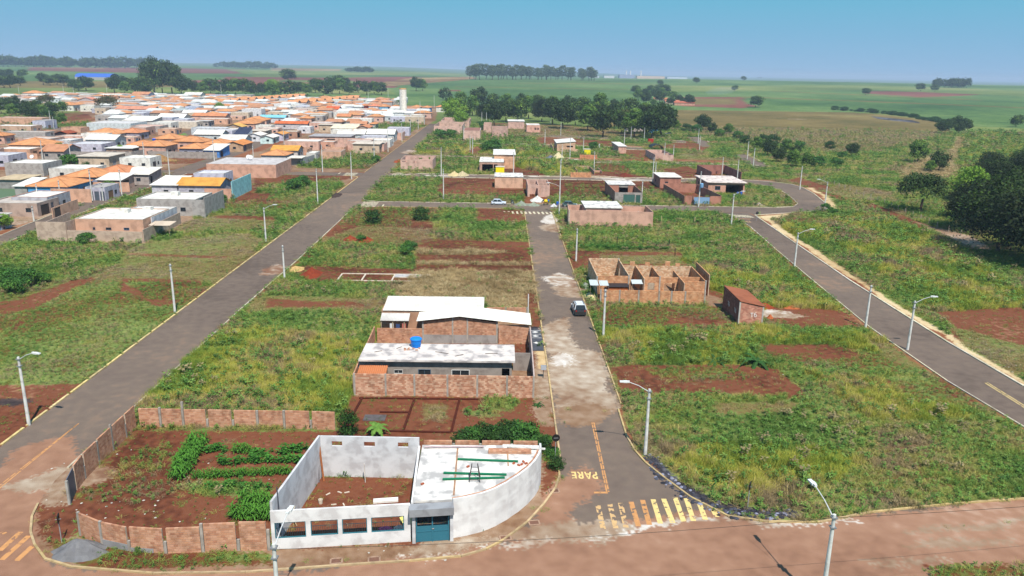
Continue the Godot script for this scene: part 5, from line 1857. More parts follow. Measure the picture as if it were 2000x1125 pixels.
func heap(called: String, label: String, at: Vector3, rx: float, rz: float, h: float, c: Color, group := "") -> MeshInstance3D:
	var mb := MB.new()
	var k := 22
	var rings := 7
	var f := noise(int(at.x * 13.0 - at.z * 7.0),0.6,3)
	var pt := func(i: int, j: int) -> Vector3:
		var t := TAU * (i % k) / k
		var r := float(j) / rings
		var wob := 1.0 + 0.22 * f.get_noise_2d(cos(t) * 3.0, sin(t) * 3.0 + at.x)
		var y := h * (1.0 - r) ** 1.15 * (1.0 + 0.25 * f.get_noise_2d(cos(t) * r * 4.0 + 9.0, sin(t) * r * 4.0)) - 0.03 * r
		return Vector3(cos(t) * rx * r * wob, y, sin(t) * rz * r * wob)
	for j in rings:
		for i in k:
			mb.col = tinted(c, rng.randf_range(0.9,1.08))
			var a: Vector3 = pt.call(i, j)
			var b: Vector3 = pt.call(i + 1, j)
			var d: Vector3 = pt.call(i + 1, j + 1)
			var e: Vector3 = pt.call(i, j + 1)
			if j > 0:
				mb.tri(a, d, b)
			mb.tri(a, e, d)
	var o := part(mb, called, M.soil, self)
	o.position = at
	tag(o, label, "heap", group)
	return o


func leaning_shed() -> void:
	# the brick shed with one sloping roof and painted letters
	var o := thing("brick_shed", "small brick shed with a sloping rust-red roof and white T6 lettering", "shed", Vector3(34.1,0,-104.6))
	var t := [lin(196,136,116), lin(186,122,104), lin(206,152,130)]
	var mb := MB.new()
	mb.bricks(V(0,0),V(3.2,-0.05),-0.05,2.72,0.14, rng, t, [],0.3,0.19)
	part(mb, "front_wall", M.clay, o).set_meta("kind", "stuff")
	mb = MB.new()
	mb.bricks(V(0.0,-0.1),V(0.0,-8.2),-0.05,3.4,0.14, rng, [lin(150,92,78), lin(138,82,70), lin(160,104,90)],[],0.3,0.19)  # the left wall's shade is put into its darker brick tones
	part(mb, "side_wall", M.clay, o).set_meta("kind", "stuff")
	mb = MB.new()
	mb.bricks(V(3.2,-0.15),V(3.2,-8.2),-0.05,2.65,0.14, rng, t, [],0.3,0.19)
	part(mb, "side_wall", M.clay, o).set_meta("kind", "stuff")
	mb = MB.new()
	mb.col = tinted(t[0],0.95)
	for z in [0.06,-0.08]:
		mb.tri(Vector3(0,2.7, z),Vector3(3.2,2.7, z - 0.05),Vector3(0,3.38, z))
	part(mb, "gable", M.clay, o)
	mb = MB.new()
	mb.col = lin(150,92,68)
	mb.sheet(Vector3(-0.1,3.52,0.15),Vector3(3.55,2.78,0.15),Vector3(3.55,2.78,-8.4),Vector3(-0.1,3.52,-8.4),0.06)
	part(mb, "roof", M.tile, o)
	for p in [[-0.08,0.03,3.35],[3.25,-0.02,2.7]]:
		mb = MB.new()
		mb.col = lin(186,182,176)
		mb.box(Vector3(p[0] - 0.1,-0.05, p[1] - 0.1),Vector3(p[0] + 0.1, p[2], p[1] + 0.09))
		part(mb, "concrete_post", M.concrete, o)
	var tm := TextMesh.new()
	var f := SystemFont.new()
	f.font_names = PackedStringArray(["Droid Sans"])
	tm.font = f
	tm.text = "T6"
	tm.font_size = 80
	tm.pixel_size = 0.011
	tm.depth = 0.01
	tm.material = plain_mat("chalky white paint", Color(0.75,0.72,0.7),0.9)
	var l := part_mesh(tm, "painted_letters", o)
	l.position = Vector3(1.95,1.5,0.08)
	l.rotation.z = 0.06
	for z in [-1.9,-5.2]:
		var r := part_mesh(tm, "painted_letters", o)
		r.transform = Transform3D(Basis(Vector3.UP, -PI / 2) * Basis(Vector3.BACK, -0.05),Vector3(-0.085,1.55, z))
	heap("rubble_heap", "heap of broken red clods left of the two behind the brick shed", Vector3(40.6,0,-113.5),1.7,1.3,0.75, lin(140,62,36))
	heap("rubble_heap", "small orange brick heap on the red strip behind the brick shed", Vector3(44.8,0,-113.2),1.4,0.8,0.45, lin(178,100,62))
	heap("brick_heap", "little heap of orange bricks on the white spill by the shed", Vector3(39.7,0,-108.0),0.5,0.6,0.6, lin(176,98,58))


# ---------------------------------------------------------------- houses under construction in the estate
func build_estate_houses() -> void:
	var pink := lin(204,172,160)
	var brick := lin(200,162,146)
	var dark_brick := lin(172,124,108)
	var white := lin(222,220,216)
	var grey_c := lin(158,152,148)
	# corner house with a white block inside its brick wall
	house("walled_house", "brick house with a white slab block inside its yard wall by the middle street corner", 20.0,28.2,-177.2,4.1,9.0, {"roof": "slab", "eave": 0.25, "wall": brick, "top": white, "rm": M.slab, "wm": M.brick,
		"yard": [[-4.0,-0.2,15.2,-1.6,3.6],[-3.9,0.1,-3.4,8.6,3.6],[-3.2,8.8,15.0,7.6,3.3],[15.1,7.5,15.2,-1.4,3.6]]})
	for p in [[20.2,-177.0],[27.8,-176.4],[31.8,-176.0],[16.2,-177.0]]:
		var mb := MB.new()
		mb.col = lin(190,182,174)
		mb.box(Vector3(p[0] - 0.12,-0.05, p[1] - 0.02),Vector3(p[0] + 0.12,3.65, p[1] + 0.2))
		tag(part(mb, "concrete_pillar", M.concrete, self), "concrete pillar on the brick yard wall at the middle street corner", "pillar", "pillars of the corner yard wall")
	house("garage_shell", "grey fronted shell with a green gate and a dark roofless court", 31.2,38.6,-208.8,3.3,20.5, {"roof": "open", "wall": dark_brick, "skip": [0], "yard": [[0,0.0,7.4,0.0,3.1,[[2.3,5.4,0.0,2.6, "g", lin(70,104,98)],[5.7,6.9,0.0,2.5, "g", lin(60,92,86)]]]], "yard_tone": grey_c, "yard_mat": M.plaster, "inner": [[0.2,13.0,3.0,13.0,3.2],[5.6,13.0,7.2,13.0,3.2]]})
	var mb := MB.new()
	mb.col = white
	mb.box(Vector3(31.0,3.32,-229.6),Vector3(38.8,3.5,-221.6))
	mb.col = grey_c
	mb.box(Vector3(31.4,2.6,-222.0),Vector3(38.4,3.31,-221.8))
	tag(part(mb, "roof_slab", M.slab, self), "white slab roofing the rear of the green-gated shell", "roof")
	house("brick_shell", "pink brick shell with a white lintel cross, open to the street by the mixer", 8.1,14.3,-218.6,3.3,12.5, {"roof": "open", "wall": pink, "front": [[0.6,2.9,0.0,2.5, "o"],[3.1,3.7,1.0,3.2, "o"]], "inner": [[0.2,5.0,2.8,5.0,2.9],[3.0,0.3,3.0,12.0,3.2],[3.1,6.0,6.0,6.0,3.2]]})
	house("brick_house", "square brick house with a white slab roof behind the silver car", -1.2,7.2,-234.8,3.35,9.0, {"roof": "slab", "eave": 0.15, "wall": lin(210,174,150), "top": white, "rm": M.slab})
	house("garage_house", "white flat-roofed house with a black open garage beside the yellow container", -6.8,1.6,-274.2,3.3,15.0, {"roof": "slab", "eave": 0.1, "wall": lin(186,152,138), "top": white, "rm": M.slab, "front": [[0.9,4.7,0.0,2.6, "o"],[5.0,6.3,0.0,2.6, "o"]], "trim": white})
	house("tall_brick_house", "taller brick house with a white shed roof behind the open garage", -1.8,5.6,-284.0,4.9,16.0, {"roof": "shed", "fall": 0.02, "eave": 0.4, "wall": lin(208,168,138), "top": white, "front": [[1.6,2.4,1.6,3.4, "w", lin(70,96,160)],[3.0,3.8,2.0,2.8, "o"]]})
	house("slanted_house", "beige brick house with a steeply slanted white roof and a black window strip", 25.2,33.2,-345.6,4.0,18.0, {"roof": "shed_right", "fall": 0.1, "eave": 0.3, "wall": lin(206,172,146), "top": white, "front": [[4.2,7.0,2.3,3.0, "o"]], "left": [[12.0,16.0,1.2,2.8, "w"]], "yard": [[-1.5,0.5,-1.2,24.0,2.0],[0,-0.6,9.0,-0.8,1.6]]})
	house("long_shed", "narrow shed with a long white roof and orange doors on its dark side", 52.2,55.6,-345.6,3.0,21.0, {"cat": "shed", "roof": "slab", "eave": 0.3, "wall": lin(206,166,150), "top": white, "left": [[2.0,4.0,0.0,2.2, "g", lin(190,98,52)],[8.0,9.2,1.0,2.2, "o"],[12.0,13.0,0.0,2.2, "o"]]})
	house("brick_house", "small brick house with a white roof at the far end of the blue-gated yard", 49.6,56.0,-240.0,3.3,11.0, {"roof": "slab", "eave": 0.3, "wall": dark_brick, "top": lin(220,214,208), "left": [[3,4.2,1.0,2.0, "w"]], "front": [[1.5,2.5,1.0,2.0, "w"]],
		"yard": [[0.6,-31.2,2.9,-31.2,2.4],[2.9,-31.2,7.4,-31.1,2.2,[[0.1,4.4,0.0,2.2, "g", lin(126,160,196)]]],[7.4,-31.1,10.4,-31.0,2.4],[0.5,-31.0,-0.5,-8.0,2.4],[10.4,-31.0,9.2,-9.0,2.6],[-0.4,-7.8,9.0,-8.8,2.6]]})
	house("porch_house", "brick house with a pale pink flat roof and a deep black carport", 61.8,72.6,-229.6,3.3,15.0, {"roof": "slab", "eave": 0.5, "wall": lin(196,152,136), "top": lin(222,208,202), "rm": M.slab, "front": [[2.0,3.6,1.2,2.3, "w", lin(60,80,120)],[5.2,10.4,0.0,2.7, "o"]], "left": [[3.0,4.4,1.1,2.2, "w"]]})
	house("brick_shell", "dark brick shell of bare walls standing behind the pink-roofed house", 70.2,80.2,-258.0,3.1,20.0, {"roof": "open", "wall": lin(158,112,102), "skip": [0]})
	house("brick_shell", "low pink brick shell beside the far white-dusted street", 62.6,70.0,-315.6,2.6,22.0, {"roof": "open", "wall": pink, "skip": [], "front": [[0.2,3.0,0.0,2.5, "o"]], "inner": [[0.2,8.0,7.0,8.0,2.6]]})
	house("curved_shell", "pink brick corner shell with empty window gaps beside the left street", -34.4,-23.2,-275.4,3.6,14.0, {"roof": "open", "wall": pink, "back": [[2.0,2.6,1.6,3.2, "o"],[5.0,6.2,1.2,2.8, "o"]], "front": [[0.6,2.4,2.8,3.2, "o"],[4.6,5.8,2.5,3.2, "o"]], "inner": [[4.0,0.4,4.0,13.6,2.8],[4.2,7.0,11.0,7.0,3.1]]})
	house("brick_compound", "long pink brick wall compound at the far end of the left street", -35.4,-18.4,-484.0,4.6,30.0, {"roof": "open", "wall": pink, "inner": [[6,1,6,29,4.2]]})
	house("brick_compound", "pink brick wall compound just in front of the farthest one", -35.8,-20.6,-436.0,4.4,38.0, {"roof": "open", "wall": lin(208,176,164)})
	house("brick_block", "windowless pink brick block standing on the fourth cross street", -18.0,-9.6,-396.5,5.0,22.0, {"roof": "lip", "wall": lin(208,176,164), "top": lin(150,106,92)})
	house("brick_block", "grey brick shell with slot windows beside the windowless block", -3.9,4.4,-425.0,4.6,16.0, {"roof": "open", "wall": lin(190,160,150), "front": [[1.4,2.0,1.4,3.4, "o"],[2.6,3.2,1.4,3.4, "o"],[6.2,6.8,1.4,3.4, "o"]]})
	house("brick_house", "pink brick house with a white roof edge below the tree belt", 5.2,15.0,-484.0,4.6,16.0, {"roof": "slab", "eave": 0.3, "wall": pink, "top": white})
	house("brick_house", "small pink brick house with two windows, right of the white-edged one", 15.6,23.4,-458.0,4.2,16.0, {"roof": "lip", "wall": lin(212,168,152), "front": [[4.6,5.4,1.6,2.8, "o"],[6.2,7.0,1.6,2.8, "o"]]})
	house("brick_shell", "half-built pink walls behind the slot-windowed shell", -9.0,-4.6,-452.0,5.0,14.0, {"roof": "open", "wall": pink, "skip": [3], "inner": [[0.2,5,4.2,5,3.5]]})
	# low walls, stacks and foundations
	var low := [
		[32.48,39.52,-317.71,1.9, lin(206,138,100), "long stack of orange bricks beside the far yellow container"],
		[24.02,30.92,-263.08,1.5, lin(206,148,108), "long stack of orange bricks on the second cross street"],
	]
	for s in low:
		var o := thing("brick_stack", s[5], "bricks", Vector3(s[0],0, s[2]))
		mb = MB.new()
		mb.bricks(V(0,0),Vector2(s[1] - s[0],0),-0.03, s[3],0.9, rng, [s[4], tinted(s[4],0.88), tinted(s[4],1.08)],[],0.4,0.24)
		part(mb, "brick_rows", M.clay, o).set_meta("kind", "stuff")
	for f in [[28.5,-262.8,9.0,12.0,0.9, "half-built grey walls of a house beginning on the second cross street"]]:
		var o := thing("half_walls", f[5], "walls", Vector3(V(36.9,-268.2).x - 10.0,0,-270.0))
		for q in [[0,0,0,-14,1.5],[0,-14,6,-14,1.4],[6,0,6,-14,1.2],[9,-3,9,-16,0.8],[6,-7,9,-7,0.7]]:
			mb = MB.new()
			mb.col = lin(188,152,134)
			mb.wall(Vector2(q[0], q[1]),Vector2(q[2], q[3]),-0.05, q[4],0.16)
			part(mb, "low_wall", M.brick, o)
	# foundation strips in red lots: pale beams laid in a plan
	foundation("pale foundation beams with a grey slab on the red lot by the left street", V(-20.60,-128.83),[[-6,-1.5,9,-1.5],[-6,3,9,3],[-6,-1.5,-6,3],[-2,-1.5,-2,3],[3,-1.5,3,3],[9,-1.5,9,3],[4,0.6,9,0.6]], lin(214,200,184),[3.1,-1.4,8.9,0.5])
	foundation("dark trenches of a plan dug in the red lot right of the pink shell", V(28.8,-242.6),[[-7,-4,7,-4],[-7,4,7,4],[-7,-4,-7,4],[0,-4,0,4],[7,-4,7,4]], lin(84,40,28),[])
	foundation("red trench plan in the lot beside the silver car", V(3.8,-222.4),[[-4,-8,-4,9],[1,-8,1,9],[6,-8,6,9],[-4,-8,6,-8],[-4,2,1,2]], lin(96,46,32),[])
	foundation("dark brown plan of trenches in front of the slanted-roof house", V(28.4,-336.6),[[-5,-8,-3,6],[0,-8,2,6],[5,-8,7,6],[-5,-8,5,-8]], lin(92,44,30),[])
	foundation("brown trench plan in the grassy lot left of the blue-gated yard", V(65.7,-278.6),[[-9,-6,5,8],[-5,-9,9,6],[-9,-6,-5,-9]], lin(104,62,46),[])
	foundation("trench outline of the dark red lot south of the slab house", V(-5.13,-73.14),[[-9.5,-4.5,3.2,-4.5],[-9.5,3.2,2.6,3.6],[-9.2,-4.4,-9.6,3.3],[-3.6,-4.4,-3.9,3.4],[1.2,-4.4,0.8,3.4],[-6.8,-1.0,-3.8,-1.0]], lin(78,36,24),[-8.2,-0.4,-6.0,1.0])


func foundation(label: String, at: Vector2, lines: Array, c: Color, pad: Array) -> void:
	var o := thing("foundation_plan", label, "foundation", v3(at))
	for l in lines:
		var mb := MB.new()
		mb.col = c
		mb.bar(Vector3(l[0],0.05, l[1]),Vector3(l[2],0.05, l[3]),0.24,0.14)
		part(mb, "beam", M.concrete if c.r > 0.3 else M.soil, o)
	if pad:
		var mb := MB.new()
		mb.col = lin(186,184,186) if c.r > 0.3 else lin(96,90,92)
		mb.box(Vector3(pad[0],-0.02, pad[1]),Vector3(pad[2],0.1 if c.r > 0.3 else 0.05, pad[3]))
		part(mb, "concrete_pad", M.concrete, o)


# ---------------------------------------------------------------- the town on the left
func town(label: String, kind: String, xl: float, xr: float, zf: float, h: float, d: float, wall: Color, top: Color, o := {}) -> Node3D:
	var w := xr - xl
	o["roof"] = kind
	o["wall"] = wall
	o["top"] = top
	if kind in ["hip", "gable_x", "gable_z"]:
		o["rm"] = M.tile
	if not o.has("wm"):
		o["wm"] = M.brick if (wall.r > wall.b * 1.5) else M.plaster
	var trim := lin(64,70,84)
	if not o.has("front") and w > 4.0:
		var f := []
		var k := 1 if w < 8.0 else 2
		for i in k:
			var u := w * (i + 0.5) / k + rng.randf_range(-0.6,0.3)
			f.append([u, u + 1.2,1.1,2.0, "w", trim])
		o["front"] = f
	if not o.has("right") and d > 6.0:
		o["right"] = [[d * 0.2, d * 0.2 + 2.6,0.0,2.3, "g", [lin(70,66,70), lin(96,110,128), lin(120,92,70), lin(150,156,164)][rng.randi() % 4]],[d * 0.62, d * 0.62 + 1.2,1.0,2.0, "w", trim]]
	return house("town_house", label, xl, xr, zf, h, d, o)


func build_town() -> void:
	var orange := lin(204,146,102)
	var orange2 := lin(198,136,98)
	var ochre := lin(204,152,74)
	var white := lin(224,222,216)
	var cream := lin(212,200,184)
	var grey_c := lin(166,162,160)
	var lilac := lin(192,192,210)
	var brick := lin(208,168,144)
	var pink := lin(210,174,160)
	var blue := lin(128,166,214)
	var pale := lin(204,214,218)
	# --- nearest corner: brick house in a half-plastered wall
	town("brick house with a white roof behind a half-plastered grey wall", "lip", -85.2,-71.6,-156.6,3.9,13.0, brick, white, {"box": true, "eave": 0.6, "front": [[3.4,3.9,1.7,2.2, "w"],[6.0,7.1,1.7,2.2, "w"],[9.6,10.7,1.7,2.2, "w", lin(90,120,150)]], "right": [],
		"yard": [[-6.0,-3.2,-0.2,-3.2,3.8],[-6.0,-3.0,-7.5,12.0,3.0,[[2.0,5.0,0.0,2.4, "g"]]],[-0.2,-3.1,-0.2,0.2,3.8],[0.0,-3.2,15.0,-3.9,2.2],[15.1,-3.8,14.6,16.0,2.6]], "yard_mat": M.plaster, "yard_tone": lin(188,166,150)})
	var cp := thing("lean_to", "sheet-roofed lean-to at the right end of the half-plastered wall's yard", "lean-to", Vector3(-71.2,0,-160.0))
	var mb := MB.new()
	mb.col = lin(206,190,172)
	mb.corrugated(Vector3(0,2.5,2.2),Vector3(4.3,2.5,2.2),Vector3(4.3,2.75,-1.5),Vector3(0,2.75,-1.5),0.2,0.03)
	part(mb, "roof_sheet", M.roof, cp)
	for x in [0.2,4.1]:
		mb = MB.new()
		mb.col = lin(150,130,110)
		mb.bar(Vector3(x, -0.03,2.0),Vector3(x, 2.5,2.0),0.12,0.12)
		part(mb, "post", M.wood, cp)
	town("white and lilac parapet house behind the half-plastered wall's house", "lip", -80.00,-71.43,-160.24,3.70,13.0, lin(206,208,216), white, {"box": true, "right": [[2.0,3.0,1.2,2.1, "w"],[6.0,7.6,1.0,2.2, "w"]], "yard": [[-7.0,0.0,-0.1,0.0,2.6]]})
	town("grey stepped house with a bright white flat roof beside the brick side wall", "lip", -84.29,-70.57,-182.16,3.90,11.0, grey_c, white, {"box": true, "right": [[2.0,5.0,1.8,3.9, "o"]], "yard": [[16.4,-2.0,16.4,11.0,4.6],[13.6,-2.0,16.3,-2.0,4.2]]})
	town("house with an ochre gable roof beside the tall cyan wall", "gable_x", -85.43,-74.47,-209.22,3.40,9.0, lin(176,176,190), ochre, {"right": []})
	town("white lean-roofed annex at the left of the ochre gable", "shed", -92.14,-85.53,-208.74,3.20,10.0, lin(196,196,206), white, {"right": []})
	var cw := thing("cyan_wall", "tall pale cyan painted wall on the edge of the red lot", "wall", Vector3(-70.4,0,-207))
	mb = MB.new()
	mb.col = lin(150,206,212)
	mb.wall(V(0,0),V(-0.2,-17),-0.05,4.7,0.2)
	part(mb, "wall_body", M.paint, cw)
	mb = MB.new()
	mb.col = lin(200,160,140)
	mb.wall(V(-0.2,0.08),V(-7.2,0.08),-0.05,2.8,0.16)
	part(mb, "return_wall", M.brick, cw)
	town("long pale brick building with pilasters and a flat grey roof", "lip", -92.27,-70.51,-249.42,4.2,19.0, lin(204,164,144), lin(196,190,190), {"front": [], "right": []})
	# --- west side of the second street, near to far
	town("low house with a lilac front and a blue roller gate, nearest on the left edge", "slab", -124.0,-104.2,-158.5,2.9,8.0, lin(186,184,200), lin(196,190,186), {"right": [[1.0,4.4,0.0,2.5, "g", lin(126,162,196)],[5.2,6.2,1.1,2.0, "w"]]})
	town("white and brick parapet house behind the dark slatted gate", "lip", -113.85,-105.56,-183.51,3.70,10.0, lin(176,176,184), white, {"cap": lin(196,130,102), "yard": [[13.0,-7.0,12.0,6.0,2.4,[[1.0,4.0,0.0,2.2, "g", lin(74,66,62)]]]], "yard_tone": brick, "yard_mat": M.brick})
	town("grey garage block with a dark slatted door on the second street", "lip", -117.0,-105.2,-178.5,3.1,9.0, lin(178,158,148), lin(190,180,172), {"right": [[1.2,4.6,0.0,2.5, "g", lin(66,58,56)],[5.4,6.6,0.0,2.4, "g", lin(90,92,104)]]})
	town("blue-walled house under a broad orange hip roof", "hip", -122.29,-112.03,-204.60,3.10,12.0, lin(86,160,214), orange, {"yard": [[9.0,-5.6,19.0,-5.6,3.4]], "yard_tone": brick, "yard_mat": M.brick})
	town("lilac gateway block with three dark grilles right of the blue-walled house", "lip", -106.21,-101.26,-202.04,3.40,8.0, lin(188,186,202), grey_c, {"front": [[0.6,1.9,0.0,2.4, "g"],[2.2,3.4,0.0,2.4, "g"],[3.7,4.8,0.0,2.4, "g"]]})
	town("house with a wide two-part orange hip roof above a brick wall", "hip", -122.91,-113.46,-223.10,3.20,12.0, lin(126,140,170), orange, {"yard": [[8.0,-6.0,21.0,-6.0,2.6]], "yard_tone": brick, "yard_mat": M.brick})
	town("orange hip roof rising behind the two-part orange roof", "hip", -118.34,-109.14,-231.27,3.40,11.0, lin(150,160,186), orange2)
	town("white carport roof over a tall brown slatted gate", "shed", -111.44,-104.96,-218.92,2.90,8.0, lin(190,160,144), white, {"right": [[0.8,4.6,0.0,2.6, "g", lin(70,56,46)]]})
	town("white pergola-roofed entry with an arched grey doorway", "shed", -110.07,-102.36,-230.60,3.00,9.0, lin(170,160,156), lin(224,218,208), {"right": [[1.0,2.4,0.0,2.4, "o"]]})
	town("grey windowless block with a white roof left of the banana plants", "lip", -152.71,-140.99,-245.20,4.00,11.0, lin(172,168,164), white, {"front": []})
	town("low tan-roofed shed in front of the grey windowless block", "slab", -140.42,-133.09,-219.79,2.50,10.0, lin(150,148,146), lin(198,178,146), {"front": []})
	town("white lean-to roof squeezed left of the blue-walled house", "shed", -127.33,-124.14,-207.22,2.60,9.0, grey_c, white)
	town("brick building with small black windows behind a brick yard wall", "lip", -186.18,-173.12,-294.24,3.20,9.0, brick, white, {"front": [[3.0,5.6,1.2,1.8, "o"],[9.0,10.2,1.2,2.2, "o"],[13.0,14.0,1.2,2.0, "o"]], "yard": [[-2,-12,22.5,-12,3.0]]})
	town("orange hip roof over the brick building with black windows", "hip", -187.62,-174.43,-306.12,3.60,13.0, brick, orange)
	town("pale grey house with a white patched wall beside the street tree", "lip", -182.79,-176.53,-329.37,3.40,10.0, lin(196,198,204), white, {"yard": [[7.0,-2.0,16.5,-2.0,3.2,[[1.2,5.2,0.0,2.7, "g", lin(50,54,84)]]],[16.6,-2.0,16.6,8.0,3.2]], "yard_tone": lin(172,160,156)})
	town("grey walled yard house with a white slab and a brown gate", "slab", -149.95,-140.08,-303.99,3.00,11.0, lin(150,128,116), white, {"yard": [[-0.2,-8.4,13.2,-8.4,2.7,[[3.6,7.0,0.0,2.4, "g", lin(70,54,48)]]],[13.3,-8.4,14.0,6.0,2.7],[-12.5,-8.4,-0.3,-8.4,2.5]], "yard_tone": lin(170,164,160), "yard_mat": M.plaster})
	town("orange hip-roofed house behind a long grey wall and red lot", "hip", -123.88,-114.83,-308.18,3.00,11.0, lin(150,150,170), orange, {"yard": [[-9.0,-7.4,17.0,-7.4,2.5],[-9.0,-7.3,-9.5,6.0,2.5]], "yard_tone": lin(166,158,152), "yard_mat": M.plaster})
	town("bright blue garage with a white sloped roof at the street corner", "shed", -112.99,-107.34,-304.64,2.70,12.0, lin(96,150,222), white, {"right": [[1.2,4.2,0.0,2.4, "g", lin(40,42,60)]], "front": []})
	town("orange hip roof left of the paired orange gables", "hip", -120.95,-112.62,-326.21,3.20,12.0, brick, orange)
	town("tan house under paired orange gable roofs with deep gables", "gable_z", -113.05,-105.52,-327.43,3.00,13.0, lin(184,156,130), lin(206,138,80), {"right": [[1.0,4.4,0.0,2.5, "g", lin(90,90,110)]]})
	town("ochre gable-roofed house beside the fenced orange hip", "gable_x", -87.73,-77.72,-305.86,3.20,9.0, lin(196,188,184), ochre)
	town("grey house with an orange hip roof inside grey panel fencing", "hip", -86.70,-77.79,-288.88,3.00,9.0, lin(198,200,204), orange, {"front": [[1.0,3.0,1.0,1.8, "w", white],[4.6,8.6,1.0,1.8, "w", white]], "yard": [[-3.0,-5.0,11.5,-5.0,2.2],[11.6,-5.0,16.2,-5.0,2.4],[16.3,-5.0,17.5,8.0,2.6]], "yard_tone": lin(164,164,166), "yard_mat": M.plaster})
	town("white pergola carport with a black interior beside the fenced hip house", "slab", -75.25,-70.70,-282.61,2.70,7.0, lin(150,150,152), lin(220,214,204), {"front": [[0.3,4.4,0.0,2.5, "o"]]})
	town("small white box building right of the ochre gable", "lip", -72.53,-69.08,-298.00,3.00,8.0, lin(214,210,206), white)
	town("brick house with an open door beside the green corner lot", "lip", -67.80,-60.22,-301.82,3.30,9.0, brick, lin(176,140,120), {"front": [], "right": [[1.0,2.6,0.0,2.3, "o"]]})
	for w in [[-70.08,-49.18,-338.22,3.0, "near one of two long brick walls beside the left street"],[-75.05,-50.03,-363.88,3.2, "second long brick wall, just behind the one by the brick house"],[-69.94,-48.14,-394.91,3.6, "tall brick wall with pale pilasters nearing the left street"]]:
		var bw := thing("brick_boundary_wall", w[4], "wall", Vector3(w[0],0, w[2]))
		mb = MB.new()
		mb.col = tinted(pink, rng.randf_range(0.92,1.0))
		mb.wall(V(0,0),Vector2(w[1] - w[0],0),-0.05, w[3],0.16)
		mb.wall(Vector2(w[1] - w[0] - 0.08,-0.1),Vector2(w[1] - w[0] - 0.08,-11),-0.05, w[3],0.16)
		part(mb, "wall_body", M.brick, bw)
		var u := 1.0
		while u < w[1] - w[0]:
			mb = MB.new()
			mb.col = lin(214,190,172)
			mb.box(Vector3(u, -0.05,0.06),Vector3(u + 0.22, w[3] + 0.04,0.13))
			part(mb, "pilaster", M.concrete, bw)
			u += 3.4
	town("brick shed under a broad flat grey roof", "slab", -87.03,-68.58,-365.00,3.60,14.0, pink, lin(168,164,166), {"front": [[8.0,12.0,0.0,2.6, "o"]]})
	town("stepped brick block with a white strip roof before the grey-roofed shed", "lip", -91.19,-76.90,-338.39,3.70,12.0, pink, white)
	town("low brick house with a dark doorway left of the two long brick walls", "lip", -82.77,-71.34,-342.96,3.20,8.0, lin(200,156,136), lin(206,196,186))
	town("cream sheet-roofed hall near the end of the left street", "shed", -89.18,-75.97,-422.45,3.20,11.0, cream, lin(224,214,190))
	town("narrow house under two orange gable roofs near the left street's end", "gable_z", -75.64,-69.41,-423.77,3.80,14.0, lin(186,170,158), orange2)
	town("little orange-roofed annex in front of the cream hall", "gable_x", -74.78,-70.60,-408.30,2.80,6.0, pink, lin(214,150,80))
	town("small orange hip roof right of the two orange gables", "hip", -75.02,-71.48,-462.02,3.20,9.0, lin(190,190,196), orange)
	town("long white low building behind the cream hall", "lip", -94.08,-80.03,-501.35,3.60,10.0, white, lin(222,220,218))
	town("yellow house with an orange roof on the far cross street", "gable_x", -105.18,-96.61,-518.63,4.00,9.0, lin(216,206,150), orange2)
	town("bright blue house with a red-orange roof on the far corner", "gable_x", -130.30,-121.11,-603.93,4.20,12.0, lin(40,120,206), lin(196,96,54))
	town("brick block left of the yellow house", "lip", -108.67,-96.73,-457.43,3.60,12.0, pink, lin(206,196,190))
	town("orange hip roof above white walls left of the bright blue house", "hip", -127.68,-119.99,-550.59,3.60,9.0, cream, orange)
	# row near the water tower
	var row := [[-125.87,-117.82,-668.47,4.20, white, orange, "white house with an orange hip roof, leftmost of the row before the tower"],[-116.69,-110.30,-671.72,4.20, lin(120,50,50), orange2, "dark red house with an orange hip roof in the row before the tower"],[-108.42,-100.39,-665.35,4.20, lin(224,220,226), lin(214,140,110), "white house with a pinkish roof in the row before the tower"],[-99.05,-91.52,-659.16,4.20, lin(130,180,214), orange, "light blue house with an orange hip roof left of the tower"],[-89.49,-81.18,-653.45,4.20, cream, orange2, "beige house with an orange hip roof just left of the tower"],[-72.72,-64.75,-659.63,4.20, grey_c, orange, "grey house with an orange hip roof just right of the tower"],[-62.92,-56.27,-653.69,4.20, lin(36,132,214), orange, "vivid blue house with an orange hip roof right of the tower"],[-52.73,-45.52,-666.93,4.20, white, lin(210,140,100), "white house with a faded roof beside the tree belt"]]
	for r in row:
		town(r[6], "hip", r[0], r[1], r[2], r[3],11.0, r[4], r[5])
	for r in [[-121.76,-114.48,-765.93,4.00, "orange roof standing behind the row before the tower, left one"],[-118.32,-110.76,-795.23,4.00, "red-roofed house standing behind the row before the tower"]]:
		town(r[4], "hip", r[0], r[1], r[2], r[3],10.0, pink, orange2)
	town("low brick wall house in front of the white row", "lip", -115.23,-95.95,-632.75,3.20,10.0, pink, pink)
	town("white low building right of the tower's foot", "lip", -62.68,-54.45,-561.21,3.40,8.0, white, white)
	var booth := thing("painted_booth", "low blue booth with a yellow and green top at the tower's foot", "booth", v3(V(-72.4,-555.6)))
	for b in [[0.0,1.7, lin(52,132,196), "wall"],[1.7,2.3, lin(60,160,90), "band"],[2.3,2.9, lin(206,206,70), "top"]]:
		mb = MB.new()
		mb.col = b[2]
		mb.box(Vector3(0, b[0] - 0.03,-4),Vector3(7.0, b[1],0.02 * b[0]))
		part(mb, b[3], M.paint, booth)
	# --- middle distance
	town("lilac tall house with a steel shutter above the park's corner", "lip", -245.39,-238.74,-423.05,4.60,11.0, lilac, grey_c)
	town("long brick and white building left of the lilac tall house", "lip", -252.54,-233.86,-401.18,3.40,10.0, lin(200,170,150), white)
	town("brick wall house rising behind the long brick and white building", "lip", -281.20,-255.75,-450.56,4.20,9.0, brick, lin(196,170,156))
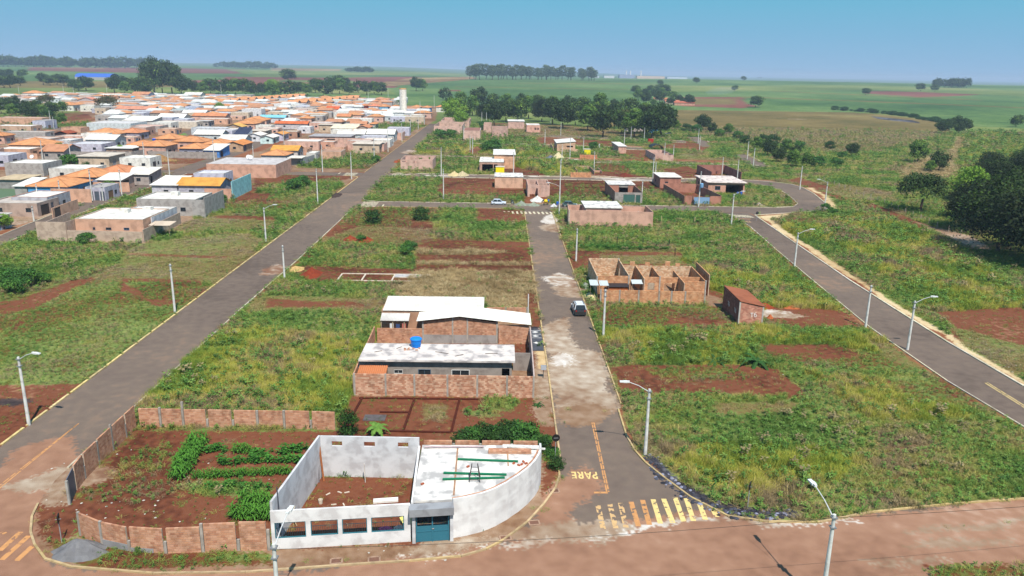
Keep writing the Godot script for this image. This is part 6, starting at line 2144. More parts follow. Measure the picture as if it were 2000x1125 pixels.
	town("broad pale building with a stepped white front beside the park", "lip", -217.68,-194.67,-423.87,3.80,20.0, pale, lin(206,204,204), {"front": []})
	town("dark red tiled hut with a black gable end by the grey wall", "gable_z", -205.67,-199.80,-370.97,2.80,8.0, lin(60,50,56), lin(150,78,52))
	town("long low grey walled house in front of the lilac tall house", "lip", -233.13,-212.75,-375.66,2.60,8.0, grey_c, lin(196,184,176), {"front": []})
	town("house with a long orange roof behind the plain white wall", "hip", -188.65,-174.29,-365.73,3.30,12.0, lin(190,186,184), orange)
	town("orange roof continuing right of the long orange roof", "hip", -177.98,-168.04,-373.65,3.30,10.0, lin(176,170,186), orange2)
	town("plain white windowless wall block below the long orange roof", "lip", -187.51,-175.92,-359.12,3.80,5.0, lin(228,226,222), white, {"front": [], "right": []})
	town("brick house below the plain white wall block", "lip", -198.33,-187.01,-357.83,2.60,9.0, pink, lin(206,190,180))
	town("brick and blue-gated house right of the plain white wall block", "lip", -173.21,-161.96,-354.63,2.80,7.0, pink, cream)
	town("pinkish tiled house beside the brown street tree", "gable_x", -269.48,-243.10,-566.75,3.80,11.0, lin(190,160,146), lin(198,140,116))
	town("white roofed hall left of the vaulted white hangars", "shed", -212.13,-196.11,-452.95,3.40,15.0, lin(196,190,186), white)
	town("white vaulted hangar in the middle of the town", "gable_x", -207.92,-192.46,-489.38,3.40,12.0, white, lin(230,228,226))
	town("second white hangar behind the vaulted one", "gable_x", -213.50,-198.45,-541.93,3.40,10.0, white, lin(226,226,226))
	town("cream windowless hall below the white hangars", "lip", -190.94,-168.60,-446.82,3.60,10.0, cream, lin(214,206,200), {"front": []})
	town("grey and brick house left of the cream hall", "lip", -191.89,-177.07,-418.15,3.20,11.0, lin(176,166,162), pink)
	town("brick house with a brown gate below the cream hall", "lip", -171.62,-162.94,-402.52,3.00,9.0, brick, lin(196,170,150))
	town("pale blue-grey long building right of the cream hall", "lip", -156.18,-138.40,-405.72,3.60,9.0, lin(196,204,212), lin(206,206,210), {"front": []})
	town("orange hip roof with a blue tank below the brick house", "hip", -150.67,-140.49,-348.23,3.00,11.0, pink, orange)
	town("long orange-roofed brick row in the middle of the town", "gable_x", -194.34,-173.74,-509.21,3.50,9.0, pink, orange2)
	town("brick house with white eaves below the long orange row", "lip", -182.60,-164.20,-484.42,3.20,9.0, brick, white)
	town("orange roofed house left of the light blue-fronted house", "gable_x", -241.68,-232.71,-570.13,3.60,10.0, white, orange)
	town("light blue-fronted house with a dark strip window", "lip", -233.13,-223.76,-572.19,4.00,9.0, lin(190,212,220), white)
	town("lilac two-storey house above the white hangars", "lip", -226.33,-216.82,-581.11,5.50,10.0, lin(180,190,214), lin(196,200,212))
	town("white two-storey house with a grey side, centre of the town", "lip", -179.11,-165.68,-559.26,5.50,10.0, lin(216,216,220), white)
	town("long light blue roof across the centre of the town", "gable_x", -151.28,-135.84,-507.36,3.30,8.0, lin(206,206,214), lin(126,194,216))
	town("white house with two black windows above the light blue roof", "lip", -183.84,-172.65,-656.57,5.00,10.0, lin(224,224,226), white)
	town("orange hip roof left of the light blue roof", "hip", -152.84,-140.01,-481.47,3.20,10.0, pink, orange)
	town("long red-orange roof below the light blue roof", "gable_x", -127.59,-109.34,-455.27,3.20,7.0, lin(206,200,204), lin(200,108,66))
	town("ochre gable house beside the pale blue-grey building", "gable_z", -146.21,-137.53,-427.26,3.00,9.0, lin(170,150,134), lin(210,170,96))
	town("low pink-walled house with a white roof, centre of the town", "lip", -125.45,-115.63,-416.72,3.00,9.0, pink, white)
	town("house with a dark navy panel roof beside white gables", "shed", -123.79,-118.08,-373.35,3.20,9.0, lin(206,212,222), lin(58,62,88), {"fall": 0.3})
	town("white gabled house, left of two side by side", "gable_z", -118.31,-112.11,-374.05,3.00,11.0, lin(222,224,230), white)
	town("white gabled house with a cyan front, right of two side by side", "gable_z", -109.16,-103.59,-364.03,3.00,11.0, lin(206,230,230), white)
	town("ochre roofed lilac-fronted house right of the white gables", "gable_z", -108.38,-103.06,-379.53,3.20,11.0, lin(206,200,220), lin(208,150,84))
	town("brick garage house with a dark opening right of the ochre roof", "lip", -107.49,-100.42,-396.17,3.20,9.0, lin(176,140,120), cream, {"right": [[1.0,6.0,0.0,2.5, "o"]]})
	town("white front house with blue shutters above the brick garage", "lip", -107.88,-100.82,-426.17,3.40,9.0, lin(214,214,220), white)
	town("orange hip roof above the white front house", "hip", -124.57,-117.57,-500.83,3.40,9.0, pink, orange)
	town("white house beside the park under an orange roof", "hip", -325.42,-313.86,-595.43,4.40,11.0, white, orange)
	town("white house behind dark shrubs right of the park", "lip", -307.84,-297.80,-593.15,4.40,11.0, lin(226,224,214), white)
	town("grey house with a pink gable above the park", "gable_z", -353.18,-337.93,-676.66,4.40,11.0, lin(190,180,182), lin(206,140,120))
	# --- far rows under orange tiles, running away from the viewer
	for i in 11:
		var q := [-251.62,-243.92,-719.22,3.60]
		var e := [-226.33,-216.81,-888.28,3.60]
		for n in 3:
			q[n] = lerpf(q[n], e[n], i / 10.0)
		town("orange tiled house in the far terraced row left of centre" + nth(i, 11), "gable_x", q[0], q[1] + 1.5, q[2],3.6,14.0, pink, tinted(orange, rng.randf_range(0.9,1.05)), {"group": "far terraced row", "right": []})
	for i in 9:
		var q := [-187.93,-180.29,-711.52,3.60]
		var e := [-163.33,-153.99,-869.11,3.60]
		for n in 3:
			q[n] = lerpf(q[n], e[n], i / 8.0)
		town("orange tiled house in the terraced row below the trees" + nth(i, 9), "gable_x", q[0], q[1] + 1.5, q[2],3.6,14.0, pink, tinted(orange, rng.randf_range(0.9,1.05)), {"group": "second far terraced row", "right": []})
	# --- fill between with the dense jumble of the old town
	var tan := lin(206,188,166)
	var tones := [[pink, orange, "hip", "small orange-roofed house in the dense far part of town"],[white, white, "lip", "small white flat-roofed house in the dense far part of town"],[tan, lin(212,200,186), "slab", "small tan flat-roofed house in the dense far part of town"],[pink, lin(206,190,180), "lip", "small brick flat-roofed house in the dense far part of town"],[grey_c, lin(190,138,106), "gable_x", "small grey house with a faded gable in the far part of town"],[lilac, lin(206,206,212), "lip", "small lilac house in the dense far part of town"],[pale, lin(214,214,210), "gable_x", "small pale house with a white roof in the far part of town"],[brick, pink, "open", "roofless walled yard squeezed between houses in the far part of town"],[lin(176,168,164), lin(190,184,180), "slab", "small grey flat-roofed house in the dense far part of town"]]
	var rest := MB.new()
	var z := -214.0
	while z > -860.0:
		var x := -50.0
		while x > maxf(-0.68 * -z - 14.0,-470.0):
			x -= rng.randf_range(9.0,15.0)
			var w := rng.randf_range(7.5,13.0)
			var d := rng.randf_range(7.5,12.5)
			var at := Vector2(x + rng.randf_range(-1,1), z + rng.randf_range(-2,2))
			var me := Rect2(at.x - 0.8, at.y - d - 0.8, w + 1.6, d + 1.6)
			var free := not (at.x > -105 and at.y < -640)
			for p in [V(0,0),Vector2(w, 0),Vector2(0,-d),Vector2(w, -d),Vector2(w / 2,-d / 2)]:
				if cover_at(mid_map, at.x + p.x, at.y + p.y) != YARD and at.y > -778.0:
					free = false
			if free:
				for l in lots:
					if l.intersects(me):
						free = false
						break
			if not free:
				continue
			var k: Array = tones[rng.randi() % tones.size()]
			var wc := tinted(k[0], rng.randf_range(0.88,1.05))
			var rc := tinted(k[1], rng.randf_range(0.9,1.05))
			var h := 2.3 if k[2] == "open" else rng.randf_range(3.0,4.2)
			if at.y < -470.0:
				distant_house(rest, Vector3(at.x, 0, at.y), w, d, h, wc, rc, k[2])
				continue
			var o := {"group": k[3] + "s"}
			if k[2] == "open":
				o["front"] = []
				o["right"] = []
			town(k[3], k[2], at.x, at.x + w, at.y, h, d, wc, rc, o)
		z -= 13.0
	var mass := part(rest, "distant_houses", M.paint, self)
	mass.set_meta("kind", "stuff")
	tag(mass, "crowded small houses of the farthest town quarters, white, tan and orange", "houses")
	for k in 9:
		var x := -470.0 + k * 24.0
		z = -800.0 - k * 6.0
		var tt: Array = tones[k % tones.size()]
		town("pale house in the leftmost far row under the fields" + nth(k, 9), tt[2], x, x + 17.0, z, 5.0,14.0, tinted([white, lilac, cream][k % 3],0.97), tt[1], {"group": "leftmost far row"})
	# --- water tower
	var wt := thing("water_tower", "tall white cylindrical water tower at the end of the left street", "water tower", Vector3(-71.2,0,-593.0))
	mb = MB.new()
	mb.col = lin(236,230,220)
	mb.lathe(Vector3.ZERO, [[2.6,-0.05],[2.6,19.6],[2.45,19.62],[0.0,19.62]],28)
	part(mb, "shaft", M.paint, wt)
	mb = MB.new()
	mb.col = lin(212,170,120)
	mb.lathe(Vector3.ZERO, [[2.7,19.63],[2.7,20.5],[2.5,20.5],[2.5,20.1],[0.0,20.1]],28)
	part(mb, "rim", M.plaster, wt)
	mb = MB.new()
	mb.col = lin(190,190,190)
	for s in [-0.2,0.2]:
		mb.bar(Vector3(s - 0.6,0,2.68),Vector3(s - 0.6,20.0,2.68),0.05,0.05)
	for i in 40:
		mb.bar(Vector3(-0.8,0.5 * i + 0.3,2.68),Vector3(-0.4,0.5 * i + 0.3,2.68),0.03,0.03)
	part(mb, "ladder", M.metal, wt)
	# tanks on roofs
	for k in [[-0.0,V(-145.2,-335.9),0.7, lin(24,96,206), "blue water tank between brick roofs left of the orange hip"],[0,V(-473,-830),2.0, lin(30,132,206), "large blue tank on the leftmost far roofs"],[0,V(-338,-747),1.7, lin(110,186,220), "light blue round tank before the brick far houses"]]:
		water_tank("water_tank", k[4],Vector3(k[1].x, 2.9, k[1].y), k[2], k[3])
	for k in [[V(-151.7,-257.6),3.62, "white satellite dish on the grey windowless block"],[V(-83.1,-261.7),4.25, "white satellite dish on the long pilaster building, left of two"],[V(-81.8,-260.4),4.25, "white satellite dish on the long pilaster building, right of two"]]:
		var ds := thing("satellite_dish", k[2], "dish", Vector3(k[0].x, k[1], k[0].y - 1.0))
		mb = MB.new()
		mb.col = lin(220,220,222)
		var old := mb.v.size()
		mb.lathe(Vector3.ZERO, [[0.0,0.0],[0.35,0.06],[0.62,0.2],[0.64,0.22],[0.34,0.09],[0.0,0.03]],16)
		for i in range(old, mb.v.size()):
			mb.v[i] = mb.v[i].rotated(Vector3.RIGHT, 1.0) + Vector3(0,0.9,0)
			mb.n[i] = mb.n[i].rotated(Vector3.RIGHT, 1.0)
		part(mb, "reflector", M.metal, ds)
		mb = MB.new()
		mb.col = lin(120,120,120)
		mb.tube(Vector3(0,-0.6,0),Vector3(0,0.9,0),0.04,0.04,6)
		part(mb, "mast", M.metal, ds)


func distant_house(mb: MB, at: Vector3, w: float, d: float, h: float, wall: Color, top: Color, kind: String) -> void:
	mb.col = wall
	mb.box(at + Vector3(0,-0.05,-d), at + Vector3(w, h, 0))
	mb.col = lin(64,68,78)
	for u in [0.2,0.62]:
		mb.box(at + Vector3(w * u, 1.1,-0.1), at + Vector3(w * u + 1.2,2.1,0.03))
	mb.box(at + Vector3(w - 0.1,0.0,-d * 0.6), at + Vector3(w + 0.03,2.3,-d * 0.6 + 2.4))
	mb.col = top
	if kind in ["hip", "gable_x"]:
		var g := 0.5 if kind == "gable_x" else minf(w, d) * 0.5
		var a := at + Vector3(-0.4, h, 0.4)
		var b := at + Vector3(w + 0.4, h, 0.4)
		var c := at + Vector3(w + 0.4, h, -d - 0.4)
		var e := at + Vector3(-0.4, h, -d - 0.4)
		var p := at + Vector3(g, h + 1.5,-d / 2)
		var q := at + Vector3(w - g, h + 1.5,-d / 2)
		mb.quad(a, b, q, p)
		mb.tri(b, c, q)
		mb.quad(c, e, p, q)
		mb.tri(e, a, p)
	else:
		mb.box(at + Vector3(0.2, h - 0.2,-d + 0.2), at + Vector3(w - 0.2, h + 0.06,-0.2))


# ---------------------------------------------------------------- street lighting and power poles
func pole_mesh(h: float) -> ArrayMesh:
	var mb := MB.new()
	mb.col = lin(214,214,212)
	mb.tube(Vector3(0,-0.1,0),Vector3(0, h, 0),0.17,0.11,10)
	return mb.mesh(M.concrete)


func pole(label: String, at: Vector2, h: float, arm := Vector2.ZERO, arm_y := -1.0, group := "") -> Node3D:
	# a round concrete pole; arm is the sideways reach of its lamp arm
	var o := thing("utility_pole", label, "pole", v3(at),0.0, group)
	part_mesh(pole_mesh(h), "shaft", o)
	var mb := MB.new()
	mb.col = lin(120,122,126)
	for y in [h - 0.25, h - 0.95]:
		mb.box(Vector3(-0.19, y, -0.19),Vector3(0.19, y + 0.07,0.19))
	part(mb, "bracket", M.metal, o)
	if arm != Vector2.ZERO:
		var y := (h if arm_y < 0.0 else arm_y) - 0.3
		mb = MB.new()
		mb.col = lin(196,198,200)
		var tip := Vector3(arm.x, y + 0.95, arm.y)
		mb.tube(Vector3(0, y, 0),Vector3(arm.x * 0.5, y + 0.6, arm.y * 0.5),0.04,0.035,7)
		mb.tube(Vector3(arm.x * 0.5, y + 0.6, arm.y * 0.5), tip, 0.035,0.035,7)
		var a := part(mb, "lamp_arm", M.metal, o)
		mb = MB.new()
		mb.col = lin(214,216,218)
		var d := v3(arm.normalized())
		var side := d.cross(Vector3.UP)
		for s in [[0.0,0.09,0.16],[0.22,0.16,0.14],[0.55,0.14,0.1]]:
			mb.obox(Transform3D(Basis(side, Vector3.UP, -d), tip + d * s[0]),Vector3(s[1] * 2.0, s[2],0.34))
		part(mb, "lamp_head", M.metal, a)
	return o


func wire(label: String, a: Vector3, b: Vector3, sag: float, r := 0.014) -> void:
	var mb := MB.new()
	mb.col = lin(40,38,38)
	var k := 10
	for i in k:
		var f0 := float(i) / k
		var f1 := float(i + 1) / k
		mb.tube(a.lerp(b, f0) - Vector3(0, sag * 4.0 * f0 * (1.0 - f0),0), a.lerp(b, f1) - Vector3(0, sag * 4.0 * f1 * (1.0 - f1),0), r, r, 5, false)
	tag(part(mb, "power_line", M.metal, self), label, "cable")


func build_poles() -> void:
	pole("concrete lamp pole on the red verge of the left street, nearest the camera", V(-45.43,-70.52),7.05,V(1.9,0.6))
	pole("plain concrete pole west of the left street, by the weedy lot", V(-45.97,-107.37),7.1)
	pole("concrete lamp pole west of the left street, beyond the weedy lot", V(-46.8,-155.3),6.9,V(2.0,0))
	pole("plain concrete pole beside the white spill on the left street", V(-35.35,-126.09),5.8)
	pole("plain concrete pole west of the left street near the dark debris", V(-46.8,-201.9),9.0)
	pole("concrete pole with a blue sign at the left street's second crossing", V(-46.8,-249.6),8.6)
	pole("plain concrete pole beside the side street left of that crossing", V(-59.6,-266.4),9.0)
	pole("plain concrete pole at the green corner lot west of the left street", V(-47.2,-299.0),8.8)
	pole("tall concrete pole on the first cross street's grassy corner", V(-14.9,-210.6),8.4)
	pole("concrete pole behind the sand heaps on the second cross street", V(-19.3,-263.0),9.2)
	pole("concrete lamp pole by the middle street's kerb, beside the ditch", V(13.86,-65.55),6.5,V(-2.0,-0.1))
	pole("concrete lamp pole right of the middle street in front of the roofless house", V(14.12,-98.30),6.7)
	pole("plain concrete pole beside the middle street left of the vegetable rows", V(14.59,-141.90),6.2)
	pole("very tall concrete pole with a low lamp arm at the zebra crossing", V(14.9,-189.7),13.6,V(-2.6,0.2),7.4)
	pole("concrete lamp pole east of the right street, large one by the sand strip", V(53.29,-94.98),6.6,V(2.0,0.1))
	pole("plain leaning-looking pole at the red strip beside the right street", V(51.86,-103.96),6.2)
	pole("concrete lamp pole east of the right street near its upper end", V(54.50,-138.89),6.6,V(2.2,0))
	pole("concrete lamp pole left of the right street by the worn crossing", V(54.6,-180.0),7.4,V(1.8,0))
	pole("pole carrying a round blue transformer beside the blue-gated yard", V(53.2,-205.7),9.4)
	pole("concrete lamp pole at the outer bend of the loop road", V(86.8,-205.3),7.2,V(-2.2,0))
	pole("plain pole at the upper corner of the loop road", V(93.6,-241.4),7.2)
	var mb := MB.new()
	mb.col = lin(120,160,200)
	mb.lathe(v3(V(53.2,-205.7),5.2) + Vector3(0.3,0,0.45),[[0.0,0.0],[0.42,0.0],[0.46,0.3],[0.46,1.0],[0.2,1.15],[0.0,1.15]],14)
	tag(part(mb, "transformer", M.metal, self), "round pale blue transformer hung on the pole by the blue-gated yard", "transformer")
	# poles that only differ by where they stand
	var list := [[V(49.8,-252.9),8.0, "left of two poles before the small white-roofed house"],[V(50.6,-253.0),6.6, "right of two poles before the small white-roofed house"],[V(38.6,-209.4),6.4, "pole at the right end of the green-gated shell"],[V(97.2,-299.5),7.4, "pole on the third cross street's end, nearer of two"],[V(104.0,-329.2),7.4, "pole on the third cross street's end, farther of two"],[V(66.4,-316.3),7.4, "pole at the low pink shell, left of two"],[V(70.1,-316.8),6.6, "pole at the low pink shell, right of two"],[V(93.2,-367.1),6.6, "pole in the grass right of the black tarpaulin"],[V(101.4,-403.2),7.4, "pole behind the one right of the black tarpaulin"],[V(78.3,-274.4),6.2, "pole before the dark brick shell, left of two"],[V(79.0,-258.6),7.0, "pole before the dark brick shell, right of two"],[V(5.0,-271.3),7.2, "pole right of the taller brick house and yellow container"],[V(33.8,-279.1),7.0, "pole standing among the half-built grey walls"],[V(24.3,-305.2),7.0, "pole beside the sand heap on the third cross street"],[V(28.6,-318.6),8.6, "pole with a thin arm before the slanted-roof house"],[V(36.2,-339.9),7.0, "pole left of the far yellow container"],[V(-12.3,-334.7),7.4, "pole in the meadow, left of two behind the sand heaps"],[V(-11.1,-330.7),7.4, "pole in the meadow, right of two behind the sand heaps"],[V(-17.6,-393.7),8.0, "pole standing before the windowless brick block"],[V(21.9,-381.0),7.4, "pole left of the slanted-roof house on the fourth cross street"],[V(33.6,-435.3),7.4, "pole on the fifth cross street, left one"],[V(61.2,-387.7),7.4, "pole behind the long narrow shed"],[V(69.0,-415.6),7.0, "pole on the fifth cross street, right one"],[V(76.2,-416.9),6.6, "pole by the broken pink wall near the fifth cross street"],[V(-47.2,-385.4),9.0, "pole on the left street's far kerb, left of three"],[V(-48.3,-433.0),8.2, "pole on the left street's far kerb, middle of three"],[V(-47.6,-467.7),7.0, "pole on the left street's far kerb, right of three"],[V(-47.1,-335.8),9.4, "pole at the end of the two long brick walls"],[V(-119.5,-267.5),9.0, "pole beside the straw heap on the red town lot"],[V(-104.0,-249.3),8.4, "pole at the dry corner above the ochre gable roof"],[V(-104.0,-289.5),8.2, "pole at the blue garage's corner"],[V(-100.3,-208.9),7.2, "pole on the second street before the brown slatted gate"],[V(-104.5,-201.7),8.0, "pole before the lilac gateway, left of two"],[V(-101.9,-201.9),4.4, "short post before the lilac gateway, right of two"],[V(-113.1,-202.6),5.0, "pole beside the blue-walled house's brick wall"],[V(-113.3,-193.0),5.4, "pole before the white and brick parapet house"],[V(-103.3,-173.3),3.4, "thick short post at the brick wall on the second street"],[V(-166.0,-289.4),7.0, "pole with a blue box before the black-windowed brick building"],[V(-156.6,-290.7),7.2, "pole in front of the patched pale grey house"],[V(-86.5,-279.1),7.6, "tall pole inside the grey panel fencing"],[V(-249.1,-446.6),8.6, "pole beside the park road, left of two"],[V(-238.0,-429.3),6.4, "pole beside the park road, right of two"],[V(-264,-550),8.4, "pole before the brown street tree"],[V(-98.1,-362.9),7.0, "pole at the stepped brick block's corner"],[V(-52.3,-527.4),14.0, "tall pole behind the tower's white low building"],[V(-46.9,-498.9),9.0, "pole at the left street's farthest bend"]]
	for p in list:
		var words: String = p[2]
		pole("plain " + words if not words.begins_with("plain") else words, p[0], p[1])
	for p in [[V(-480,-812),12.0],[V(-446,-831),12.0],[V(-438,-835),11.0],[V(-432,-893),12.0],[V(-407,-961),13.0],[V(-382,-976),13.0],[V(-325,-945),13.0],[V(-256,-925),12.0],[V(-146,-896),12.0],[V(-125,-903),14.0],[V(-61,-748),11.0],[V(34.0,-533.2),9.0],[V(-11.2,-502.6),9.0],[V(-8.2,-498.6),9.0]]:
		pole("thin pale pole rising in the distance between town and trees", p[0], p[1],Vector2.ZERO, -1.0, "distant pale poles")
	# the two lamp poles on the near side of the front road, whose feet are below the picture
	pole("grey lamp pole in the bottom right corner, its lamp over the road", V(21.9,-44.4),6.8,V(-0.35,-2.6))
	var s := pole("lamp pole at the bottom edge before the white corner building", V(-13.0,-40.6),6.9,V(0.25,-2.4))
	s.name = numbered("utility_pole")
	var h := Vector3(0,6.55,0)
	wire("thin cable running from the bottom right lamp pole to the right", Vector3(21.9,0,-44.4) + h, Vector3(62,6.4,-50.6),0.35)
	wire("thin cable from the bottom right lamp pole to the bottom left one", Vector3(21.9,0,-44.4) + h, Vector3(-13.0,0,-40.6) + h, 0.35)
	wire("thin cable crossing from the bottom right pole to the ditch-side pole", Vector3(21.9,0,-44.4) + h, Vector3(13.86,6.2,-65.5),0.2,0.01)
	wire("thin cable along the middle street from the ditch-side pole", Vector3(13.86,6.2,-65.5),Vector3(14.1,6.4,-98.2),0.5,0.01)
	wire("thin cable along the middle street beyond the roofless house", Vector3(14.1,6.4,-98.2),Vector3(14.5,6.0,-142.0),0.6,0.01)


# ---------------------------------------------------------------- trees and shrubs
var protos := {}


func leaf_clump(mb: MB, c: Vector3, r: Vector3, n: int, size: float, tone: Color) -> void:
	for i in n:
		var d := Vector3(rng.randfn(), rng.randfn(), rng.randfn()).normalized()
		var p := c + d * r * (0.55 + 0.5 * sqrt(rng.randf()))
		var a := Vector3(rng.randfn(), rng.randfn(), rng.randfn()).normalized()
		var b := a.cross(d + Vector3(0.01,0.3,0.02)).normalized()
		var s := size * rng.randf_range(0.6,1.3)
		var k := rng.randf_range(0.7,1.25)
		mb.col = Color(tone.r * k * rng.randf_range(0.9,1.12), tone.g * k, tone.b * k * rng.randf_range(0.85,1.1))
		mb.quad(p - a * s * 0.5, p + b * s * 0.32, p + a * s * 0.5, p - b * s * 0.32)


func proto(key: String, h: float, w: float, trunk_h: float, clumps: int, leaves: int, size: float, tones: Array, shape: String) -> void:
	# one tree of height h and crown width w, kept out of the scene as a pattern for its copies
	var o := Node3D.new()
	var tr := MB.new()
	tr.col = lin(92,76,62)
	var r := 0.035 * h * (0.5 if shape == "tall" else 1.0)
	tr.tube(Vector3(0,-0.15,0),Vector3(0.04 * h, trunk_h, 0.01 * h), r, r * 0.72,8, false)
	var cr := MB.new()
	for i in clumps:
		var f := (i + 0.5) / clumps
		var ang := i * 2.39996 + rng.randf() * 0.7
		var c: Vector3
		var cs: Vector3
		if shape == "tall":
			var y := lerpf(trunk_h, h * 0.95, f)
			var wide := w * 0.5 * (0.55 + 0.45 * sin(f * PI)) * rng.randf_range(0.3,0.9)
			c = Vector3(cos(ang) * wide, y, sin(ang) * wide)
			cs = Vector3(w * 0.2, h * 0.06, w * 0.2)
		elif shape == "flat":
			var rr := w * 0.5 * sqrt(f) * 0.88
			c = Vector3(cos(ang) * rr, h * (0.84 - 0.26 * f * f) + rng.randf_range(-0.12,0.06) * h, sin(ang) * rr)
			cs = Vector3(w * 0.17, h * 0.13, w * 0.17)
		else:
			var yy := rng.randf_range(-0.75,1.0)
			var rr := w * 0.5 * sqrt(maxf(0.05,1.0 - yy * yy)) * rng.randf_range(0.45,0.9)
			c = Vector3(cos(ang) * rr, lerpf(trunk_h, h, 0.5 + 0.42 * yy), sin(ang) * rr)
			cs = Vector3(w * 0.19, (h - trunk_h) * 0.17, w * 0.19) * rng.randf_range(0.75,1.25)
		if trunk_h > 0.8 and (i % 3 == 0 or shape == "flat"):
			tr.tube(Vector3(0.03 * h, trunk_h * 0.85,0), c, r * 0.45, r * 0.15,5, false)
		leaf_clump(cr, c, cs, leaves, size, tones[rng.randi() % tones.size()])
	part(tr, "trunk", M.bark, o)
	part(cr, "crown", M.leaf, o)
	protos[key] = o


func tree(called: String, key: String, label: String, at: Vector2, h: float, group := "", wide := 1.0) -> void:
	var o: Node3D = protos[key].duplicate()
	o.name = numbered(called)
	add_child(o)
	o.position = Vector3(at.x, height_at(at.x, at.y) - 0.03, at.y)
	o.rotation.y = rng.randf() * TAU
	o.scale = Vector3(h * wide, h, h * wide)
	tag(o, label, "tree" if called.ends_with("tree") else "shrub", group)


func frond_palm(key: String, trunk_h: float, n: int, length: float, tone: Color) -> void:
	var o := Node3D.new()
	var tr := MB.new()
	tr.col = lin(112,96,80)
	tr.tube(Vector3(0,-0.1,0),Vector3(0, trunk_h, 0),0.05 + 0.02 * trunk_h, 0.03 + 0.018 * trunk_h, 8, false)
	part(tr, "trunk", M.bark, o)
	var cr := MB.new()
	for i in n:
		var ang := i * 2.39996
		var d := Vector3(cos(ang),0, sin(ang))
		var lift := rng.randf_range(0.35,1.1)
		var side := d.cross(Vector3.UP)
		var prev := Vector3(0, trunk_h, 0)
		for k in 6:
			var f := (k + 1) / 6.0
			var p := Vector3(0, trunk_h, 0) + d * length * f + Vector3(0, length * (lift * f - 1.1 * f * f),0)
			var w := length * (0.2 if trunk_h == 1.2 else 0.09) * sin(minf(f + 0.1,1.0) * PI * 0.93)
			cr.col = tinted(tone, rng.randf_range(0.75,1.2))
			var dr := Vector3(0,-w * 0.5,0)
			cr.quad(prev, p, p + side * w + dr, prev + side * w + dr)
			cr.quad(prev, prev - side * w + dr, p - side * w + dr, p)
			prev = p
	part(cr, "crown", M.leaf, o)
	protos[key] = o


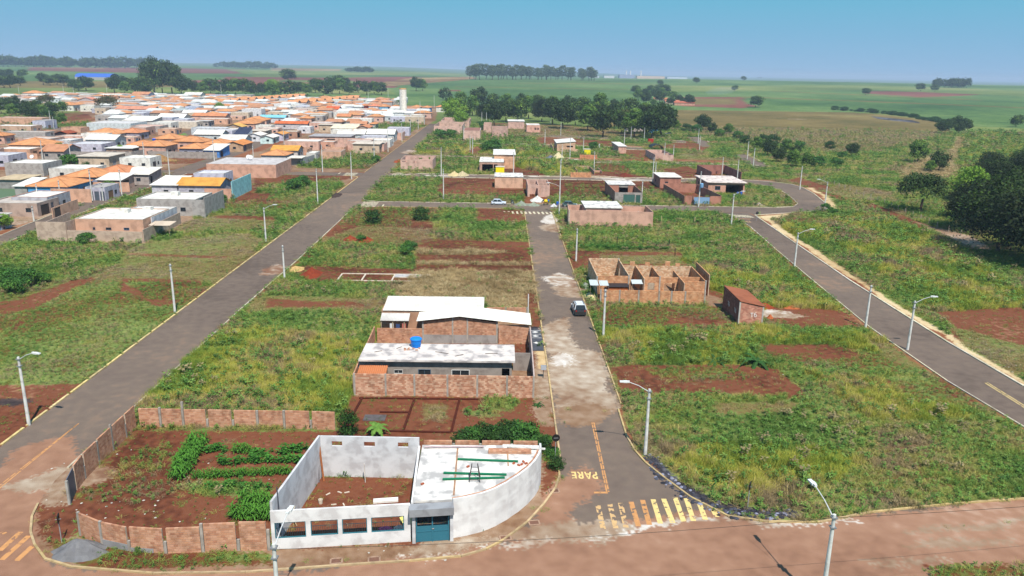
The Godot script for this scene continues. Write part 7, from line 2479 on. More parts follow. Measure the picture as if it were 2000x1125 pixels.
func build_trees() -> void:
	var dark := [lin(54,76,37), lin(48,67,33), lin(66,87,40), lin(58,78,45)]
	var black := [lin(38,50,27), lin(32,45,24), lin(44,57,30)]
	var mid := [lin(86,118,48), lin(74,106,46), lin(101,130,55)]
	var light := [lin(113,150,51), lin(99,136,46), lin(129,159,60)]
	var blue_g := [lin(88,105,78), lin(75,95,70), lin(102,118,85)]
	var brown := [lin(101,86,62), lin(89,79,58), lin(84,89,53)]
	var shrub := [lin(70,114,48), lin(59,99,46), lin(86,128,55)]
	# patterns one metre tall, scaled where they stand
	proto("broad", 1.0,0.95,0.22,46,60,0.075, dark, "round")
	proto("broad_b", 1.0,1.15,0.18,50,56,0.075, dark + mid, "round")
	proto("big_dark", 1.0,1.15,0.16,90,110,0.04, black, "round")
	proto("big_dark_b", 1.0,1.3,0.14,100,100,0.04, black + [lin(58,80,34)], "round")
	proto("mid", 1.0,0.9,0.2,40,60,0.08, mid, "round")
	proto("light", 1.0,1.0,0.18,60,80,0.06, light, "round")
	proto("tall", 1.0,0.42,0.25,30,56,0.045, blue_g, "tall")
	proto("tall_b", 1.0,0.5,0.3,28,56,0.05, blue_g, "tall")
	proto("flat", 1.0,1.15,0.36,40,110,0.05, dark, "flat")
	proto("brown", 1.0,1.2,0.3,36,60,0.07, brown, "flat")
	proto("shrub", 1.0,1.5,0.02,30,60,0.11, shrub, "round")
	proto("shrub_dark", 1.0,1.4,0.02,34,60,0.10,[lin(48,78,36), lin(58,92,40), lin(42,68,34)], "round")
	proto("far", 1.0,1.1,0.1,22,24,0.14, dark, "round")
	frond_palm("palm", 6.0,22,2.8, lin(62,84,44))
	frond_palm("low_palm", 0.3,9,2.0, lin(48,84,36))
	frond_palm("banana", 1.2,9,1.8, lin(94,130,56))
	# dark grove at the right edge
	var grove := [[V(109.9,-176.5),10, "big_dark", "dark rounded tree at the grove's left front, over the fence"],[V(102.6,-154.8),12, "big_dark_b", "huge dark tree, nearest of the grove at the right edge"],[V(101.7,-142.6),13, "big_dark", "huge dark tree at the grove's front, cut by the right edge"],[V(121.4,-178.5),12, "big_dark_b", "dark tree in the middle of the right-hand grove"],[V(127.5,-175.9),13, "big_dark", "dark tree behind the front of the grove, at the right edge"],[V(134.2,-220.4),8.5, "light", "bright green rounded tree at the grove's left back"],[V(143.1,-224.0),10, "big_dark_b", "dark tree at the grove's back, right of the bright green one"],[V(151.1,-224.7),11, "big_dark", "dark tree at the back right of the right-hand grove"],[V(158.7,-222.6),12, "big_dark_b", "dark tree at the far back right of the grove"],[V(116.6,-191.2),7, "big_dark", "small dark tree between the fence and the grove"],[V(172.8,-274.1),8, "big_dark", "rounded dark tree at the grove's top edge"],[V(184.8,-272.8),9, "big_dark_b", "dark tree behind the grove at the right edge"]]
	for g in grove:
		tree("grove_tree", g[2], g[3], g[0], g[1] * 1.15, "grove at the right edge")
	tree("umbrella_tree", "flat", "lone flat-crowned tree beside the fence, left of the dark grove", V(110.0,-200.9),10.5)
	tree("leafy_tree", "mid", "loose green tree in the meadow before the cane, left of two", V(173.8,-325.3),9.0)
	tree("leafy_tree", "broad", "dark green tree in the meadow before the cane, right of two", V(165.5,-293.6),7.5)
	tree("leafy_tree", "mid", "small bright tree leaning against the dark meadow tree", V(160.2,-289.9),4.5)
	# thicket between the loop road and the marsh
	var thicket := [[1478,296,6.5, "mid"],[1500,305,7.0, "broad"],[1520,318,6.0, "broad"],[1548,327,6.5, "mid"],[1575,327,5.5, "mid"],[1598,328,4.5, "shrub"],[1535,300,6.5, "mid"],[1552,310,5.5, "broad"],[1508,285,5.5, "shrub_dark"],[1490,280,4.5, "shrub_dark"],[1632,326,3.5, "shrub"],[1664,306,6.0, "broad"],[1422,264,6.5, "mid"],[1390,262,6.5, "broad"],[1404,268,4.5, "shrub"],[1372,256,10.0, "broad"],[1360,260,5.0, "shrub"],[1440,272,4.5, "shrub"],[1560,292,4.0, "shrub"],[1620,292,4.0, "shrub_dark"],[1645,310,3.0, "shrub"],[1340,258,5.0, "shrub_dark"],[1320,255,6.0, "mid"],[1455,282,4.5, "shrub_dark"]]
	var tw := [[V(119.1,-364.0),V(117.6,-343.5),V(113.0,-317.1),V(113.2,-301.5),V(118.8,-302.2),V(122.9,-301.1),V(130.0,-356.3),V(125.9,-334.3),V(136.8,-395.1),V(136.8,-409.5),V(131.6,-305.5),V(156.1,-347.0),V(133.6,-462.5),V(125.5,-468.5),V(123.7,-445.9),V(126.2,-493.2),V(117.9,-474.8),V(130.5,-433.5),V(143.8,-377.7),V(159.7,-380.3),V(147.7,-337.4),V(113.4,-482.0),V(109.8,-493.9),V(125.0,-401.6)]]
	for i in thicket.size():
		tree("thicket_tree", thicket[i][3], "green tree of the thicket between the estate and the marsh", tw[0][i], thicket[i][2], "thicket before the marsh")
	for p in [V(280.0,-500.1),V(302,-531),V(314,-543),V(292.6,-502.7),V(309,-524)]:
		tree("marsh_tree", "broad", "dark tree of the clump where marsh and cane meet", p, rng.randf_range(7.0,10.0), "clump at the marsh's end")
	tree("marsh_tree", "broad_b", "single dark round bush tree at the right edge above the marsh", V(382,-584),9.0)
	# the belt of trees behind the estate
	var belt := [V(-34.0,-578.2),V(-25.2,-556.5),V(-21,-622),V(-9.6,-538.2),V(-3.1,-509.3),V(4.4,-552.8),V(12.7,-543.9),V(21.4,-593.5),V(29.5,-559.3),V(35.4,-528.4),V(39.4,-491.4),V(49.8,-521.9),V(53.0,-477.3),V(62.6,-505.7),V(56.1,-432.8),V(72.1,-498.8),V(70.4,-457.2),V(74.0,-436.3),V(83.0,-459.8),V(81.4,-424.3),V(89.9,-439.4),V(102.1,-488.0)]
	for i in belt.size():
		tree("belt_tree", ["broad", "broad_b", "mid", "big_dark", "broad"][i % 5], "large dark tree in the front of the estate's tree belt" + nth(i, belt.size()), belt[i], rng.randf_range(12.5,17.5), "front of the tree belt", 0.9)
	var belt_b := [V(-34,-699),V(-19,-743),V(-7,-727),V(6,-703),V(20,-708),V(33,-703),V(45,-673),V(57,-661),V(67,-634),V(78,-623),V(92,-641),V(98,-602),V(102.9,-566.7),V(106.6,-535.4)]
	for i in belt_b.size():
		tree("belt_tree", ["mid", "broad", "broad_b"][i % 3], "tree in the back row of the estate's belt" + nth(i, belt_b.size()), belt_b[i], rng.randf_range(13.0,19.0), "back of the tree belt", 0.9)
	tree("belt_tree", "light", "bright green tree at the left end of the belt", V(-30.6,-532.9),15.0, "", 1.1)
	tree("belt_tree", "light", "second bright green tree at the belt's left end, lower", V(-23.6,-486.0),9.5)
	tree("belt_tree", "brown", "leafless brownish tree in the belt's right part", V(75.9,-458.4),14.0)
	tree("palm_tree", "palm", "single palm tree in front of the white water tower", V(-75,-606),1.75)
	tree("palm_tree", "palm", "palm tree at the left end of the tree belt", V(-35.4,-553.8),1.6)
	# town
	tree("town_tree", "brown", "wide brownish flat-crowned tree in the old town", V(-278,-572),13.0)
	tree("town_tree", "brown", "dark brownish tree before the pale far houses", V(-350,-625),11.0)
	for i in 12:
		var p: Vector2 = [V(-341,-553),V(-316,-523),V(-324,-545),V(-307,-525),V(-321,-559),V(-287.8,-508.1),V(-394,-644),V(-362,-604),V(-299,-540),V(-305,-564),V(-269.9,-481.9),V(-283.6,-488.3)][i]
		tree("park_tree", ["broad_b", "mid", "shrub_dark", "broad"][i % 4], "dense dark tree of the small park at the left edge", p, [9.0,8.0,7.0,10.0][i % 4], "park at the left edge")
	tree("park_tree", "mid", "young thin-stemmed tree on the park lawn by the road", V(-249.6,-459.3),6.5)
	tree("shrub", "light", "bright green ball-shaped tree above the middle of the town", V(-209,-601),7.5)
	tree("shrub", "light", "yellow-green tree behind the grey wall with the brown gate", V(-147.6,-310.2),3.6)
	tree("street_tree", "mid", "small dark tree on the sidewalk by the patched grey house", V(-168.4,-305.2),4.5)
	tree("street_tree", "mid", "pair of round street trees before the brown gate, left one", V(-107.1,-215.5),3.2)
	tree("street_tree", "mid", "pair of round street trees before the brown gate, right one", V(-103.8,-211.3),3.4)
	tree("street_tree", "light", "small tree trimmed flat at the blue roller gate", V(-104.0,-163.9),3.2)
	for i in 6:
		var p: Vector2 = [V(-145.6,-264.2),V(-144.9,-267.1),V(-143.5,-268.8),V(-142.3,-270.4),V(-148.2,-275.7),V(-139.0,-267.9)][i]
		tree("shrub", "shrub", "green shrub of the overgrown patch between grey block and orange roofs", p, [3.4,4.5,4.0,3.2,3.5,2.4][i], "overgrown patch in town")
	for p in [V(-145.7,-258.6),V(-145.0,-260.1)]:
		tree("banana_plant", "banana", "banana plant beside the overgrown patch in town", p, 1.7, "banana plants in town")
	tree("banana_plant", "banana", "banana plant in the yard by the tall cyan wall", V(-77.5,-214.7),1.6)
	tree("banana_plant", "banana", "banana plant left of the paired orange gables", V(-147.9,-370.0),2.2)
	# big clump beyond the town
	for p in [[V(-400,-938),40.0, "broad", 0.7],[V(-391,-941),37.0, "broad_b", 0.6],[V(-377,-934),36.0, "broad", 0.72],[V(-359,-916),22.0, "broad", 1.0],[V(-389,-886),20.0, "broad_b", 1.0]]:
		tree("clump_tree", p[2], "tree of the tall dark clump beyond the town", p[0], p[1], "tall clump beyond the town", p[3])
	var behind := [V(-445,-939),V(-426,-922),V(-422,-937),V(-401,-907),V(-361,-958),V(-348,-950),V(-344,-964),V(-337,-971),V(-319,-951),V(-307,-943),V(-293,-934),V(-292,-964),V(-277,-944),V(-260,-924),V(-257,-949),V(-248,-956),V(-245,-986),V(-232,-976),V(-239,-1049),V(-212,-973),V(-214,-1029),V(-204,-1032),V(-188,-1010),V(-188,-1071),V(-168,-1018),V(-163,-1051),V(-151,-1028),V(-63,-925),V(-121,-1165),V(-112,-1170),V(-237,-1192),V(-257,-1225),V(-235,-1238)]
	for i in behind.size():
		tree("roadside_tree", ["broad", "mid", "broad_b", "far"][i % 4], "tree in the line of trees just beyond the town", behind[i], rng.randf_range(13.0,20.0), "tree line beyond the town")
	for p in [[V(-279,-997),17.0, "light"],[V(-381,-1467),22.0, "broad_b"],[V(-240,-987),14.0, "mid"]]:
		tree("roadside_tree", p[2], "larger round tree standing out of the line beyond the town", p[0], p[1], "larger trees beyond the town", 1.3)
	for i in 14:
		var p: Vector2 = [V(-607,-997),V(-601,-1001),V(-627,-1065),V(-625,-1117),V(-609,-1103),V(-613,-1128),V(-587,-1096),V(-807,-1344),V(-793,-1357),V(-812,-1336),V(-500,-966),V(-495,-973),V(-517,-988),V(-530,-1143)][i]
		tree("field_tree", ["broad_b", "broad"][i % 2], "dark tree among the fields at the far left", p, rng.randf_range(11.0,17.0), "trees in the far left fields", 1.2)
	# eucalyptus row on the ridge
	for i in 40:
		if i in [5,26,33]:
			continue
		var a: Vector2 = V(-64,-1759)
		var b: Vector2 = V(220,-1919)
		var p := a.lerp(b, i / 39.0) + Vector2(rng.randf_range(-4,4), rng.randf_range(-40,40))
		tree("eucalyptus_tree", ["tall", "tall_b"][i % 2], "tall slender tree of the row on the middle ridge", p, rng.randf_range(24.0,34.0), "tall row on the ridge", 1.5)
	for i in 16:
		var a: Vector2 = V(986,-1791)
		var p := a + Vector2(i * 3.4, rng.randf_range(-25,25))
		tree("eucalyptus_tree", "far", "dark tree of the compact clump on the right-hand hill", p, rng.randf_range(17.0,22.0), "clump on the right hill")
	for i in 9:
		var a: Vector2 = V(2991,-9362)
		tree("eucalyptus_tree", "tall", "slender tree of the tiny clump on the skyline", a + Vector2(i * 5.5,0), rng.randf_range(14.0,18.0), "tiny clump on the skyline", 1.3)
	var lone := [V(570,-1248),V(398,-1363),V(251,-1267),V(227,-1215),V(243,-1179),V(199,-1183),V(272,-849),V(779,-1484),V(794,-1462),V(323,-1624),V(458,-1881),V(716,-2370)]
	for i in lone.size():
		tree("field_tree", "broad_b", "lone dark tree standing in the cane fields on the right", lone[i], rng.randf_range(8.0,14.0), "lone trees in the cane", 1.2)
	var farm := [V(169,-981),V(185,-1035),V(198,-1065),V(196,-1009),V(222,-1102),V(218,-1041),V(214,-989),V(210,-940),V(204,-892),V(182,-913),V(185,-868),V(207,-875),V(162,-889),V(162,-844)]
	for p in farm:
		tree("farm_tree", ["broad", "mid"][rng.randi() % 2], "tree around the small farmhouses above the belt", p, rng.randf_range(7.0,13.0), "trees around the farmhouses", 1.1)
	# woods on the skyline
	for i in 46:
		var a: Vector2 = V(-1480,-2428)
		var b: Vector2 = V(-1146,-2703)
		var p := a.lerp(b, i / 45.0) + Vector2(0, rng.randf_range(-60,60))
		tree("wood_tree", "far", "tree of the long dark wood on the left skyline", p, rng.randf_range(22.0,36.0), "long wood on the left skyline", 1.5)
	for i in 22:
		var a: Vector2 = V(-1194,-3498)
		var b: Vector2 = V(-929,-3312)
		tree("wood_tree", "far", "tree of the small wood on the skyline above the ploughed land", a.lerp(b, i / 21.0) + Vector2(0, rng.randf_range(-60,60)), rng.randf_range(18.0,30.0), "small wood on the skyline", 1.5)
	for i in 12:
		var a: Vector2 = V(-512,-2741)
		var b: Vector2 = V(-431,-2718)
		tree("wood_tree", "far", "tree of the little grove on the skyline left of the ridge row", a.lerp(b, i / 11.0), rng.randf_range(12.0,22.0), "little skyline grove", 1.4)
	var edge := [V(347,-812),V(365,-783),V(365,-704),V(345,-609)]
	for i in edge.size() - 1:
		for k in 14:
			tree("hedge_shrub", "shrub_dark", "dark shrub of the hedge between marsh and cane", (edge[i] as Vector2).lerp(edge[i + 1], k / 14.0) + Vector2(rng.randf_range(-4,4), rng.randf_range(-9,9)), rng.randf_range(1.6,4.2), "hedge between marsh and cane", 1.6)
	# shrubs in the estate's lots
	var hedge := [V(-3.0,-66.2),V(-2.1,-66.8),V(-1.1,-67.2),V(0.0,-67.5),V(1.1,-67.9),V(2.1,-68.4),V(3.0,-67.9),V(3.7,-67.1),V(4.4,-66.1),V(5.2,-64.6),V(5.4,-62.7),V(2.7,-66.9),V(0.8,-66.4),V(4.8,-67.3)]
	for i in hedge.size():
		tree("garden_shrub", ["shrub_dark", "shrub"][i % 2], "dense green shrub behind the white corner building's flat roof", hedge[i], rng.randf_range(1.5,2.2) * (1.0 if (hedge[i] as Vector2).x < 3.6 else 0.62), "shrubs behind the flat roof")
	tree("garden_shrub", "shrub_dark", "tall leafy shrub left of the red trench lot", V(-14.14,-68.69),2.6, "", 0.55)
	tree("garden_shrub", "banana", "young broad-leaved plant in the red trench lot", V(-11.44,-68.96),0.75)
	var bushes := [[V(-28.6,-176.4),3.0, "dark bush on the weedy lot below the first cross street, left one"],[V(-18.1,-181.0),3.0, "dark bush on the weedy lot below the first cross street, right one"],[V(-73.67,-115.44),2.6, "bright bush in the cluster at the left edge, nearest"],[V(-73.87,-119.82),2.8, "bright bush in the cluster at the left edge, right one"],[V(-78.10,-121.15),2.6, "bright bush in the cluster at the left edge, far one"],[V(-72.38,-121.42),1.8, "small bush right of the cluster at the left edge"],[V(-80.0,-150.3),2.4, "bush in front of the half-plastered grey wall"],[V(-58.5,-224.2),3.4, "bush on the green strip by the red lot, left part"],[V(-57.5,-230.4),3.4, "bush on the green strip by the red lot, right part"],[V(-71.0,-201.4),2.0, "bush at the foot of the cyan wall"],[V(-46.5,-299.1),2.4, "bush at the kerb of the green corner lot"],[V(-17.16,-148.64),2.0, "bush in the green lot right of the straw"],[V(-17.45,-144.26),2.0, "bush below another in the green lot beside the straw"],[V(-27.9,-156.5),1.4, "small bush at the red earth mounds"],[V(-25.2,-410.6),4.5, "bush before the long pink walls, left"],[V(-30.5,-403.3),5.0, "bush cluster before the long pink walls, at the street"],[V(-8.4,-472.3),5.5, "green bush among the far brick shells"],[V(-2.2,-340.6),5.5, "broad green bush behind the taller brick house"],[V(-5.0,-338.0),4.5, "green bush left of the broad one behind the taller house"],[V(85.8,-202.0),2.0, "bluish bush at the loop road's outer bend"],[V(85.0,-195.9),1.8, "bluish bush right of the one at the loop's bend"],[V(43.3,-361.5),3.5, "green bush right of the far yellow container"]]
	for b in bushes:
		tree("bush", "shrub_dark" if (b[2] as String).begins_with("dark") else "shrub", b[2], b[0], b[1])
	tree("palm_shrub", "low_palm", "low dark palm arching over the weeds right of the middle street", V(31.73,-89.02),1.5)
	tree("palm_shrub", "low_palm", "small pale palm in the weeds left of the dark palm", V(26.66,-89.57),1.1)
	tree("garden_shrub", "low_palm", "tiny palm on the sidewalk corner of the trench lot", V(4.39,-76.26),0.5)
	for p in protos.values():
		p.free()


# ---------------------------------------------------------------- vehicles
func wheel(o: Node3D, at: Vector3, r: float, w: float) -> void:
	var mb := MB.new()
	mb.tube(at - Vector3(w / 2,0,0), at + Vector3(w / 2,0,0), r, r, 16)
	var t := part(mb, "wheel", M.dark, o)
	mb = MB.new()
	mb.col = lin(170,172,176)
	mb.tube(at - Vector3(w / 2 + 0.01,0,0), at + Vector3(w / 2 + 0.01,0,0), r * 0.6, r * 0.6,12)
	part(mb, "rim", M.metal, t)


func car(called: String, label: String, at: Vector2, turn: float, c: Color, tall := false) -> Node3D:
	# body swept along the length (z, front at -z) from side profiles; cabin with pillars and glass
	var o := thing(called, label, "car", v3(at, 0.01), turn)
	var L := 4.2 if tall else 3.9
	var W := 1.76 if tall else 1.64
	var r := 0.34 if tall else 0.29
	var belt := 1.02 if tall else 0.86
	var roof := 1.66 if tall else 1.42
	# lower body: [z, bottom, top, half width]
	var st := [[-L / 2,0.42,0.62,0.60],[-L / 2 + 0.12,0.26,0.72,0.76],[-L / 2 + 0.9,0.22, belt - 0.06,0.82],[-0.75,0.22, belt, 0.83],[0.9,0.22, belt, 0.83],[L / 2 - 0.35,0.24, belt, 0.8],[L / 2 - 0.06,0.3, belt - 0.05,0.74],[L / 2,0.42, belt - 0.25,0.66]]
	var mb := MB.new()
	mb.col = c
	var k := W / 1.66
	var sec := func(s: Array) -> Array:
		var y0: float = s[1]
		var y1: float = s[2]
		var w: float = s[3] * k
		return [Vector3(-w * 0.92, y0, s[0]),Vector3(-w, lerpf(y0, y1,0.45), s[0]),Vector3(-w * 0.94, y1 - 0.05, s[0]),Vector3(-w * 0.82, y1, s[0]),Vector3(w * 0.82, y1, s[0]),Vector3(w * 0.94, y1 - 0.05, s[0]),Vector3(w, lerpf(y0, y1,0.45), s[0]),Vector3(w * 0.92, y0, s[0])]
	for i in st.size() - 1:
		var a: Array = sec.call(st[i])
		var b: Array = sec.call(st[i + 1])
		for j in 8:
			var j2 := (j + 1) % 8
			mb.quad(a[j], b[j], b[j2], a[j2])
	for e in [0, st.size() - 1]:
		var a: Array = sec.call(st[e])
		for j in range(1,7):
			mb.tri(a[0], a[j], a[j + 1])
	if tall:
		for i in mb.c.size():
			if mb.v[i].y < 0.75 or mb.v[i].z > 1.5:
				mb.c[i] = lin(26,27,32)
	part(mb, "body", M.car, o)
	# cabin
	var zf0 := -0.95
	var zf1 := -0.35
	var zr1 := L / 2 - (0.42 if tall else 0.75)
	var zr0 := L / 2 - (0.12 if tall else 0.28)
	var w0 := 0.78 * k
	var w1 := 0.62 * k
	mb = MB.new()
	mb.col = c
	mb.box(Vector3(-w1, roof - 0.05, zf1),Vector3(w1, roof, zr1))
	for s in [-1,1]:
		for q in [[zf0, zf1],[0.35,0.35],[zr0, zr1]]:
			mb.bar(Vector3(s * w0, belt - 0.02, q[0]),Vector3(s * w1, roof - 0.03, q[1]),0.07,0.07)
	part(mb, "roof", M.car, o)
	mb = MB.new()
	var A := [Vector3(-w0, belt, zf0),Vector3(w0, belt, zf0),Vector3(w0, belt, zr0),Vector3(-w0, belt, zr0)]
	var B := [Vector3(-w1, roof - 0.04, zf1),Vector3(w1, roof - 0.04, zf1),Vector3(w1, roof - 0.04, zr1),Vector3(-w1, roof - 0.04, zr1)]
	for j in 4:
		var gm := MB.new()
		var j2 := (j + 1) % 4
		gm.quad(A[j], B[j], B[j2], A[j2])
		part(gm, ["windscreen", "side_window", "rear_window", "side_window"][j], M.glass, o)
	for s in [-1,1]:
		for z in [-L / 2 + 0.72, L / 2 - 0.72]:
			wheel(o, Vector3(s * (W / 2 - 0.1), r, z), r, 0.2)
	for s in [-1,1]:
		mb = MB.new()
		mb.col = lin(226,226,220)
		mb.box(Vector3(s * 0.55 - 0.16,0.6,-L / 2 - 0.01),Vector3(s * 0.55 + 0.16,0.74,-L / 2 + 0.14))
		part(mb, "headlight", M.plastic, o)
		mb = MB.new()
		mb.col = lin(150,30,28)
		mb.box(Vector3(s * 0.62 - 0.09, belt - 0.32, L / 2 - 0.12),Vector3(s * 0.62 + 0.09, belt - 0.06, L / 2 + 0.01))
		part(mb, "tail_light", M.plastic, o)
		mb = MB.new()
		mb.col = c
		mb.box(Vector3(s * (W / 2 + 0.02) - 0.09, belt, -0.8),Vector3(s * (W / 2 + 0.02) + 0.09, belt + 0.12,-0.7))
		part(mb, "wing_mirror", M.car, o)
	for e in [[-L / 2 - 0.03,-L / 2 + 0.1],[L / 2 - 0.1, L / 2 + 0.03]]:
		mb = MB.new()
		mb.col = lin(40,40,42)
		mb.box(Vector3(-W / 2 + 0.14,0.28, e[0]),Vector3(W / 2 - 0.14,0.5, e[1]))
		part(mb, "bumper", M.plastic, o)
	return o


func motorbike(label: String, at: Vector2, turn: float, c: Color) -> void:
	var o := thing("motorbike", label, "motorbike", v3(at, 0.01), turn)
	for z in [-0.62,0.62]:
		wheel(o, Vector3(0,0.3, z),0.3,0.1)
	var mb := MB.new()
	mb.col = c
	mb.bar(Vector3(0,0.78,-0.38),Vector3(0,0.84,0.12),0.26,0.24)
	mb.bar(Vector3(0,0.55,-0.7),Vector3(0,0.58,-0.4),0.14,0.1)
	part(mb, "fuel_tank", M.car, o)
	mb = MB.new()
	mb.bar(Vector3(0,0.82,0.1),Vector3(0,0.86,0.72),0.24,0.1)
	part(mb, "seat", M.dark, o)
	mb = MB.new()
	mb.bar(Vector3(0,0.35,-0.2),Vector3(0,0.5,0.25),0.28,0.34)
	part(mb, "engine", M.zinc, o)
	mb = MB.new()
	mb.bar(Vector3(0,0.3,-0.62),Vector3(0,0.98,-0.4),0.12,0.06)
	part(mb, "fork", M.zinc, o)
	mb = MB.new()
	mb.bar(Vector3(-0.36,1.02,-0.34),Vector3(0.36,1.02,-0.34),0.04,0.04)
	part(mb, "handlebar", M.dark, o)


# ---------------------------------------------------------------- people: one skin over jointed bones
func person(label: String, at: Vector2, turn: float, joints: Dictionary, bones: Array, cell: float, tone: Callable) -> void:
	var lo := Vector3(9,9,9)
	var hi := -lo
	for b in bones:
		for e in [0,1]:
			var p: Vector3 = joints[b[e]]
			var r: float = b[2 + e]
			lo = lo.min(p - Vector3.ONE * (r + 0.06))
			hi = hi.max(p + Vector3.ONE * (r + 0.06))
	var n := Vector3i(((hi - lo) / cell).ceil()) + Vector3i.ONE
	var f := PackedFloat32Array()
	f.resize(n.x * n.y * n.z)
	f.fill(1.0)
	for b in bones:
		var a: Vector3 = joints[b[0]]
		var d: Vector3 = joints[b[1]] - a
		var l2 := maxf(d.length_squared(),1e-6)
		var m: float = maxf(b[2], b[3]) + 0.06
		var c0 := Vector3i((a.min(a + d) - Vector3.ONE * m - lo) / cell).max(Vector3i.ZERO)
		var c1 := Vector3i((a.max(a + d) + Vector3.ONE * m - lo) / cell).min(n - Vector3i.ONE)
		for z in range(c0.z, c1.z + 1):
			for y in range(c0.y, c1.y + 1):
				for x in range(c0.x, c1.x + 1):
					var p := lo + Vector3(x, y, z) * cell
					var t := clampf((p - a).dot(d) / l2,0.0,1.0)
					var s := (p - a - d * t).length() - lerpf(b[2], b[3], t)
					var i := (z * n.y + y) * n.x + x
					var h := clampf(0.5 + 0.5 * (f[i] - s) / 0.03,0.0,1.0)
					f[i] = lerpf(f[i], s, h) - 0.03 * h * (1.0 - h)
	var mb := MB.new()
	var at_cell := {}
	var vert := func(x: int, y: int, z: int) -> Vector3:
		var key: int = (z * n.y + y) * n.x + x
		if at_cell.has(key):
			return at_cell[key]
		var sum := Vector3.ZERO
		var k := 0
		for e in [[0,1],[0,2],[0,4],[1,3],[1,5],[2,3],[2,6],[4,5],[4,6],[3,7],[5,7],[6,7]]:
			var p := Vector3i(x + (e[0] & 1), y + (e[0] >> 1 & 1), z + (e[0] >> 2))
			var q := Vector3i(x + (e[1] & 1), y + (e[1] >> 1 & 1), z + (e[1] >> 2))
			var fp := f[(p.z * n.y + p.y) * n.x + p.x]
			var fq := f[(q.z * n.y + q.y) * n.x + q.x]
			if (fp < 0.0) != (fq < 0.0):
				sum += Vector3(p).lerp(Vector3(q), fp / (fp - fq))
				k += 1
		var v := lo + (sum / maxi(k, 1)) * cell
		at_cell[key] = v
		return v
	for z in range(1, n.z - 1):
		for y in range(1, n.y - 1):
			for x in range(1, n.x - 1):
				var i := (z * n.y + y) * n.x + x
				var here := f[i] < 0.0
				for ax in 3:
					var j: int = i + [1, n.x, n.x * n.y][ax]
					if here == (f[j] < 0.0):
						continue
					var q := []
					for o in ([[0,-1,-1],[0,0,-1],[0,0,0],[0,-1,0]] if ax == 0 else ([[-1,0,-1],[-1,0,0],[0,0,0],[0,0,-1]] if ax == 1 else [[-1,-1,0],[0,-1,0],[0,0,0],[-1,0,0]])):
						q.append(vert.call(x + o[0], y + o[1], z + o[2]))
					mb.col = tone.call((q[0] + q[2]) * 0.5)
					if here:
						mb.quad(q[0], q[1], q[2], q[3])
					else:
						mb.quad(q[3], q[2], q[1], q[0])
	var o := part(mb, "person", M.paint, self)
	o.position = v3(at, 0.012)
	o.rotation.y = turn
	tag(o, label, "person")


func worker(label: String, at: Vector2, turn: float, stoop: float, shirt: Color, trousers: Color) -> void:
	# a standing or stooping adult: feet on the ground, arms reaching forward by the stoop
	var lean := Vector3(0,-0.12 * stoop, -0.5 * stoop)
	var j := {
		"pelvis": Vector3(0,0.94,0), "chest": Vector3(0,1.3,0) + lean * 0.7, "neck": Vector3(0,1.47,0) + lean, "head": Vector3(0,1.62,-0.02) + lean * 1.12,
		"crown": Vector3(0,1.67,0.01) + lean * 1.12, "nose": Vector3(0,1.6,-0.12) + lean * 1.12,
	}
	var bones := [["pelvis", "chest", 0.14,0.15],["chest", "neck", 0.14,0.06],["neck", "head", 0.055,0.085],["head", "crown", 0.09,0.085],["head", "nose", 0.05,0.018]]
	for s in [-1,1]:
		var q := "l" if s < 0 else "r"
		j["sh" + q] = Vector3(s * 0.19,1.4,0) + lean * 0.9
		j["el" + q] = Vector3(s * 0.25,1.14,-0.06) + lean
		j["wr" + q] = Vector3(s * 0.22,0.94,-0.24) + lean
		j["pa" + q] = Vector3(s * 0.21,0.88,-0.3) + lean
		j["hip" + q] = Vector3(s * 0.1,0.9,0)
		j["kn" + q] = Vector3(s * 0.12,0.49,-0.04 + 0.05 * s)
		j["an" + q] = Vector3(s * 0.13,0.08,0.04 * s)
		j["toe" + q] = Vector3(s * 0.15,0.04,-0.16 + 0.04 * s)
		bones.append_array([["chest", "sh" + q, 0.1,0.075],["sh" + q, "el" + q, 0.062,0.05],["el" + q, "wr" + q, 0.048,0.034],["wr" + q, "pa" + q, 0.034,0.03],["pelvis", "hip" + q, 0.13,0.1],["hip" + q, "kn" + q, 0.092,0.066],["kn" + q, "an" + q, 0.062,0.042],["an" + q, "toe" + q, 0.05,0.036]])
		for g in 5:
			var nm := "f%d%s" % [g, q]
			var off := Vector3((g - 2) * 0.02,-0.05 - 0.01 * (2 - absi(g - 2)),-0.07) if g < 4 else Vector3(-s * 0.05,-0.02,-0.02)
			j[nm] = j["pa" + q] + off
			bones.append(["pa" + q, nm, 0.012,0.009])
	var skin := lin(150,104,80)
	person(label, at, turn, j, bones, 0.022, func(p: Vector3) -> Color:
		if p.y > 1.44 + lean.y * 1.05:
			return skin if p.z < 0.02 + lean.z * 1.12 and p.y < 1.66 + lean.y * 1.12 else lin(36,30,28)
		if p.y < 0.1:
			return lin(50,44,42)
		if p.y < 0.96 and absf(p.x) < 0.2 and p.z > -0.2:
			return trousers
		if absf(p.x) > 0.17 and p.y < 1.16 + lean.y:
			return skin
		return shirt)


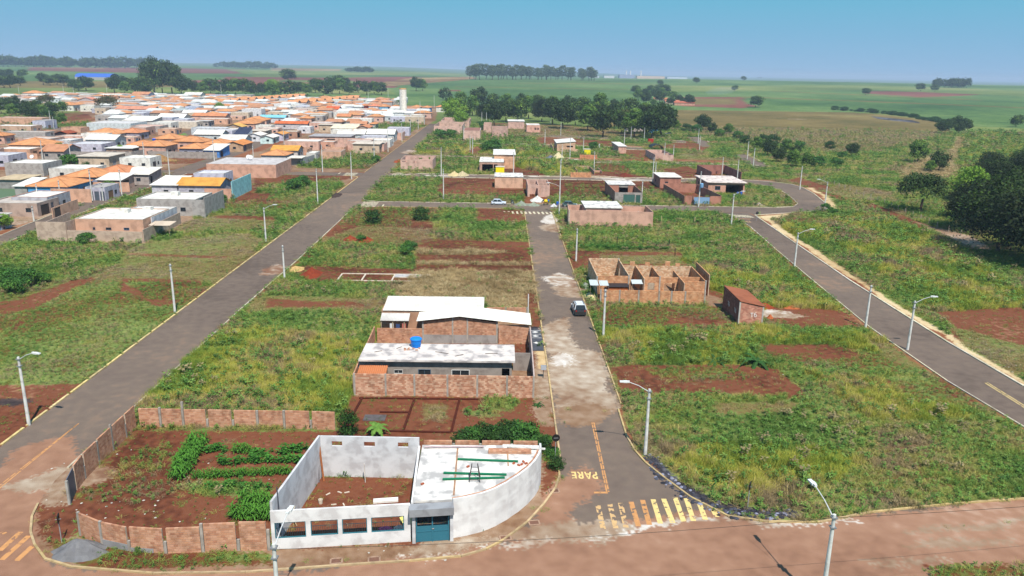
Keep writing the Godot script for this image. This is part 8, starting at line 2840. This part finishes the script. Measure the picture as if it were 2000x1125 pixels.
func build_vehicles() -> void:
	var suv := car("parked_car", "white and black car parked by the kerb below the roofless house, rear to the camera", V(11.9,-109.6),0.05, lin(206,210,218), true)
	for s in [-1,1]:
		var mb := MB.new()
		mb.bar(Vector3(s * 0.56,1.71,-0.2),Vector3(s * 0.56,1.71,1.5),0.05,0.06)
		part(mb, "roof_rail", M.dark, suv)
	var mb := MB.new()
	mb.box(Vector3(-0.8,0.24,2.02),Vector3(0.8,0.74,2.14))
	part(mb, "rear_panel", M.dark, suv)
	car("parked_car", "silver hatchback parked on the first cross street", V(0.0,-204.8),-PI / 2 + 0.03, lin(196,206,222))
	car("parked_car", "dark green saloon parked right of the tall pole on the cross street", V(18.6,-203.1),-PI / 2 - 0.04, lin(66,88,86))
	car("parked_car", "pale car parked on the second street by the round bush", V(-103.8,-432.3),0.2, lin(196,204,214))
	car("parked_car", "small dark car in the pinkish tiled house's yard", V(-254,-573),1.2, lin(70,84,96))
	car("parked_car", "dark blue car beside the blue tarpaulin at the far bend", V(98.0,-459.1),1.4, lin(36,50,86))
	motorbike("red motorbike in the small side yard of the slab house", V(2.75,-80.8),0.5, lin(190,36,40))
	motorbike("dark motorbike parked right of the silver hatchback", V(3.7,-205.9),0.5, lin(40,50,80))
	worker("person in a blue shirt and green trousers standing by the pink shell", V(13.2,-205.5),0.4,0.1, lin(40,120,214), lin(52,104,62))
	worker("person stooping in dark clothes left of the yellow mixer", V(11.4,-204.5),-1.2,0.9, lin(46,44,56), lin(190,168,140))
	# cement mixer
	var o := thing("cement_mixer", "small cement mixer with a yellow drum before the pink shell", "mixer", v3(V(12.4,-205.0)))
	mb = MB.new()
	mb.col = lin(222,190,34)
	var first := mb.v.size()
	mb.lathe(Vector3.ZERO, [[0.0,-0.5],[0.3,-0.5],[0.52,-0.1],[0.52,0.15],[0.28,0.55],[0.24,0.55],[0.44,0.1],[0.0,-0.3]],16)
	for i in range(first, mb.v.size()):
		mb.v[i] = mb.v[i].rotated(Vector3.BACK, -1.0) + Vector3(0,1.0,0)
		mb.n[i] = mb.n[i].rotated(Vector3.BACK, -1.0)
	part(mb, "drum", M.metal, o)
	for s in [-1,1]:
		mb = MB.new()
		mb.col = lin(60,60,62)
		mb.bar(Vector3(-0.5,0.0, s * 0.5),Vector3(0.1,1.0, s * 0.5),0.06,0.06)
		mb.bar(Vector3(0.6,0.0, s * 0.5),Vector3(0.1,1.0, s * 0.5),0.06,0.06)
		part(mb, "leg", M.metal, o)
	wheel(o, Vector3(-0.45,0.22,0.62),0.22,0.1)
	wheel(o, Vector3(-0.45,0.22,-0.62),0.22,0.1)


# ---------------------------------------------------------------- small things
func sign_post(label: String, at: Vector2, h: float, turn: float, round_plate: bool) -> void:
	var o := thing("road_sign", label, "road sign", v3(at), turn)
	var mb := MB.new()
	mb.col = lin(150,152,156)
	mb.tube(Vector3(0,-0.1,0),Vector3(0, h, 0),0.035,0.035,7)
	part(mb, "post", M.metal, o)
	mb = MB.new()
	mb.col = lin(34,34,38)
	if round_plate:
		mb.tube(Vector3(0, h - 0.3,0.03),Vector3(0, h - 0.3,0.06),0.36,0.36,18)
	else:
		mb.box(Vector3(-0.02, h - 0.55,-0.3),Vector3(0.05, h + 0.02,0.3))
	part(mb, "plate", M.metal, o)
	mb = MB.new()
	mb.col = lin(140,142,146)
	mb.box(Vector3(-0.2, h - 0.32,0.065),Vector3(0.2, h - 0.28,0.085))
	part(mb, "brace", M.metal, o)


func pebble_mesh(tone: Color) -> ArrayMesh:
	var mb := MB.new()
	mb.col = tone
	mb.lathe(Vector3.ZERO, [[0.0,-0.3],[0.42,-0.12],[0.5,0.1],[0.28,0.38],[0.0,0.44]],6)
	return mb.mesh(M.soil)


func scatter(called: String, label: String, category: String, mesh: Mesh, spots: Array) -> void:
	# spots: [position, turn, Vector3 scale, colour]
	var mm := MultiMesh.new()
	mm.transform_format = MultiMesh.TRANSFORM_3D
	mm.use_colors = true
	mm.mesh = mesh
	mm.instance_count = spots.size()
	for i in spots.size():
		var s: Array = spots[i]
		mm.set_instance_transform(i, Transform3D(Basis(Vector3.UP, s[1]).scaled_local(s[2]), s[0]))
		mm.set_instance_color(i, s[3])
	var o := MultiMeshInstance3D.new()
	o.multimesh = mm
	o.name = numbered(called)
	add_child(o)
	tag(o, label, category)
	o.set_meta("kind", "stuff")


func along(a: Vector2, b: Vector2, n: int, jitter: float) -> Array:
	var out := []
	for i in n:
		out.append(a.lerp(b, (i + 0.5) / n) + Vector2(rng.randf_range(-jitter, jitter), rng.randf_range(-jitter, jitter)))
	return out


func fence_line(called: String, label: String, pts: Array, step: float, h: float, tone: Color, wires: int) -> void:
	var o := thing(called, label, "fence", v3(pts[0]))
	var org: Vector2 = pts[0]
	var posts := []
	for i in pts.size() - 1:
		var l: float = ((pts[i + 1] as Vector2) - pts[i]).length()
		var k := maxi(1, int(l / step))
		for j in k:
			posts.append((pts[i] as Vector2).lerp(pts[i + 1], float(j) / k) - org)
	posts.append((pts[-1] as Vector2) - org)
	for p in posts:
		var mb := MB.new()
		mb.col = tinted(tone, rng.randf_range(0.8,1.1))
		mb.bar(v3(p, -0.1), v3(p, h) + Vector3(rng.randf_range(-0.1,0.1),0, rng.randf_range(-0.1,0.1)),0.13,0.13)
		part(mb, "post", M.wood, o)
	for w in wires:
		var mb := MB.new()
		mb.col = lin(120,116,112)
		for i in posts.size() - 1:
			mb.tube(v3(posts[i], h * (0.4 + 0.25 * w)), v3(posts[i + 1], h * (0.4 + 0.25 * w)),0.01,0.01,4, false)
		part(mb, "wire", M.metal, o)


func build_details() -> void:
	var mb: MB
	heap("gravel_heap", "dark grey gravel heap on the corner verge by the curved brick wall", v3(V(-29.97,-49.81)),2.0,1.3,1.25, lin(116,116,120))
	heap("sand_heap", "yellowish sand heap right of the left street, above the white spill", v3(V(-35.32,-133.04)),1.6,2.2,0.6, lin(196,164,108))
	heap("earth_heap", "red earth mound at the head of the pale foundation lot", v3(V(-31.78,-129.66)),1.8,3.0,1.2, lin(132,58,36))
	heap("earth_heap", "red earth mound left of two in the grassy lot", v3(V(-30.4,-158.3)),1.6,2.0,0.9, lin(136,62,38))
	heap("earth_heap", "red earth mound right of two in the grassy lot", v3(V(-27.3,-157.5)),2.0,2.6,1.0, lin(140,60,36))
	heap("debris_heap", "dark debris heap on the left street's western kerb", v3(V(-44.9,-215.9)),1.5,4.5,0.8, lin(72,58,54))
	heap("gravel_heap", "grey-green gravel heap on the cross street, left of two", v3(V(6.0,-204.9)),2.0,2.0,1.1, lin(134,142,128))
	heap("gravel_heap", "grey-green gravel heap on the cross street, right of two", v3(V(9.2,-204.3)),1.9,2.0,0.9, lin(140,148,134))
	heap("sand_heap", "white sand heap at the doorway of the pink shell", v3(V(10.6,-212.1)),2.2,3.0,1.4, lin(214,212,206))
	heap("sack_heap", "heap of white sacks in the cross street beside the tall pole", v3(V(14.5,-203.2)),1.0,1.2,0.8, lin(206,206,210))
	heap("sand_heap", "large pale sand heap on the third cross street", v3(V(24.1,-321.8)),3.0,4.0,2.6, lin(204,192,152))
	heap("gravel_heap", "blue-grey gravel heap left of the large pale sand heap", v3(V(21.1,-321.3)),2.4,3.0,1.2, lin(110,112,136))
	heap("sand_heap", "pale yellow sand heap before the open garage, left of two", v3(V(-15.0,-263.5)),2.2,4.0,1.3, lin(206,186,140))
	heap("sand_heap", "grey-yellow sand heap before the open garage, right of two", v3(V(-12.3,-263.8)),2.4,4.0,1.4, lin(190,176,140))
	heap("earth_heap", "dark red earth heap beside the half-built grey walls", v3(V(43.0,-267.5)),3.2,4.0,1.2, lin(110,50,36))
	heap("straw_heap", "brown heap of cut brush on the red town lot", v3(V(-124.8,-291.7)),6.0,4.0,2.6, lin(150,116,76))
	heap("rubble_heap", "grey rubble heap in the red yard below the pink-roofed house", v3(V(70.6,-209.6)),1.8,1.6,0.8, lin(166,152,140))
	heap("earth_heap", "orange earth heap at the mouth of the pink corner shell", v3(V(-38.1,-300.2)),2.0,4.0,1.0, lin(160,78,42))
	# signs and verge fittings
	sign_post("round black-backed stop sign at the middle street's left kerb", V(5.41,-64.12),2.6,0.1, true)
	sign_post("thin sign post seen edge-on behind the gravel heap", V(-31.81,-50.93),2.3,0.35, false)
	sign_post("thin sign post standing in the weeds beside the ditch", V(20.65,-56.54),2.2,-0.5, false)
	sign_post("small round sign at the upper corner of the right street", V(62.4,-185.8),2.3,0.0, true)
	sign_post("slim street name post beside the sand heap corner of the left street", V(-43.9,-433.9),3.0,0.4, false)
	var bin := thing("litter_bin", "grey litter bin on a post on the sidewalk by the slab house", "bin", v3(V(5.39,-84.02)))
	mb = MB.new()
	mb.col = lin(90,90,94)
	mb.tube(Vector3(0,-0.05,0),Vector3(0,1.05,0),0.04,0.04,7)
	part(mb, "post", M.metal, bin)
	mb = MB.new()
	mb.col = lin(168,174,184)
	for q in [[-0.3,-0.2,0.3,-0.2],[0.3,-0.2,0.3,0.2],[0.3,0.2,-0.3,0.2],[-0.3,0.2,-0.3,-0.2]]:
		mb.wall(Vector2(q[0], q[1]),Vector2(q[2], q[3]),1.05,1.5,0.03)
	mb.box(Vector3(-0.3,1.03,-0.2),Vector3(0.3,1.06,0.2))
	part(mb, "basket", M.metal, bin)
	for p in [[V(4.96,-58.74), "square drain cover set in the red verge by the curved wall"],[V(3.08,-53.92), "rusty drain cover on the verge below the curved wall"],[V(0.82,-51.82), "drain cover nearest the gate on the curved verge"],[V(-11.27,-48.82), "drain cover on the verge below the first two grilles"],[V(-8.61,-49.03), "drain cover on the verge left of the blue gate"]]:
		var o := thing("drain_cover", p[1], "drain cover", v3(p[0]),0.15)
		mb = MB.new()
		mb.col = lin(166,138,118)
		for q in [[-0.4,-0.3,0.4,-0.3],[0.4,-0.3,0.4,0.3],[0.4,0.3,-0.4,0.3],[-0.4,0.3,-0.4,-0.3]]:
			mb.wall(Vector2(q[0], q[1]),Vector2(q[2], q[3]),-0.05,0.09,0.12)
		part(mb, "frame", M.concrete, o)
		mb = MB.new()
		mb.col = lin(120,88,74)
		mb.box(Vector3(-0.35,-0.04,-0.25),Vector3(0.35,0.06,0.25))
		part(mb, "lid", M.concrete, o)
	# tiled sidewalk with white diamonds
	var pv := thing("tiled_sidewalk", "dark tiled sidewalk with white diamonds beside the corrugated-roofed house", "sidewalk", Vector3(5.15,0,-96.4))
	mb = MB.new()
	mb.col = lin(78,82,92)
	mb.box(Vector3(-0.85,-0.05,-4.6),Vector3(0.8,0.1,3.4))
	part(mb, "paving", M.concrete, pv)
	for z in [-4.4,-2.9,-1.4]:
		mb = MB.new()
		mb.col = lin(206,206,206)
		mb.box(Vector3(-0.8,0.1, z),Vector3(0.75,0.106, z + 0.12))
		part(mb, "white_band", M.concrete, pv)
	for z in [-3.7,-2.1,0.6]:
		mb = MB.new()
		mb.col = lin(220,220,220)
		mb.slab(PackedVector2Array([Vector2(-0.45, z),Vector2(0, z + 0.4),Vector2(0.45, z),Vector2(0, z - 0.4)]),0.09,0.107)
		part(mb, "diamond", M.concrete, pv)
	mb = MB.new()
	mb.col = lin(206,206,208)
	mb.tube(Vector3(4.25,-0.1,-103.0),Vector3(4.25,4.6,-103.0),0.08,0.07,8)
	tag(part(mb, "meter_post", M.metal, self), "white service post at the far corner of the corrugated-roofed house", "post")
	mb = MB.new()
	mb.col = lin(222,220,224)
	mb.tube(v3(V(46.4,-366.9),-0.1), v3(V(46.4,-366.9),2.2),0.35,0.3,8)
	tag(part(mb, "meter_post", M.paint, self), "stout white post in the grass left of the long narrow shed", "post")
	# yellow containers
	for p in [[V(-1.1,-267.8),2.9,2.4, "bright yellow site container beside the open black garage"],[V(36.2,-335.7),2.6,2.4, "bright yellow site container behind the orange brick stack"]]:
		var o := thing("site_container", p[3], "container", v3(p[0]))
		mb = MB.new()
		mb.col = lin(232,216,24)
		mb.box(Vector3(0,0,-2.2),Vector3(p[1], p[2],0))
		for i in 6:
			mb.box(Vector3(0.1 + i * 0.48,0.1,0.001),Vector3(0.22 + i * 0.48, p[2] - 0.1,0.05))
		part(mb, "body", M.metal, o)
		mb = MB.new()
		mb.col = lin(206,196,180)
		mb.box(Vector3(-0.1, p[2],-2.3),Vector3(p[1] + 0.1, p[2] + 0.12,0.1))
		part(mb, "lid", M.metal, o)
	for p in [[V(15.6,-205.3), "blue plastic drum at the foot of the tall pole"],[V(70.1,-227.7), "blue drum in the pink-roofed house's carport, left one"],[V(71.2,-227.9), "blue drum in the pink-roofed house's carport, right one"]]:
		mb = MB.new()
		mb.col = lin(40,96,200)
		mb.lathe(v3(p[0]),[[0.0,0.0],[0.3,0.0],[0.32,0.3],[0.3,0.45],[0.32,0.6],[0.3,0.9],[0.0,0.92]],14)
		tag(part(mb, "drum", M.plastic, self), p[1], "drum")
	# tarpaulins
	for t in [[V(90.9,-457.6),7.0,9.0,2.4, lin(56,160,214), "bright blue tarpaulin shelter before the tree belt's right end"],[V(73.0,-363.9),6.0,8.0,2.4, lin(34,30,32), "black tarpaulin shelter beside the broken pink wall"]]:
		var o := thing("tarpaulin_shelter", t[5], "shelter", v3(t[0]))
		mb = MB.new()
		mb.col = t[4]
		for i in 8:
			var a := PI * i / 8
			var b := PI * (i + 1) / 8
			mb.quad(Vector3(cos(a) * t[1] * 0.5, sin(a) * t[3],0),Vector3(cos(a) * t[1] * 0.5, sin(a) * t[3],-t[2]),Vector3(cos(b) * t[1] * 0.5, sin(b) * t[3],-t[2]),Vector3(cos(b) * t[1] * 0.5, sin(b) * t[3],0))
		part(mb, "sheet", M.plastic, o)
		for x in [-t[1] * 0.45, t[1] * 0.45]:
			mb = MB.new()
			mb.col = lin(120,104,88)
			mb.bar(Vector3(x, -0.05,0.06),Vector3(x, t[3] * 0.5,0.06),0.12,0.12)
			part(mb, "pole", M.wood, o)
	mb = MB.new()
	mb.col = lin(168,44,40)
	mb.box(v3(V(74.5,-395.7)) + Vector3(0,-0.05,-2), v3(V(74.5,-395.7)) + Vector3(2.6,2.4,0))
	tag(part(mb, "red_cabin", M.metal, self), "small red cabin behind the black tarpaulin", "cabin")
	# pasture fence and the vegetable plot's posts
	fence_line("pasture_fence", "grey post and wire fence from the thicket to the dark grove", [V(108.8,-264.4),V(108.1,-238.6),V(107.6,-223.6),V(106.3,-208.5),V(105.1,-194.6),V(103.2,-179.7),V(103.6,-165.9)],4.2,1.5, lin(172,160,146),2)
	fence_line("plot_fence", "thin black posts around the vegetable rows by the middle street", [V(15.8,-151.5),V(18.8,-158.4),V(24.5,-157.3),V(29.6,-156.1),V(34.7,-155.0),V(34.3,-147.2)],5.0,1.6, lin(54,50,48),1)
	for p in [V(38.4,-181.3),V(46.1,-180.6)]:
		mb = MB.new()
		mb.col = lin(196,176,140)
		mb.bar(v3(p, -0.1), v3(p, 1.7),0.14,0.14)
		tag(part(mb, "stake", M.wood, self), "pale wooden stake in the squash plot behind the corner house", "stake", "stakes in the squash plot")
	# farm buildings far off
	house("farmhouse", "orange-roofed farmhouse among the trees above the belt, left one", V(189,-981).x, V(189,-981).x + 17.0,V(189,-981).y, 4.0,10.0, {"roof": "gable_x", "wall": lin(214,206,200), "top": lin(190,124,92), "rm": M.tile})
	house("farmhouse", "orange-roofed farmhouse among the trees above the belt, middle one", V(186,-900).x, V(186,-900).x + 16.0,V(186,-900).y, 4.0,10.0, {"roof": "gable_x", "wall": lin(206,190,176), "top": lin(182,116,88), "rm": M.tile})
	house("farmhouse", "long red-roofed farmhouse above the belt, right one", V(190,-871).x, V(190,-871).x + 22.0,V(190,-871).y, 4.0,9.0, {"roof": "gable_x", "wall": lin(190,150,130), "top": lin(176,104,82), "rm": M.tile})
	house("farmhouse", "orange-roofed house half hidden in the belt's right part", V(76.0,-474.1).x, V(76.0,-474.1).x + 10.0,V(76.0,-474.1).y, 4.0,9.0, {"roof": "gable_x", "wall": lin(206,196,190), "top": lin(206,110,60), "rm": M.tile})
	house("farmhouse", "dark-roofed farmstead beyond the water tower", V(-88,-1176).x, V(-88,-1176).x + 30.0,V(-88,-1176).y, 4.0,12.0, {"roof": "gable_x", "wall": lin(196,160,140), "top": lin(112,76,66), "rm": M.tile})
	var bp: Vector2 = V(-699,-1358)
	var by := height_at(bp.x, bp.y)
	var barn := thing("vaulted_barn", "barn with a blue arched roof in the far left fields", "barn", Vector3(bp.x, by, bp.y))
	for i in 6:
		var a := PI * i / 6
		var b := PI * (i + 1) / 6
		mb = MB.new()
		mb.col = lin(56,100,190)
		mb.quad(Vector3(0,4 + sin(a) * 6, cos(a) * 16),Vector3(58,4 + sin(a) * 6, cos(a) * 16),Vector3(58,4 + sin(b) * 6, cos(b) * 16),Vector3(0,4 + sin(b) * 6, cos(b) * 16))
		part(mb, "roof_sheet", M.metal, barn)
	mb = MB.new()
	mb.col = lin(170,168,164)
	mb.wall(V(0,15.9),V(58,15.9),-2.0,4.0,0.3)
	mb.wall(V(0,-15.9),V(58,-15.9),-2.0,4.0,0.3)
	part(mb, "wall", M.plaster, barn)
	var fp: Vector2 = V(412,-3202)
	var fy := height_at(fp.x, fp.y)
	var mill := thing("sugar_mill", "pale mill with chimneys far off on the skyline right of the ridge row", "factory", Vector3(fp.x, fy, fp.y))
	for q in [[0,40,9, lin(206,206,214)],[60,120,14, lin(150,160,190)],[130,240,10, lin(214,190,176)],[250,330,8, lin(196,206,226)],[-60,-20,7, lin(190,196,210)]]:
		mb = MB.new()
		mb.col = q[3]
		mb.box(Vector3(q[0],-4,-30),Vector3(q[1], q[2],0))
		part(mb, "hall", M.plaster, mill)
	for x in [88,104,146]:
		mb = MB.new()
		mb.col = lin(214,216,224)
		mb.tube(Vector3(x, 0,-8),Vector3(x, 30,-8),3.0,2.4,10)
		part(mb, "chimney", M.plaster, mill)
	# loose stones in the ditch, litter
	var spots := []
	for s in [[V(14.2,-65.1),V(14.8,-61.0),V(16.3,-57.9)],[V(16.3,-57.9),V(19.1,-55.4),V(21.9,-55.3)],[V(22.0,-55.5),V(24.4,-55.4)]]:
		for i in s.size() - 1:
			for p in along(s[i], s[i + 1],60,0.75):
				var k := rng.randf_range(0.1,0.4)
				spots.append([v3(p, 0.02), rng.randf() * 6.0,Vector3(k, k * 0.7, k * 1.3), tinted(Color(1,1,1.08), rng.randf_range(0.3,1.0) if rng.randf() < 0.85 else 3.0)])
	scatter("ditch_stones", "dark stones and plastic scraps lining the ditch by the right lot", "stones", pebble_mesh(lin(84,86,96)), spots)
	spots = []
	for s in [[V(63.22,-102.12),V(62.17,-86.03),26,2.2],[V(65.7,-187.4),V(61.03,-126.09),14,1.4],[V(-72.5,-170.8),V(-46.9,-142.6),12,5.0],[V(-67.23,-126.51),V(-63.5,-141.6),10,6.0],[V(-19.75,-67.72),V(-7.73,-63.89),6,3.0],[V(-37.16,-63.39),V(-20.92,-55.23),26,5.0],[V(13.51,-92.41),V(35.81,-86.12),10,4.0],[V(-36.48,-56.55),V(-2.40,-49.03),30,1.0]]:
		for p in along(s[0], s[1], s[2], s[3]):
			var k := rng.randf_range(0.06,0.26)
			spots.append([v3(p, 0.03), rng.randf() * 6.0,Vector3(k, k * 0.4, k * 0.8), tinted(Color(1,0.98,0.95), rng.randf_range(0.6,1.0))])
	scatter("litter_scraps", "pale scraps of rubbish and rubble scattered over the lots", "litter", pebble_mesh(lin(214,210,204)), spots)
	# a thin plume of smoke over the far field
	var fv := FogVolume.new()
	fv.name = "smoke"
	fv.shape = RenderingServer.FOG_VOLUME_SHAPE_ELLIPSOID
	fv.size = Vector3(48,11,30)
	var sp: Vector2 = V(323,-1172)
	fv.position = Vector3(sp.x, height_at(sp.x, sp.y) + 6.0, sp.y)
	fv.rotation.z = 0.12
	var fm := FogMaterial.new()
	fm.albedo = Color(0.86,0.9,0.96)
	fm.density = 0.006
	fv.material = fm
	add_child(fv)
	tag(fv, "thin pale smoke drifting over the bare field on the right", "smoke")
	fv.set_meta("kind", "stuff")


# ---------------------------------------------------------------- grass, weeds and garden crops
func tuft(n: int, spread: float, lean: float, width: float) -> ArrayMesh:
	# blades one metre tall
	var mb := MB.new()
	for i in n:
		var a := rng.randf() * TAU
		var r := spread * sqrt(rng.randf())
		var p := Vector3(cos(a) * r, -0.04, sin(a) * r)
		var d := Vector3(rng.randfn() * lean, 1.0, rng.randfn() * lean) * rng.randf_range(0.5,1.0)
		var side := d.cross(Vector3(rng.randfn(),0.1, rng.randfn())).normalized() * width * rng.randf_range(0.6,1.3)
		var k := rng.randf_range(0.7,1.2)
		mb.col = Color(k, k, k)
		var m := p + d * 0.55
		var t := p + d + Vector3(d.x, 0, d.z) * 0.5 - Vector3(0,0.12,0)
		mb.quad(p - side * 0.6, p + side * 0.6, m + side, m - side)
		mb.tri(m - side, m + side, t)
	return mb.mesh(M.grass)


func rosette(n: int, size: float) -> ArrayMesh:
	# leafy weed: short stems with broad leaves, one metre tall
	var mb := MB.new()
	for i in n:
		var a := rng.randf() * TAU
		var y := rng.randf_range(0.15,1.0)
		var r := rng.randf_range(0.05,0.5) * (1.15 - y * 0.5)
		var p := Vector3(cos(a) * r, y, sin(a) * r)
		var u := Vector3(cos(a), rng.randf_range(-0.4,0.5), sin(a)).normalized()
		var v := u.cross(Vector3(rng.randfn() * 0.4,1, rng.randfn() * 0.4)).normalized()
		var s := size * rng.randf_range(0.6,1.3)
		var k := rng.randf_range(0.7,1.2)
		mb.col = Color(k, k, k)
		mb.quad(p - u * s, p - v * s * 0.5, p + u * s, p + v * s * 0.5)
	return mb.mesh(M.grass)


func corn(n: int) -> ArrayMesh:
	var mb := MB.new()
	mb.col = Color(0.8,0.9,0.7)
	mb.tube(Vector3(0,-0.05,0),Vector3(0,0.9,0),0.02,0.012,5, false)
	for i in n:
		var a := i * 2.6 + rng.randf() * 0.5
		var d := Vector3(cos(a),0, sin(a))
		var s := d.cross(Vector3.UP) * 0.05
		var b := Vector3(0,0.15 + 0.75 * i / n, 0)
		var k := rng.randf_range(0.75,1.2)
		mb.col = Color(k, k, k)
		var m := b + d * 0.25 + Vector3(0,0.2,0)
		var t := b + d * 0.52 + Vector3(0,0.02,0)
		mb.quad(b - s * 0.5, b + s * 0.5, m + s, m - s)
		mb.tri(m - s, m + s, t)
	return mb.mesh(M.grass)


func build_grass() -> void:
	# tones run from lush through yellow to withered
	var greens := [lin(86,117,55), lin(101,130,59), lin(117,140,66), lin(132,147,73), lin(150,153,79), lin(165,158,95), lin(156,140,103), lin(141,123,97)]
	var golds := [lin(103,130,55), lin(128,147,59), lin(152,160,66), lin(169,168,73), lin(183,175,88), lin(180,164,106), lin(156,138,103), lin(134,117,95)]
	var dry := [lin(184,162,122), lin(168,146,106), lin(196,178,140), lin(150,130,94)]
	var browns := [lin(134,136,79), lin(154,140,99), lin(141,130,86), lin(167,149,112), lin(143,127,106)]
	var leafy := [lin(84,120,54), lin(98,132,60), lin(74,108,52), lin(110,138,70)]
	# cover: [blade density, blade height, blade tones, leaf density, leaf height]
	var rules := {
		GRASS: [8.0,0.42, greens, 2.0,0.5], TALL: [12.0,0.8, golds, 1.2,0.7], STRAW: [10.0,0.55, dry, 0.2,0.4], WEEDS: [2.4,0.28, greens, 2.6,0.3], DRYWEED: [4.5,0.26, browns, 0.6,0.25],
		SOIL: [0.45,0.16, greens, 1.0,0.15], YARD: [0.12,0.22, greens, 0.05,0.2], MEADOW: [8.0,0.45, greens, 1.0,0.5], MARSH: [8.0,0.6, browns, 0.3,0.5], CROP: [0.6,0.25, greens, 2.2,0.34], CANE: [7.0,1.6, greens, 0.0,0.5],
	}
	var patch := noise(77,0.09,3)
	var hue := noise(78,0.055,4)
	var lump := noise(79,0.42,2)
	var blades := []
	var tall := []
	var straw := []
	var leaves := []
	for m in [near_map, mid_map]:
		var z: float = m.z0 - 0.2
		while z > maxf(m.z0 - m.d, -520.0):
			var far := -z
			var grow := 1.0 if far < 95.0 else (1.0 + (far - 95.0) / 95.0 if far < 220.0 else 2.3 + (far - 220.0) / 130.0)
			var step := 0.62 * grow
			var x := maxf(m.x0,-0.68 * far - 10.0)
			var x1 := minf(m.x0 + m.w, 0.75 * far + 10.0)
			while x < x1:
				x += step
				var p := Vector2(x + rng.randf_range(-0.5,0.5) * step, z + rng.randf_range(-0.5,0.5) * step)
				var k := cover_at(m, p.x, p.y)
				if not rules.has(k):
					continue
				var r: Array = rules[k]
				var wet := patch.get_noise_2d(p.x, p.y)
				var cell := 0.62 * 0.62
				var full: float = r[0] * cell * (1.0 + 1.1 * wet)
				var n := int(full) + (1 if rng.randf() < full - int(full) else 0)
				for i in n:
					var q := p + Vector2(rng.randf_range(-0.5,0.5), rng.randf_range(-0.5,0.5)) * step
					if cover_at(m, q.x, q.y) != k and rng.randf() < 0.6:
						continue
					var h: float = r[1] * rng.randf_range(0.6,1.35) * (1.0 + 0.5 * wet + 1.1 * lump.get_noise_2d(q.x, q.y)) * sqrt(grow)
					var w: float = (0.55 + 0.35 * r[1]) * grow * rng.randf_range(0.8,1.2)
					var c: Color = r[2][clampi(int((0.5 + 1.05 * hue.get_noise_2d(q.x, q.y)) * r[2].size() + rng.randfn() * 1.1),0, r[2].size() - 1)]
					var s := [v3(q), rng.randf() * TAU, Vector3(w, h, w), tinted(c, rng.randf_range(0.85,1.15))]
					if k == STRAW:
						straw.append(s)
					elif k == TALL:
						tall.append(s)
					else:
						blades.append(s)
				if rng.randf() < r[3] * cell * (1.0 - 0.9 * wet):
					var h: float = r[4] * rng.randf_range(0.6,1.5) * sqrt(grow)
					var c: Color = leafy[rng.randi() % 4]
					if k in [TALL, GRASS, DRYWEED] and rng.randf() < 0.02 + 0.30 * hue.get_noise_2d(p.x + 300.0, p.y):   # withered stalks
						c = lin(136,124,92)
						h *= 1.35
					leaves.append([v3(p), rng.randf() * TAU, Vector3(h * 1.1, h, h * 1.1) * (grow ** 0.4), tinted(c, rng.randf_range(0.85,1.15))])
			z -= step
	scatter("grass", "short green grass growing over the empty lots", "grass", tuft(26,0.5,0.35,0.016), blades)
	scatter("tall_grass", "tall yellow-green grass filling the ungrazed lots", "grass", tuft(30,0.5,0.28,0.014), tall)
	scatter("dry_grass", "pale dry straw standing in the middle lots", "grass", tuft(28,0.5,0.45,0.014), straw)
	scatter("leafy_weeds", "broad-leaved weeds dotted through the lots", "weeds", rosette(34,0.14), leaves)
	# garden beds in the walled lot
	var beds := [[[V(-27.6,-60.1),V(-28.4,-67.3)],30,2,1.15],[[V(-26.8,-60.0),V(-27.5,-67.4)],30,2,1.15],[[V(-26.0,-60.5),V(-18.0,-61.5)],70,2,0.75],[[V(-20.7,-54.5),V(-17.5,-54.4)],22,3,1.15],[[V(-20.6,-56.4),V(-18.3,-56.0)],16,3,1.15],[[V(-24.1,-65.2),V(-22.4,-65.2)],10,2,0.95]]
	var spots := []
	for b in beds:
		for j in b[2]:
			for p in along(b[0][0] + Vector2(j * 0.4, j * 0.2), b[0][1] + Vector2(j * 0.4, j * 0.2), b[1],0.22):
				var h: float = b[3] * rng.randf_range(0.75,1.2)
				spots.append([v3(p), rng.randf() * TAU, Vector3(h * 0.9, h, h * 0.9), tinted(lin(76,124,46), rng.randf_range(0.8,1.2))])
	scatter("corn_plants", "rows of green corn growing in the walled garden lot", "crop", corn(9), spots)
	spots = []
	for b in [[[V(-26.5,-64.9),V(-25.0,-65.6)],12],[[V(-21.9,-64.3),V(-20.7,-65.0)],16],[[V(-19.7,-65.1),V(-17.4,-65.7)],12],[[V(-24.4,-63.0),V(-17.3,-63.7)],34],[[V(16.7,-153.4),V(34.0,-152.1)],150],[[V(36.0,-182.5),V(58.1,-182.8)],130],[[V(39.3,-186.7),V(52.9,-186.4)],80],[[V(-23.9,-59.1),V(-19.1,-58.8)],16]]:
		for p in along(b[0][0], b[0][1], b[1],0.45):
			var h := rng.randf_range(0.4,0.8)
			spots.append([v3(p), rng.randf() * TAU, Vector3(h * 1.3, h, h * 1.3), tinted(lin(64,112,44), rng.randf_range(0.8,1.25))])
	scatter("vegetable_rows", "leafy vegetable rows in the garden plots", "crop", rosette(40,0.17), spots)
